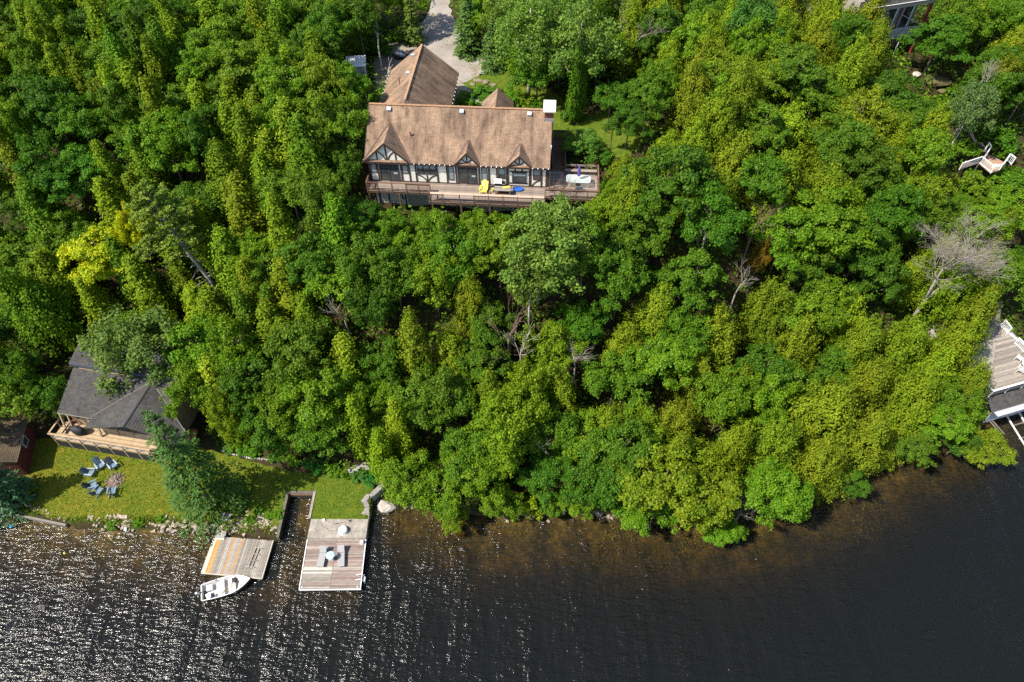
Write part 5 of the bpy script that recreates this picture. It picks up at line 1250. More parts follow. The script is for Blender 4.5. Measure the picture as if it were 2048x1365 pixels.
def unit(a): return a / np.maximum(np.linalg.norm(a, axis=-1, keepdims=True), 1e-9)
def leaves_mesh(name, P, N, A, a, b, m):
    """one rhombic leaf per point: P centres, N facing, A the way it points, a half length, b half width"""
    n = len(P); N = unit(N); A = unit(A - N * np.sum(A * N, -1, keepdims=True)); B = np.cross(N, A)
    a = np.broadcast_to(a, n)[:, None]; b = np.broadcast_to(b, n)[:, None]
    v = np.stack([P - A * a, P + B * b - A * a * .1, P + A * a, P - B * b - A * a * .1], 1).reshape(-1, 3)
    me = bpy.data.meshes.new(name); me.vertices.add(n * 4); me.vertices.foreach_set('co', v.astype(np.float32).ravel())
    me.loops.add(n * 4); me.loops.foreach_set('vertex_index', np.arange(n * 4, dtype=np.int32))
    me.polygons.add(n); me.polygons.foreach_set('loop_start', np.arange(0, n * 4, 4, dtype=np.int32))
    me.materials.append(m); me.update(calc_edges=True); return me
def rnd_dir(n, r): 
    d = r.normal(size=(n, 3)); return unit(d)
def crown_broad(seed, R_=2.4, H=4.4, nl=11, sub=7, per=95, size=.13, flat=.62, lobe=.46, blob=.17, up=.45, rag=.55):
    """a rounded crown: big limbs carry lobes, lobes carry leaf masses, gaps between them; z = 0 is the crown's foot"""
    r = np.random.default_rng(seed); P = []; N = []
    lob = []
    tries = 0
    while len(lob) < nl and tries < 400:
        tries += 1
        d = rnd_dir(1, r)[0]
        if d[2] < -0.5: continue
        q = r.uniform(.42, .92)
        w = 1 + .20 * math.sin(3 * math.atan2(d[1], d[0]) + seed) + .12 * math.sin(5 * math.atan2(d[1], d[0]) + 2 * seed)
        c = np.array([d[0] * R_ * w * q, d[1] * R_ * w * q, H * .47 + d[2] * H * .42 * q])
        if any(np.linalg.norm((c - e) / np.array([1, 1, 1.2])) < lobe * R_ * .95 for e in lob) and tries < 300: continue
        lob.append(c)
    for c0 in lob:
        lr = lobe * R_ * r.uniform(.75, 1.2); outw0 = unit(c0 - np.array([0, 0, H * .3]))
        for j in range(sub):
            d = rnd_dir(1, r)[0]; d = unit(d + outw0 * .7 + np.array([0, 0, .35]))
            c = c0 + d * lr * r.uniform(.35, 1.2) * np.array([1, 1, flat + .12])
            br = blob * R_ * r.uniform(.55, 1.3); n = int(per * (br / (.17 * R_)) ** 2)
            dd = rnd_dir(n, r); dd[:, 2] = np.where(r.uniform(size=n) < .7, np.abs(dd[:, 2]), dd[:, 2])
            rad = br * (r.uniform(.2, 1.15, n) ** .5)[:, None]
            P.append(c + dd * rad * np.array([1, 1, flat]) + r.normal(size=(n, 3)) * .07)
            N.append(dd * .55 + d * .35 + np.array([0, 0, up]) + r.normal(size=(n, 3)) * rag)
    n = nl * 45; d = rnd_dir(n, r); q = r.uniform(.2, .8, n)[:, None]
    P.append(np.array([0, 0, H * .45]) + d * q * np.array([R_, R_, H * .45])); N.append(d + np.array([0, 0, .5]) + r.normal(size=(n, 3)) * .5)
    P = np.concatenate(P); N = np.concatenate(N); n = len(P)
    s = size * r.uniform(.6, 1.35, n)
    return P, N, r.normal(size=(n, 3)) + np.array([0, 0, -.4]), s, s * .72
def crown_cedar(seed, R_=1.25, H=7.0, nb=150, per=34, pw=.85, tops=1):
    """an upright cedar: plumes of flat sprays all over a cone with a rounded base"""
    r = np.random.default_rng(seed); P = []; N = []; A = []
    lean = [(r.normal() * .25, r.normal() * .25) for _ in range(4)]
    axes = [(0, 0, 1.0)] + [(r.uniform(-.55, .55) * R_, r.uniform(-.55, .55) * R_, r.uniform(.7, .92)) for _ in range(tops - 1)]
    for j in range(nb):
        ax = axes[j % len(axes)]
        t = r.uniform(0, 1) ** 1.15; hh = H * ax[2]
        rr = R_ * (1 - t) ** pw * min(1, .55 + t * 3.0) * (1.0 if tops == 1 else .8) * (1 + .18 * math.sin(t * 17 + j))
        th = r.uniform(0, 2 * PI); q = r.uniform(.58, 1.12); pz = r.uniform(.6, 1.35)
        rr *= (1 + .16 * math.sin(3 * th + seed))
        c = np.array([ax[0] * (1 - .3 * t) + math.cos(th) * rr * q, ax[1] * (1 - .3 * t) + math.sin(th) * rr * q, t * hh])
        o = np.array([math.cos(th), math.sin(th), .35 + .5 * t])
        n = int(per * pz); d = r.normal(size=(n, 3)) * np.array([.145, .145, .25]) * pz * (1 + .2 * (1 - t))
        P.append(c + d + o * r.uniform(-.05, .22, n)[:, None]); N.append(o + r.normal(size=(n, 3)) * .5 + d * 1.2); A.append(np.array([o[0] * .5, o[1] * .5, 1.0]) + r.normal(size=(n, 3)) * .35)
    n = nb * 3; t = r.uniform(0, .95, n); th = r.uniform(0, 2 * PI, n); q = r.uniform(.1, .7, n) * R_ * (1 - t) ** pw
    P.append(np.stack([np.cos(th) * q, np.sin(th) * q, t * H * .95], -1)); N.append(np.stack([np.cos(th), np.sin(th), .4 + 0 * t], -1) + r.normal(size=(n, 3)) * .4); A.append(np.tile([0, 0, 1.], (n, 1)) + r.normal(size=(n, 3)) * .4)
    P = np.concatenate(P); N = np.concatenate(N); A = np.concatenate(A); n = len(P)
    s = r.uniform(.065, .125, n)
    return P, N, A, s, s * .6
def crown_fir(seed, R_=2.6, H=11.0, levels=24, droop=.35, dens=1.0, soft=.0):
    """whorls of drooping boughs hung with needle sprays"""
    r = np.random.default_rng(seed); P = []; N = []; A = []
    for i in range(levels):
        t = (i + r.uniform(-.3, .3)) / levels; t = min(max(t, 0), .985)
        L = R_ * (1 - t) ** .9 * r.uniform(.8, 1.1) + .15; nb = int(7 + 3 * (1 - t))
        for k in range(nb):
            if r.uniform() < soft: continue
            th = 2 * PI * (k + r.uniform(-.35, .35)) / nb + i * 1.3; l = L * r.uniform(.7, 1.1)
            n = max(6, int(26 * l * dens)); q = r.uniform(.12, 1, n) ** .7 * l
            dx, dy = math.cos(th), math.sin(th)
            sp = r.normal(size=n) * .20 * (.4 + q * .5)
            z = t * H + .10 * l - droop * q * (1 - t) * q / max(l, .3) + .10 * (q / l) ** 3 + r.normal(size=n) * .05 - np.abs(sp) * .25
            P.append(np.stack([dx * q - dy * sp, dy * q + dx * sp, z], -1))
            N.append(np.stack([dx * .35 + 0 * q, dy * .35 + 0 * q, 1 + 0 * q], -1) + r.normal(size=(n, 3)) * .35)
            A.append(np.stack([dx - dy * sp * 2.5, dy + dx * sp * 2.5, -.25 + 0 * q], -1) + r.normal(size=(n, 3)) * .25)
    P = np.concatenate(P); N = np.concatenate(N); A = np.concatenate(A); s = r.uniform(.12, .22, len(P))
    return P, N, A, s, s * .42
def crown_pine(seed, H=8.0, R_=2.6, nbr=26, lean=(0, 0)):
    """an open pine: long level limbs ending in brushes of needles"""
    r = np.random.default_rng(seed); P = []; N = []; A = []; limbs = []
    for i in range(nbr):
        t = (i + .5) / nbr; th = i * 2.4 + r.uniform(-.4, .4); L = R_ * (1 - t) ** .6 * r.uniform(.65, 1.15) + .3
        z0 = H * t; base = np.array([lean[0] * t, lean[1] * t, z0]); d = np.array([math.cos(th), math.sin(th), .22])
        limbs.append((base, base + d * L))
        for j in range(int(6 + L * 6)):
            q = r.uniform(.35, 1.05) * L; c = base + d * q + r.normal(size=3) * np.array([.3, .3, .15]) * (.5 + L * .2)
            n = 24; dd = rnd_dir(n, r); dd[:, 2] = np.abs(dd[:, 2]) * .9 + .1
            dd = unit(dd); P.append(c + dd * .17); A.append(dd); N.append(np.cross(dd, rnd_dir(n, r)) + np.array([0, 0, .6]))
    P = np.concatenate(P); N = np.concatenate(N); A = np.concatenate(A); s = r.uniform(.15, .24, len(P))
    return (P, N, A, s, s * .26), limbs
def trunk_mesh(name, h, r0, seed, m, limbs=6, R_=1.5, lo=.45, lean=(0, 0)):
    r = random.Random(seed); mb = MB()
    pts = [(lean[0] * k / 5 + r.uniform(-.06, .06) * k * .4, lean[1] * k / 5 + r.uniform(-.06, .06) * k * .4, h * k / 5) for k in range(6)]
    mb.tube(pts, [r0 * (1.0 - .16 * k) for k in range(6)], 6)
    for k in range(limbs):
        t = r.uniform(lo, .95); th = r.uniform(0, 2 * PI); b = Vector(pts[min(5, int(t * 5))]); L = R_ * r.uniform(.5, .9)
        e = b + Vector((math.cos(th) * L, math.sin(th) * L, L * .7)); mb.tube([b, b.lerp(e, .5) + Vector((0, 0, -.1 * L)), e], [r0 * .4, r0 * .28, r0 * .1], 4)
    return mb.mesh(name, m, True)
def dead_mesh(name, seed, h, spread, m, depth=5, r0=.14, up=.7, twist=.5, stems=1, kids=(3, 4)):
    """a bare tree: limbs fork until they are twigs"""
    r = random.Random(seed); mb = MB()
    def grow(p, d, L, rad, k):
        n = 3; pts = [p]; q = p.copy(); dd = d.copy()
        for i in range(n):
            dd = (dd + Vector((r.uniform(-1, 1), r.uniform(-1, 1), r.uniform(-.6, 1) * up)) * .16 * twist * 2).normalized(); q = q + dd * (L / n); pts.append(q.copy())
        mb.tube(pts, [rad * (1 - .18 * i) for i in range(n + 1)], 5 if k > 3 else 3)
        if k <= 0: return
        for j in range(r.randint(*kids)):
            t = r.choice([1, 2, 3, 3]); a = r.uniform(.45, 1.0) * spread
            ax = Vector((r.uniform(-1, 1), r.uniform(-1, 1), r.uniform(-.3, .5))); nd_ = (dd + ax.normalized() * a).normalized()
            grow(pts[t], nd_, L * r.uniform(.55, .78), rad * .52, k - 1)
    for s_ in range(stems):
        d = Vector((r.uniform(-.25, .25), r.uniform(-.25, .25), 1)).normalized() if stems == 1 else Vector((r.uniform(-.8, .8), r.uniform(-.8, .8), 1)).normalized()
        grow(Vector((0, 0, 0)), d, h * .42, r0, depth)
    return mb.mesh(name, m, True)

# the stock of crowns and trunks that the wood is drawn from; every tree is a thing of its own
STOCK = {}
def stock(kind, n, fn, m, h, trunk):
    STOCK[kind] = [(leaves_mesh('crown', *fn(i), m), trunk(i)) for i in range(n)]
tm = lambda h, r0, R_, lo, m='bark': (lambda i: trunk_mesh('trunk', h, r0, i * 7 + 1, M[m], 7, R_, lo))
# each crown mesh starts at z 0; the second number is the height at which it sits on the trunk
stock('maple', 8, lambda i: crown_broad(100 + i, 2.7, 5.0, 13 + i % 4, 11, 100, .10, .5), M['leaf'], 0, tm(6.0, .16, 1.9, .55))
stock('ash', 7, lambda i: crown_broad(200 + i, 2.6, 5.6, 17, 11, 84, .092, .85, .42, .16, up=.3), M['leaf'], 0, tm(6.4, .14, 1.7, .5))
stock('aspen', 4, lambda i: crown_broad(300 + i, 2.5, 6.2, 22, 10, 62, .088, 1.0, .38, .15, up=.25, rag=.7), M['leaf'], 0, tm(8.0, .15, 1.8, .4, 'palebark'))
stock('cedar', 8, lambda i: crown_cedar(400 + i, 1.35 + .1 * (i % 3), 7.4, 210, 42, .8), M['cedarleaf'], 0, tm(7.0, .14, .5, .6))
stock('bushy_cedar', 8, lambda i: crown_cedar(500 + i, 2.5, 6.6, 420, 40, .5, 5 + i % 3), M['cedarleaf'], 0, tm(5.8, .15, .7, .6))
stock('bush', 5, lambda i: crown_broad(600 + i, 1.25, 1.7, 9, 6, 40, .10, .8, .45, .2, up=.4), M['leaf'], 0, lambda i: trunk_mesh('stem', 1.2, .04, i, M['twig'], 6, .7, .1))
stock('fir', 3, lambda i: crown_fir(700 + i, 2.0, 9.0, 22, .4, 1.0), M['needle'], 0, tm(9.0, .13, .6, .5))
print('stock ready', sum(len(a[0].polygons) for v in STOCK.values() for a in v))

TREES = []                            # (x, y, radius) of every tree set so far
def plant(kind, x, y, rad, height, tint, label, cat='tree', group=None, name=None, var=None, foot=None, tilt=(0, 0), z=None):
    """set one tree; rad is the crown's radius, height the tree's full height, foot the bare trunk's share of it"""
    base = {'maple': (2.7, 5.0, .30), 'ash': (2.6, 5.6, .28), 'aspen': (2.5, 6.2, .22), 'cedar': (1.45, 7.4, .10), 'bushy_cedar': (2.5, 6.6, .10), 'bush': (1.25, 1.7, .05), 'fir': (2.0, 9.0, .06)}[kind]
    opts = STOCK[kind]; i = int(RNG.integers(len(opts))) if var is None else var
    cme, tme = opts[i]; ft = base[2] if foot is None else foot
    zz = landz(x, y) if z is None else z
    o = thing(name or {'maple': 'maple_tree', 'ash': 'leafy_tree', 'aspen': 'aspen_tree', 'cedar': 'cedar_tree', 'bushy_cedar': 'cedar_tree', 'bush': 'shrub', 'fir': 'fir_tree'}[kind], label, cat, (x, y, zz - .1), float(RNG.uniform(0, 2 * PI)), group)
    if tilt != (0, 0): o.rotation_euler = (tilt[0], tilt[1], 0)
    sx = rad / base[0]; sz = height * (1 - ft) / base[1]
    c = inst('crown' if kind != 'bush' else 'foliage', cme, o, (0, 0, height * ft), (0, 0, 0), (sx, sx, sz)); c.color = (*tint, 1)
    tt = inst('trunk' if kind != 'bush' else 'stem', tme, o, (0, 0, 0), (0, 0, 0), (sx, sx, height * .86 / {'maple': 6, 'ash': 6.4, 'aspen': 8, 'cedar': 7, 'bushy_cedar': 5.8, 'bush': 1.2, 'fir': 9}[kind]))
    TREES.append((x, y, rad)); return o
TINT = {'g': (1, 1, 1), 'b': (1.35, 1.25, .9), 'd': (.70, .84, .85), 'y': (1.75, 1.28, .9), 'Y': (4.6, 2.5, 1.2), 'o': (1.18, 1.2, .9), 'oy': (1.4, 1.34, .9), 'og': (.82, 1.05, .9), 'a': (1.6, 1.32, 3.4), 'gg': (1.35, 1.1, 3.6), 'bg': (.8, 1.0, 2.4), 'yo': (1.30, 1.18, 1.0)}
# trees one can pick out: kind, pixel of the crown's middle, crown radius in m, height in m, tint, label
PICK = [
 ('maple', 202, 508, 2.9, 9.5, 'Y', 'bright yellow maple among dark trees on the left slope', None),
 ('maple', 262, 452, 1.3, 9.5, 'Y', 'small bright yellow maple top right above the larger yellow maple', None),
 ('aspen', 278, 700, 4.2, 10.5, 'gg', 'grey-green fine-leaved tree hanging over the cottage roof', None),
 ('maple', 400, 690, 2.9, 10.5, 'b', 'bright green maple just right of the grey cottage roof', None),
 ('maple', 385, 775, 2.2, 8.5, 'b', 'bright green maple leaning over the right end of the cottage', None),
 ('maple', 470, 690, 2.2, 10, 'b', None, None), ('maple', 510, 760, 2.6, 9, 'd', None, None),
 ('maple', 610, 690, 2.8, 10.5, 'g', None, None), ('maple', 650, 800, 2.9, 10, 'b', None, None), ('maple', 570, 810, 2.2, 9, 'b', None, None),
 ('bushy_cedar', 455, 815, 1.7, 8.5, 'o', 'leaning olive cedar at the edge of the lower garden', None),
 ('maple', 545, 862, 2.2, 7, 'd', None, None), ('maple', 640, 865, 2.2, 6.5, 'g', None, None),
 ('cedar', 720, 850, 1.5, 9.5, 'oy', None, None), ('cedar', 765, 905, 1.5, 8, 'oy', 'yellow-green cedar behind the flagstone steps', None), ('cedar', 800, 860, 1.5, 10, 'oy', None, None),
 ('cedar', 830, 700, 1.7, 11, 'yo', 'tall yellowish cedar spire in the middle of the wood', None),
 ('ash', 890, 800, 2.5, 10, 'g', None, None), ('ash', 1015, 865, 2.9, 11, 'y', 'tall yellow-green birch with dead hanging twigs near the shore', None), ('ash', 1040, 800, 2.2, 11, 'y', None, None),
 ('maple', 1100, 950, 2.0, 6.0, 'd', None, None), ('ash', 1110, 860, 2.2, 8, 'g', None, None), ('ash', 1000, 1000, 1.6, 4.5, 'b', None, None), ('ash', 930, 900, 2.2, 8, 'g', None, None), ('maple', 1150, 1000, 1.6, 4.2, 'b', None, None), ('ash', 1060, 780, 2.4, 8, 'b', None, None), ('maple', 960, 720, 2.2, 8, 'g', None, None), ('ash', 1110, 700, 2.4, 8.5, 'y', None, None),
 ('maple', 960, 935, 2.2, 7.5, 'b', None, None), ('ash', 820, 960, 2.2, 6.5, 'b', None, None), ('ash', 890, 985, 2.0, 6, 'b', 'bright green tree hanging furthest over the shallow water', None), ('maple', 905, 1035, 1.2, 4.2, 'y', None, None),
 ('aspen', 1080, 490, 4.2, 13, 'a', 'large pale blue-green aspen in front of the deck', None), ('aspen', 1120, 440, 3.0, 11.5, 'a', None, None), ('aspen', 1060, 560, 2.2, 11, 'a', None, None),
 ('maple', 1170, 490, 2.3, 9, 'g', None, None), ('maple', 1240, 560, 2.2, 9, 'g', None, None),
 ('maple', 880, 455, 2.0, 8.5, 'b', None, None), ('ash', 770, 425, 1.7, 7.5, 'b', None, None), ('ash', 850, 420, 1.6, 7.5, 'b', None, None), ('ash', 960, 425, 2.1, 8, 'b', None, None), ('ash', 910, 520, 2.4, 8.5, 'g', None, None), ('ash', 790, 545, 2.3, 8.5, 'g', None, None), ('maple', 740, 520, 2.4, 9, 'g', None, None), ('ash', 870, 560, 2.3, 8.5, 'y', None, None), ('bushy_cedar', 945, 605, 1.9, 8, 'yo', None, None),
 ('maple', 1330, 960, 3.4, 9, 'y', 'big yellow-green maple spreading over the dark water', None), ('maple', 1250, 900, 2.6, 9.5, 'g', None, None), ('ash', 1200, 960, 2.4, 7, 'd', None, None), ('maple', 1420, 985, 2.4, 7, 'y', None, None), ('maple', 1290, 1010, 2.2, 5.5, 'b', None, None), ('maple', 1450, 1055, 1.5, 3.8, 'b', 'small broken maple drooping lowest over the water', None),
 ('ash', 1550, 985, 2.6, 8, 'b', None, None), ('bushy_cedar', 1470, 900, 2.1, 9, 'yo', None, None), ('bushy_cedar', 1560, 890, 2.4, 9.5, 'yo', None, None), ('bushy_cedar', 1640, 820, 3.2, 11, 'yo', 'big yellow-green cedar on the right shore', None), ('bushy_cedar', 1640, 930, 2.4, 8, 'yo', None, None), ('bushy_cedar', 1730, 880, 2.6, 8.5, 'yo', None, None), ('bushy_cedar', 1730, 780, 2.4, 10, 'yo', None, None), ('bushy_cedar', 1820, 800, 2.6, 9.5, 'yo', None, None), ('bushy_cedar', 1910, 700, 2.5, 10, 'yo', None, None), ('bushy_cedar', 1945, 640, 2.3, 10, 'yo', None, None), ('bushy_cedar', 1930, 770, 2.0, 8.5, 'yo', None, None), ('bushy_cedar', 1800, 700, 2.4, 10, 'yo', None, None), ('bushy_cedar', 1720, 700, 2.2, 10, 'yo', None, None), ('bushy_cedar', 1590, 700, 2.2, 10, 'yo', None, None),
 ('maple', 1890, 845, 2.1, 6.5, 'b', 'bright green maple by the boathouse shore', None), ('ash', 1975, 895, 2.0, 5.0, 'y', 'light yellow-green tree leaning out over the water below the boathouse', None), ('ash', 1920, 880, 1.5, 5.0, 'd', None, None), ('ash', 1830, 900, 1.6, 5.5, 'g', None, None), ('maple', 1705, 960, 1.3, 4.5, 'd', None, None),
 ('maple', 1650, 440, 3.2, 10, 'b', 'fresh green maple spreading among yellow cedars on the right', None), ('maple', 1570, 470, 2.6, 9.5, 'b', None, None), ('maple', 1720, 500, 2.2, 10, 'd', None, None), ('maple', 1780, 430, 2.4, 10, 'd', None, None), ('maple', 1760, 560, 2.1, 9, 'd', None, None),
 ('maple', 1340, 360, 3.2, 10.5, 'd', 'dark green maple standing in front of the lamp lawn', None), ('maple', 1420, 440, 2.6, 10, 'd', None, None), ('maple', 1300, 440, 2.4, 9, 'g', None, None), ('maple', 1390, 550, 2.4, 9, 'g', None, None), ('ash', 1845, 305, 2.6, 9, 'b', None, None), ('ash', 1850, 380, 2.2, 8, 'y', None, None), ('bushy_cedar', 1738, 45, 2.4, 9, 'yo', None, None), ('bushy_cedar', 1745, 95, 2.2, 7.5, 'yo', None, None), ('ash', 1650, 610, 2.2, 9, 'b', None, None), ('ash', 1450, 800, 2.2, 9.5, 'b', 'fresh light green maple crown deep in the lower wood', None),
 ('aspen', 1060, 75, 3.6, 12, 'a', 'big pale green aspen right of the driveway', None), ('aspen', 1160, 95, 3.4, 12, 'a', 'pale green aspen behind the pair of columnar cedars', None), ('aspen', 1010, 30, 2.4, 10, 'a', None, None), ('aspen', 1190, 30, 2.6, 11, 'g', None, None),
 ('maple', 1320, 60, 2.4, 9, 'd', None, None), ('ash', 1510, 40, 2.8, 10, 'bg', 'blue-green broadleaf tree near the top edge right of centre', None), ('maple', 1260, 240, 1.6, 5.5, 'd', None, None), ('maple', 1300, 190, 2.0, 7, 'g', None, None),
 ('fir', 935, 45, 2.2, 8, 'g', 'bushy dark fir on the right edge of the driveway', None), ('fir', 985, 85, 1.8, 6.5, 'g', None, None), ('fir', 820, 30, 1.7, 7, 'b', 'small bright green fir on the left edge of the driveway', None),
 ('ash', 715, 40, 2.4, 9, 'd', None, None), ('ash', 660, 60, 2.2, 9, 'g', None, None), ('maple', 640, 170, 2.3, 9, 'y', None, None), ('maple', 700, 175, 2.0, 7.5, 'b', None, None), ('ash', 690, 240, 2.1, 8, 'b', None, None), ('maple', 640, 240, 2.2, 8.5, 'b', None, None),
 ('maple', 575, 175, 2.5, 9.5, 'b', None, None), ('maple', 475, 35, 2.2, 9, 'b', None, None), ('maple', 330, 285, 2.6, 10, 'b', None, None), ('maple', 400, 260, 2.2, 9, 'd', None, None), ('maple', 560, 230, 2.0, 9, 'b', None, None), ('maple', 240, 210, 2.0, 9, 'g', None, None), ('maple', 90, 345, 2.4, 9, 'd', None, None), ('bushy_cedar', 60, 620, 3.6, 12, 'og', 'broad dark cedar at the left edge above the shed', None), ('maple', 30, 740, 1.8, 8, 'g', None, None), ('maple', 110, 790, 1.6, 6, 'd', None, None),
 ('ash', 690, 330, 1.6, 6.5, 'd', None, None), ('ash', 640, 390, 2.2, 9, 'g', None, None), ('maple', 720, 420, 1.7, 7, 'd', None, None),
 ('ash', 1215, 350, 2.0, 7, 'oy', None, None), ('bushy_cedar', 1250, 320, 2.0, 7, 'yo', None, None), ('ash', 1200, 410, 1.9, 7.5, 'y', 'yellow-green tree hiding the right corner of the deck', None),
]
CROWN_MID = {'maple': .66, 'ash': .64, 'aspen': .6, 'cedar': .55, 'bushy_cedar': .52, 'fir': .5, 'bush': .5}
KIND_WORD = {'maple': 'maple', 'ash': 'broadleaf tree', 'aspen': 'aspen', 'cedar': 'cedar', 'bushy_cedar': 'bushy cedar', 'fir': 'fir'}
TINT_WORD = {'g': 'green', 'b': 'bright green', 'd': 'dark green', 'y': 'yellow-green', 'Y': 'yellow', 'o': 'olive', 'oy': 'light olive', 'og': 'dark olive', 'a': 'pale green', 'gg': 'grey-green', 'bg': 'blue-green', 'yo': 'yellow-olive'}
def place_word(px, py):
    if py < 210:
        return 'behind the house' if px < 830 else ('right of the driveway' if px < 1330 else 'at the top right')
    if px < 730: return 'left of the house' if py < 560 else ('behind the cottage' if px < 360 else 'above the lower garden')
    if py > 820: return 'along the middle shore' if px < 1480 else 'on the right shore'
    if px < 1230: return 'below the house' if py < 640 else 'in the lower wood'
    return 'right of the house' if py < 560 else 'on the lower right slope'
def auto_label(kind, tint, px, py):
    w = TINT_WORD[tint] + ' ' + KIND_WORD[kind] + ' ' + place_word(px, py)
    return w, 'alike ' + TINT_WORD[tint] + ' ' + KIND_WORD[kind] + 's ' + place_word(px, py)
SHOW = [([(140, 410), (290, 410), (285, 590), (150, 590)], 48), ([(255, 320), (450, 320), (450, 590), (330, 600)], 46), ([(1785, 465), (1965, 465), (1965, 640), (1785, 640)], 50), ([(985, 595), (1075, 595), (1070, 720), (1010, 730)], 39), ([(1112, 110), (1190, 110), (1200, 330), (1125, 330)], 66), ([(1195, 210), (1290, 210), (1285, 320), (1195, 320)], 62), ([(1335, 455), (1440, 455), (1440, 560), (1335, 560)], 49), ([(1490, 440), (1560, 440), (1560, 520), (1490, 520)], 52), ([(1205, 50), (1280, 50), (1280, 200), (1205, 200)], 72), ([(1010, 420), (1200, 420), (1200, 570), (1010, 570)], 47), ([(165, 575), (370, 575), (370, 770), (165, 770)], 42)]
def set_picks():
  for kind, px, py, rad, h, tint, label, grp in PICK:
    p = at_land(px, py, h * CROWN_MID[kind])
    if 690 < px < 1260 and 300 < py < 620:          # nothing may rise in front of the deck
        ft = {'maple': .30, 'ash': .28, 'aspen': .22, 'cedar': .10, 'bushy_cedar': .10}[kind]
        for _ in range(9):
            if clear_view(p.x, p.y, p.z, rad, h, ft): break
            h *= .92; rad *= .97
    if label is None: label, grp = auto_label(kind, tint, px, py)
    tv = TINT[tint]; j = RNG.uniform(.92, 1.08, 3)
    plant(kind, p.x, p.y, rad, h, tuple(a * b for a, b in zip(tv, j)), label, group=grp, name='bushy_cedar' if kind == 'bushy_cedar' else None)
# keep these parts of the view clear, as the photograph has them (pixel outlines, tested against each tree's crown)
KEEP = [
 [(722, 205), (765, 195), (752, 120), (775, 90), (848, 40), (862, 0), (895, 0), (905, 30), (950, 92), (1005, 122), (1008, 140), (985, 185), (1000, 185), (1120, 195), (1200, 240), (1290, 245), (1270, 300), (1215, 312), (1198, 330), (1198, 385), (1105, 392), (1095, 408), (745, 415), (722, 330)],
 [(60, 905), (110, 880), (100, 840), (135, 700), (200, 690), (280, 720), (345, 770), (345, 870), (420, 905), (560, 925), (740, 960), (745, 1000), (725, 1045), (560, 1085), (30, 1060), (20, 1000)],
 [(0, 838), (60, 836), (80, 900), (45, 960), (0, 960)],
 [(1905, 312), (1925, 250), (1990, 250), (2005, 295), (2030, 300), (2026, 350), (1990, 356), (1905, 350)],
 [(1972, 700), (2000, 640), (2048, 640), (2048, 870), (1968, 850)],
 [(1770, -20), (1850, -20), (1815, 100), (1795, 100), (1770, 70)],
 [(1815, 110), (1900, 140), (1905, 195), (1850, 200)],
 [(125, 665), (190, 640), (200, 700), (140, 705)],
 [(690, 110), (735, 110), (735, 165), (695, 165)],
]
WATERLINE = [(-50, 1010), (20, 1000), (740, 960), (790, 1015), (830, 1020), (870, 1045), (930, 1065), (960, 1040), (1060, 1040), (1150, 1012), (1230, 1020), (1300, 1055), (1400, 1060), (1470, 1075), (1560, 1055), (1640, 1005), (1720, 955), (1900, 895), (1960, 900), (2060, 870)]
def inside(poly, x, y):
    c = False; j = len(poly) - 1
    for i in range(len(poly)):
        xi, yi = poly[i]; xj, yj = poly[j]
        if (yi > y) != (yj > y) and x < (xj - xi) * (y - yi) / (yj - yi) + xi: c = not c
        j = i
    return c
KBB = [(min(p[0] for p in k), max(p[0] for p in k), min(p[1] for p in k), max(p[1] for p in k)) for k in KEEP]
def clear_view(x, y, z, rad, h, ft, shown=False):
    for f in (ft + .05, .5, .8, 1.0):
        rr = rad * (0.95 if f < .9 else .25)
        for dx, dy in ((0, 0), (rr, 0), (-rr, 0), (0, rr), (0, -rr)):
            px, py = proj(x + dx, y + dy, z + h * f)
            for k, bb in zip(KEEP, KBB):
                if bb[0] <= px <= bb[1] and bb[2] <= py <= bb[3] and inside(k, px, py): return False
            if shown:
                for k, y0 in SHOW:
                    if y < y0 and inside(k, px, py): return False
            if py > np.interp(px, [w[0] for w in WATERLINE], [w[1] for w in WATERLINE]): return False
    return True
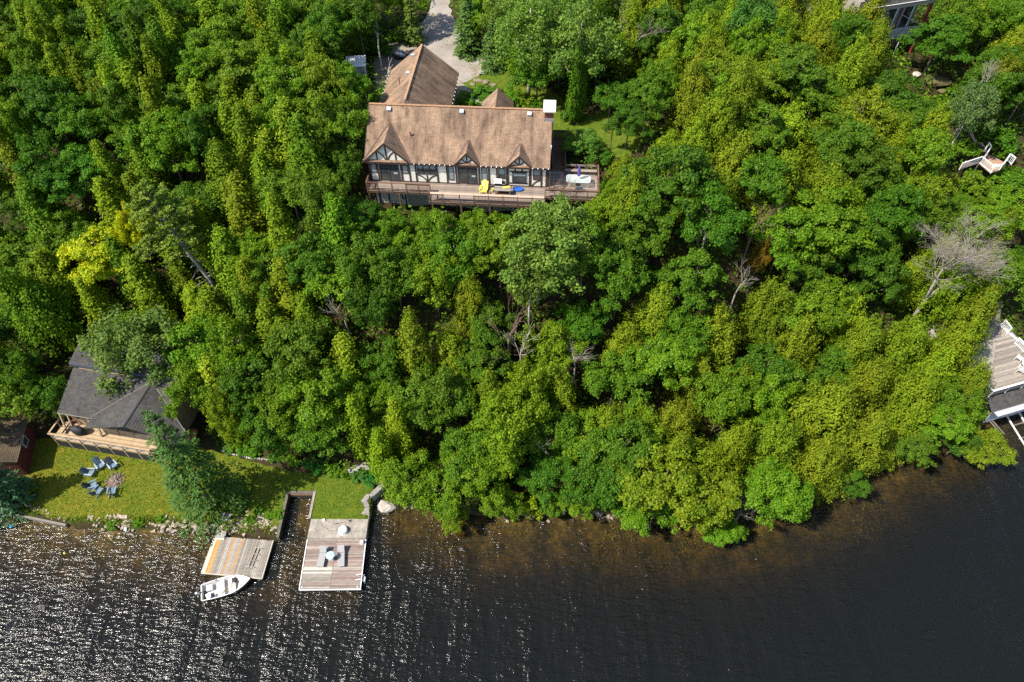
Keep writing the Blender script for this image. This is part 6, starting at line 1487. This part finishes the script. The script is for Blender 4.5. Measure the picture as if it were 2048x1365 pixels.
def fill_wood():
    set_picks()
    cand = []
    gy = 27.0
    while gy < 128:
        gx = -105.0
        st_ = 2.2 + max(0, gy - 60) * .018
        while gx < 105: 
            cand.append((gx + RNG.uniform(-.8, .8), gy + RNG.uniform(-.8, .8))); gx += st_
        gy += st_ * .95
    RNG.shuffle(cand)
    n_auto = 0
    for x, y in cand:
        if y < shore(x) + 0.8: continue
        z = landz(x, y); px, py = proj(x, y, z + 5)
        if not (-40 < px < 2088 and -25 < proj(x, y, z + 4)[1] < 1200): continue
        u = RNG.uniform()
        if px < 720: kinds = [('cedar', .56), ('maple', .22), ('ash', .22)]
        elif px < 1240 and py > 200: kinds = [('ash', .50), ('maple', .36), ('cedar', .07), ('bushy_cedar', .07)]
        elif px < 1240: kinds = [('ash', .4), ('maple', .3), ('aspen', .1), ('cedar', .2)]
        else: kinds = [('bushy_cedar', .62), ('maple', .17), ('ash', .21)]
        acc = 0
        for kind, w in kinds:
            acc += w
            if u <= acc: break
        if kind == 'cedar': rad, h = RNG.uniform(1.6, 2.3), RNG.uniform(7.0, 10.0); tint = RNG.choice(['o', 'oy', 'og', 'o'], p=[.4, .25, .2, .15])
        elif kind == 'bushy_cedar': rad, h = RNG.uniform(2.1, 3.0), RNG.uniform(6.5, 9.0); tint = RNG.choice(['yo', 'oy', 'o'], p=[.55, .3, .15])
        elif kind == 'maple': rad, h = RNG.uniform(2.1, 3.0), RNG.uniform(6.5, 9.2); tint = RNG.choice(['g', 'b', 'd'], p=[.4, .3, .3])
        elif kind == 'aspen': rad, h = RNG.uniform(2.0, 2.6), RNG.uniform(9, 11.0); tint = 'a'
        else: rad, h = RNG.uniform(1.9, 2.8), RNG.uniform(6.0, 8.8); tint = RNG.choice(['g', 'b', 'd', 'y'], p=[.4, .25, .2, .15])
        if any((x - a) ** 2 + (y - b) ** 2 < (.53 * (rad + r)) ** 2 for a, b, r in TREES): continue
        if HO.x - 1.0 < x < HO.x + 24 and 52.0 < y < 63.5: continue
        ft = {'maple': .30, 'ash': .28, 'aspen': .22, 'cedar': .10, 'bushy_cedar': .10}[kind]
        ok = clear_view(x, y, z, rad, h, ft, True)
        if not ok and kind != 'cedar':
            rad, h = rad * .7, h * .5; ok = clear_view(x, y, z, rad, h, ft, True)
        if not ok: continue
        label, grp = auto_label(kind, tint, px, py)
        tv = TINT[tint]; j = RNG.uniform(.80, 1.2) * RNG.uniform(.92, 1.08, 3)
        plant(kind, x, y, rad, h, tuple(a * b for a, b in zip(tv, j)), label, group=grp, name='bushy_cedar' if kind == 'bushy_cedar' else None); n_auto += 1
    by = {}
    for o in list(COL.objects):
        if o.type == 'EMPTY' and str(o.get('group', '')).startswith('alike '): by.setdefault(o['group'], []).append(o)
    ORD = ['first', 'second', 'third', 'fourth', 'fifth', 'sixth', 'seventh', 'eighth', 'ninth', 'tenth', 'eleventh', 'twelfth']
    for grp, os_ in by.items():
        if len(os_) < 2: 
            del os_[0]['group']; continue
        base = os_[0]['label']
        q = sorted(((proj(*o.location), o) for o in os_), key=lambda t: t[0][1])
        per = 7; rows = [q[i:i + per] for i in range(0, len(q), per)]
        for ri, row in enumerate(rows):
            row.sort(key=lambda t: t[0][0])
            for k, (_, o) in enumerate(row):
                side = '%s from left' % ORD[k] if len(row) > 2 else ('left one' if k == 0 else 'right one') if len(row) == 2 else 'single one'
                o['label'] = base + (', ' + side if len(rows) == 1 else ', %s in %s row' % (side, ORD[ri]))
    print('trees', len(TREES), n_auto)
# ------------------------------------------------------------------ the trees and plants that stand out from the rest
def single(name, label, cat, base, mesh_parts, rz=0.0, tilt=(0, 0), scale=1.0):
    """a tree of its own: mesh_parts is [(part name, mesh, z, tint or None)]"""
    o = thing(name, label, cat, base, rz); o.rotation_euler = (tilt[0], tilt[1], rz); o.scale = (scale,) * 3
    for pn, me, z, tint in mesh_parts:
        c = inst(pn, me, o, (0, 0, z))
        if tint: c.color = (*tint, 1)
    TREES.append((base[0], base[1], 1.5)); return o
# the great spruce on the lawn
sp = at(428, 1012, .7)
single('spruce_tree', 'tall dark spruce leaning over the lawn between the cottage and the plank dock', 'tree', (sp.x, sp.y, .6),
       [('crown', leaves_mesh('crown', *crown_fir(900, 4.1, 15.0, 25, .75, .85, .26), M['needle']), 1.0, (.58, .78, .48)), ('trunk', trunk_mesh('trunk', 15.5, .2, 4, M['bark'], 10, 1.2, .2), 0, None)])
sp2 = at(30, 985, .8)
single('spruce_tree', 'low bluish spruce at the left edge in front of the red shed', 'tree', (at(28, 1000, .7).x, at(28, 1000, .7).y, .6),
       [('crown', leaves_mesh('crown', *crown_fir(901, 2.6, 7.6, 18, .45, 1.1, .1), M['needle']), .4, (.7, .92, 1.9)), ('trunk', trunk_mesh('trunk', 5, .12, 5, M['bark'], 5, .8, .2), 0, None)])
bb = at(68, 990, .8)
plant('bush', at(62, 982, .8).x, at(62, 982, .8).y, .75, 1.5, (1.5, 1.05, 1.0), 'small olive bush beside the low bluish spruce on the lawn', 'shrub')
# the leaning pine
(P, N, A, s_, w_), limbs = crown_pine(31, 7.5, 3.7, 42, (0, 0))
pm = leaves_mesh('crown', P, N, A, s_, w_, M['needle'])
base = at_land(455, 610, 0.5)
tk = MB().tube([(0, 0, 0), (.05, .1, 4), (-.1, 0, 8), (0, 0, 12), (.05, 0, 15.3)], [.26, .23, .19, .13, .04], 7)
for i, (a, b) in enumerate(limbs):
    a = Vector(a) + Vector((0, 0, 8.2)); b = Vector(b) + Vector((0, 0, 8.2)); tk.tube([a, a.lerp(b, .5) + Vector((0, 0, .1)), b], [.07, .05, .02], 4)
rr = random.Random(3)
for k in range(14):
    z = rr.uniform(3.5, 8); a = rr.uniform(0, 6.3); L = rr.uniform(.7, 1.8); tk.tube([(0, 0, z), (math.cos(a) * L * .6, math.sin(a) * L * .6, z + .2), (math.cos(a) * L, math.sin(a) * L, z + .1)], [.05, .035, .012], 4)
single('pine_tree', 'tall leaning pine with a bare grey trunk and feathery yellow-green limbs', 'tree', base, [('crown', pm, 8.2, (2.3, 1.85, 1.1)), ('trunk', tk.mesh('trunk', M['deadwood'], True), 0, None)], tilt=(R(-4), R(-13)))
# bare and dying trees
def dead(label, px, py, seed, h, m, name='dead_tree', up=.7, spread=.95, stems=1, depth=4, r0=.13, tilt=(0, 0), lift=.0, kids=(3, 4), foot=0.0):
    p = at_land(px, py, lift)
    o = single(name, label, 'tree' if 'tree' in name else 'shrub', (p.x, p.y, p.z + (lift if lift else 0)), [('bare_limbs', dead_mesh('bare_limbs', seed, h, spread, M[m], depth, r0, up, .5, stems, kids), foot, None)], tilt=tilt)
    if lift: MB().tube([(0, 0, -lift), (0, 0, .15)], [r0 * 1.2, r0], 6).build('trunk', M[m], o)
    return o
dead('large bare silver-grey tree spreading among yellow cedars on the right slope', 1850, 600, 12, 10.0, 'deadwood', depth=5, lift=4.0, spread=1.15, r0=.17, up=.35, kids=(4, 5), stems=2)
dead('dark dead snag standing in the gap in the middle of the wood', 1022, 740, 21, 10.0, 'twig', up=1.0, spread=.7, lift=3.0, depth=3, r0=.16)
dead('pale half-dead forked tree right of the dark snag', 1040, 738, 22, 7.5, 'deadwood', up=.9, spread=.8, lift=3.5, depth=3, r0=.13)
dead('bare grey conifer standing behind the columnar cedars', 1243, 150, 23, 7.5, 'deadwood', up=.9, spread=.75, lift=1.0, depth=4, r0=.13)
dead('bare brown branching tree on the upper slope right of the aspen', 1400, 520, 24, 5.5, 'deadwood', lift=5.0, spread=.9, depth=4, r0=.10)
dead('brown dying tree beside the small red-leaved tree', 1500, 480, 25, 5.0, 'twig', lift=5.0, spread=1.0, depth=4, r0=.1)
dead('small bare twiggy tree on the lower middle of the right slope', 1470, 590, 26, 4.0, 'deadwood', lift=5.0, spread=.9, depth=4, r0=.08)
dead('leafless brown shrub rising against the deck rail', 1108, 408, 27, 3.4, 'twig', 'bare_shrub', lift=2.2, up=1.1, spread=.6, depth=4, r0=.06, stems=3, kids=(3, 4))
dead('bare pale branches sticking out of the wood left of the snag', 690, 640, 28, 4.5, 'deadwood', lift=5.5, spread=1.1, depth=3, r0=.09)
dead('dead hanging branches on the shore birch', 1075, 905, 29, 3.0, 'deadwood', lift=4.2, spread=1.1, depth=4, r0=.07, up=-.6)
dead('bare twigs tangled above the light green crown in the lower wood', 1150, 735, 30, 4.5, 'deadwood', lift=5.0, spread=1.0, depth=4, r0=.09)
dead('bare grey branches drooping over the water by the broken maple', 1475, 1035, 33, 3.2, 'deadwood', lift=1.6, spread=1.0, depth=4, r0=.08, up=-.5)
dead('thin white bare birch trunk at the left of the gravel yard', 757, 95, 34, 6.5, 'palebark', lift=3.0, spread=.4, depth=2, r0=.09, up=1.4, kids=(2, 3))
dead('dead leaning pale trunk on the yard edge behind the garage', 775, 165, 35, 3.5, 'palebark', lift=.5, spread=.6, depth=2, r0=.10, up=1.0, kids=(2, 3))
dead('half-bare grey-green tree above the stairs on the right', 1935, 225, 36, 6.0, 'deadwood', lift=3.0, spread=.8, depth=4, r0=.12)
p = at_land(1935, 225, 5); plant('aspen', p.x + .3, p.y, 2.3, 8.5, (1.2, 1.0, 5.0), 'thin grey-green tree clothing the half-bare one above the stairs')
p = at_land(1530, 490, 6.5); plant('ash', p.x, p.y, .8, 7.5, (2.2, .7, 1.3), 'small red-leaved tree in the wood right of the house', name='red_leaved_tree')
# planted trees and shrubs about the house
def near(kind, px, py, rad, h, tint, label, cat='shrub', name=None, hm=.5, z=None, **k):
    p = at(px, py, GZ + h * hm) if z is None else at(px, py, z + h * hm)
    return plant(kind, p.x, p.y, rad, h, tint, label, cat, name=name, z=GZ if z is None else z, **k)
near('cedar', 1149, 178, .95, 8.4, (.72, 1.05, .9), 'taller left column of the pair of columnar cedars by the chimney', 'tree', 'columnar_cedar')
near('cedar', 1164, 185, .8, 6.6, (.66, .98, .9), 'shorter right column of the pair of columnar cedars by the chimney', 'tree', 'columnar_cedar')
near('ash', 1165, 285, 1.7, 3.4, (1.15, 1.25, 2.6), 'big round fresh green shrub beside the deck walkway', name='round_shrub', hm=.5, foot=.02)
near('maple', 1222, 200, 1.7, 5.2, (.72, .9, .9), 'dark green maple between the columnar cedars and the bare conifer', 'tree', hm=.6)
near('bush', 1140, 225, .9, 1.9, (.7, .9, 1.5), 'dark shrub between the chimney and the columnar cedars')
near('bush', 935, 208, .95, 1.2, (.9, 1.1, 1.0), 'low round juniper by the garage wall')
near('bush', 968, 185, 1.4, 1.1, (.8, 1.0, 1.2), 'spreading juniper left of the porch roof', name='juniper')
near('bush', 1000, 190, 1.3, 1.3, (.9, 1.1, 1.0), 'spreading green juniper behind the porch roof', name='juniper')
near('bush', 1025, 198, 1.1, 1.6, (1.2, 1.3, .9), 'bright green shrub right of the porch roof')
near('bush', 1052, 205, 1.1, 1.5, (2.0, 1.35, .9), 'yellowish shrub midway between porch roof and chimney')
near('bush', 1078, 212, 1.0, 1.4, (.9, 1.1, 1.0), 'green shrub nearest the left side of the chimney')
near('ash', 1075, 150, 2.4, 6.5, (.95, 1.1, 1.0), 'leafy shade tree in the back yard behind the porch', 'tree', hm=.55)
near('ash', 1095, 150, 1.7, 5.2, (.7, .9, 1.0), 'dark leafy tree shading the back yard', 'tree', hm=.55)
near('bush', 1210, 318, .9, 1.3, (.9, 1.05, 1.2), 'leafy shrub at the foot of the lamp post')
for px, py, t, lab in ((2000, 372, (1.2, 1.2, .9), 'green shrub under the front of the stair landing'), (1935, 372, (1.5, 1.2, .9), 'yellow-green shrub under the left end of the stair landing'), (2035, 360, (1.0, 1.1, .9), 'green shrub at the right edge beside the stair landing'), (1925, 300, (1.3, 1.2, .9), 'bright shrub left of the short stairs'), (2005, 285, (.8, 1.0, .9), 'dark shrub right of the bent white handrail'), (1850, 215, (1.4, 1.25, .9), 'bright shrub below the mossy rock ledge'), (1905, 205, (1.1, 1.1, .9), 'green shrub right of the lower mossy boulder')):
    p = at_land(px, py, 1.0); plant('bush', p.x, p.y, 1.5, 2.4, t, lab, 'shrub')
near('bush', 780, 190, 1.0, 1.6, (1.2, 1.2, .9), 'light green bush at the left garage wall')
near('bush', 760, 205, 1.1, 2.2, (1.1, 1.2, .9), 'bright bush at the back left corner of the house')
near('bush', 800, 70, 1.4, 1.6, (1.4, 1.3, .8), 'yellow-green bush on the left driveway edge')
near('bush', 755, 95, 1.5, 2.0, (.8, .9, .9), 'dark bush on the far left of the gravel yard')
near('bush', 985, 100, 1.4, 1.5, (.7, .85, .9), 'dark bush on the right driveway edge')
# shrubs along the middle shore, the garden bed above the lawn
lo = lambda px, py, rad, h, tint, label, name=None: (lambda p: plant('bush', p.x, p.y, rad, h, tint, label, 'shrub', name=name))(at_land(px, py, h * .5))
for i, (px, py, t, lab) in enumerate(((1015, 1020, (1.3, 1.2, .9), 'green waterside shrub below the shore birch'), (1060, 1020, (2.4, 1.6, .9), 'yellowish waterside shrub on the middle shore'), (1100, 1012, (1.1, 1.1, 1.0), 'small green waterside shrub left of the bare bank'), (1180, 1000, (.9, 1.0, 1.4), 'dark waterside shrub behind the bare reddish bank'), (850, 1000, (1.2, 1.25, .9), 'bright waterside shrub beside the standing boulder'), (800, 975, (1.35, 1.25, .9), 'light green shrub at the top of the flagstone steps'), (1240, 1005, (1.1, 1.15, 1.0), 'green waterside shrub right of the bare bank'), (1590, 1010, (1.2, 1.2, .9), 'green waterside shrub at the right end of the point'))):
    lo(px, py, 1.1, 2.0, t, lab)
GARD = [(470, 893, .7, .9, (1.6, 1.4, .9), 'yellow-green hosta clump at the left of the garden bed'), (487, 900, .75, .8, (1.0, 1.25, 1.2), 'green hosta clump in the garden bed beside the leaning cedar'), (455, 900, .5, .7, (1.2, 1.3, 5.0), 'pale grey-leaved plant at the left of the garden bed'), (505, 908, .6, .7, (1.3, 1.4, .9), 'bright green clump in the middle of the garden bed'), (548, 914, .55, .7, (.9, 1.1, 1.6), 'dark clump behind the stone edging'), (585, 918, .6, .9, (1.5, 1.3, .9), 'yellowish clump at the right of the stone edging'), (622, 932, .65, .8, (.6, 1.1, 2.6), 'blue-green hosta left of the driftwood heap'), (640, 938, .6, .7, (.6, 1.15, 2.4), 'blue-green hosta right of its twin by the lawn'), (665, 940, .6, .8, (1.4, 1.35, .9), 'bright green clump at the back edge of the lawn'), (688, 945, .55, .8, (1.5, 1.35, .9), 'taller bright clump at the back edge of the lawn'), (712, 950, .6, .7, (1.1, 1.2, 3.0), 'pale flowering clump near the flagstone steps'), (738, 957, .7, .6, (.4, .95, 2.2), 'dark blue-green ground ivy by the flagstone steps')]
for px, py, rad, h, t, lab in GARD: lo(px, py, rad, h, t, lab, 'garden_plant')
for i, (px, py, lab) in enumerate(((517, 1022, 'low weedy plant on the stones between docks, left'), (500, 1038, 'low weedy plant beside the gangway boulder'), (538, 1030, 'low white-flowered weed above the triangular boulder'), (555, 1030, 'low weed against the slip wall'), (320, 1040, 'low green weed among the shore stones'), (275, 1046, 'low green weed beside the white boulder'), (222, 1048, 'low green weed left of the white boulder'))):
    lo(px, py, .45, .45, (1.3, 1.35, .9), lab, 'weed')
dp = thing('driftwood_heap', 'heap of grey driftwood and roots at the back of the lawn', 'driftwood', at_land(642, 928))
rr = random.Random(9)
for k in range(14): 
    a = rr.uniform(0, 6.3); L = rr.uniform(.5, 1.3); MB().tube([(rr.uniform(-.8, .8), rr.uniform(-.4, .4), rr.uniform(.1, .5)), (rr.uniform(-.8, .8) + math.cos(a) * L, rr.uniform(-.4, .4), rr.uniform(.1, .6))], rr.uniform(.03, .07), 5).build('branch', M['deadwood'], dp)
me = ROCKS[1].copy(); me.materials[0] = M["flagstone"]; p = at_land(720, 938); inst("boulder", me, None, (p.x, p.y, p.z + .1), (0, 0, .4), (1.3, .5, .5), label="long grey boulder behind the lawn above the flagstone steps", category="boulder")

fill_wood()
# ------------------------------------------------------------------ growth nobody could count: ground cover under the trees, grass
def growth(name, n, x0, x1, y0, y1, size, m, tint, test, up=.9, h=(0.02, .5), seed=77):
    r = np.random.default_rng(seed); x = r.uniform(x0, x1, n); y = r.uniform(y0, y1, n); k = test(x, y); x, y = x[k], y[k]
    z = land(x, y) + r.uniform(h[0], h[1], len(x)) ; P = np.stack([x, y, z], -1); N = r.normal(size=P.shape) * .6 + np.array([0, 0, up]); s = size * r.uniform(.6, 1.5, len(x))
    me = leaves_mesh(name, P, N, r.normal(size=P.shape), s, s * .6, m); o = bpy.data.objects.new(name, me); COL.objects.link(o); o.color = (*tint, 1); return props(o, kind='stuff')
def clump(x, y, f, t): return (np.sin(x * f + 1.3 * np.sin(y * f * .7)) * np.sin(y * f * 1.1 + 2 * np.sin(x * f * .5))) > t
def wild(x, y):
    px, py = proj_np(x, y, land(x, y)); ok = (y > shore(x) + .1) & ~((x > HO.x - 1) & (x < HO.x + 19) & (y > 54.5) & (y < 66)) & (px > -60) & (px < 2110) & (py > -40)
    ok &= ~((x > -49) & (x < -13.0) & (y < np.interp(x, [-47, -36, -33, -28.6, -24, -20.7, -17, -13], [38.5, 38, 38, 35.4, 34.0, 33.2, 32.9, 31.9])))
    ok &= ~((x > -47) & (x < -31) & (y < 47))
    for poly in (drive_px, yard_px, side_px): ok &= ~inside_np(poly, px, py)
    return ok
def proj_np(x, y, z):
    d = y * C_ - (z - CAM_H) * S_; u = y * S_ + (z - CAM_H) * C_; return 1024 + FOC * x / d, 682.5 - FOC * u / d
def inside_np(poly, x, y):
    c = np.zeros(len(x), bool); j = len(poly) - 1
    for i in range(len(poly)):
        xi, yi = poly[i]; xj, yj = poly[j]; dy = (yj - yi) or 1e-9
        c ^= ((yi > y) != (yj > y)) & (x < (xj - xi) * (y - yi) / dy + xi); j = i
    return c
growth('undergrowth', 210000, -75, 80, 27, 112, .17, M['leaf'], (.85, .9, .9), lambda x, y: wild(x, y) & (clump(x, y, .9, -.35)), h=(0.05, 1.3))
growth('undergrowth', 70000, -75, 80, 27, 112, .2, M['leaf'], (1.25, 1.15, .8), lambda x, y: wild(x, y) & (clump(x + 9, y + 4, .6, .15)), h=(0.3, 2.2), seed=78)
lawn_test = lambda x, y: (y > np.array([lawn_front(a) for a in x]) + .03) & (y < np.interp(x, [-50, -47, -36, -33, -28.6, -24, -20.7, -17, -14, -13.2], [36.5, 36.9, 36.0, 36.2, 35.1, 33.7, 32.95, 32.6, 32.0, 31.6]))
growth('lawn_grass', 42000, -48, -13.3, 27, 36.5, .05, M['leaf'], (1.55, 1.0, 1.0), lawn_test, up=.5, h=(.02, .06), seed=79)
growth('weedy_verge', 26000, -48, -13.3, 26.6, 29.2, .06, M['leaf'], (1.5, 1.05, 1.2), lambda x, y: (y > shore(x) + .15) & (y < np.array([lawn_front(a) for a in x]) + .25) & clump(x, y, 2.2, -.2) & ~((x > -18.9) & (x < -13.1)) & ~((x > SLIP[0] - .3) & (x < SLIP[1] + .3)), up=.4, h=(.03, .2), seed=80)
growth('yard_weeds', 16000, -20, 24, 56, 92, .06, M['leaf'], (1.6, 1.05, 1.0), lambda x, y: (inside_np(yard_px, *proj_np(x, y, land(x, y))) | inside_np(side_px, *proj_np(x, y, land(x, y))) | (inside_np(drive_px, *proj_np(x, y, land(x, y))) & clump(x, y, .5, .45))), up=.5, h=(.04, .14), seed=81)
# water weed showing through the shallows
def weedtest(x, y):
    d = shore(x) - y; return (d > .6) & (d < 8.5) & clump(x, y, .55, .35) & ~((x > -28) & (x < -13))
r_ = np.random.default_rng(90); x = r_.uniform(-50, 60, 60000); y = r_.uniform(16, 50, 60000); k = weedtest(x, y); x, y = x[k], y[k]
P = np.stack([x, y, land(x, y) + r_.uniform(.05, .5, len(x))], -1); P[:, 2] = np.minimum(P[:, 2], -.12)
me = leaves_mesh('water_weed', P, r_.normal(size=P.shape) * .5 + np.array([0, 0, .8]), r_.normal(size=P.shape), np.full(len(x), .12), np.full(len(x), .05), M['leaf'])
o = bpy.data.objects.new('water_weed', me); COL.objects.link(o); o.color = (2.6, .95, 1.0, 1); props(o, kind='stuff')
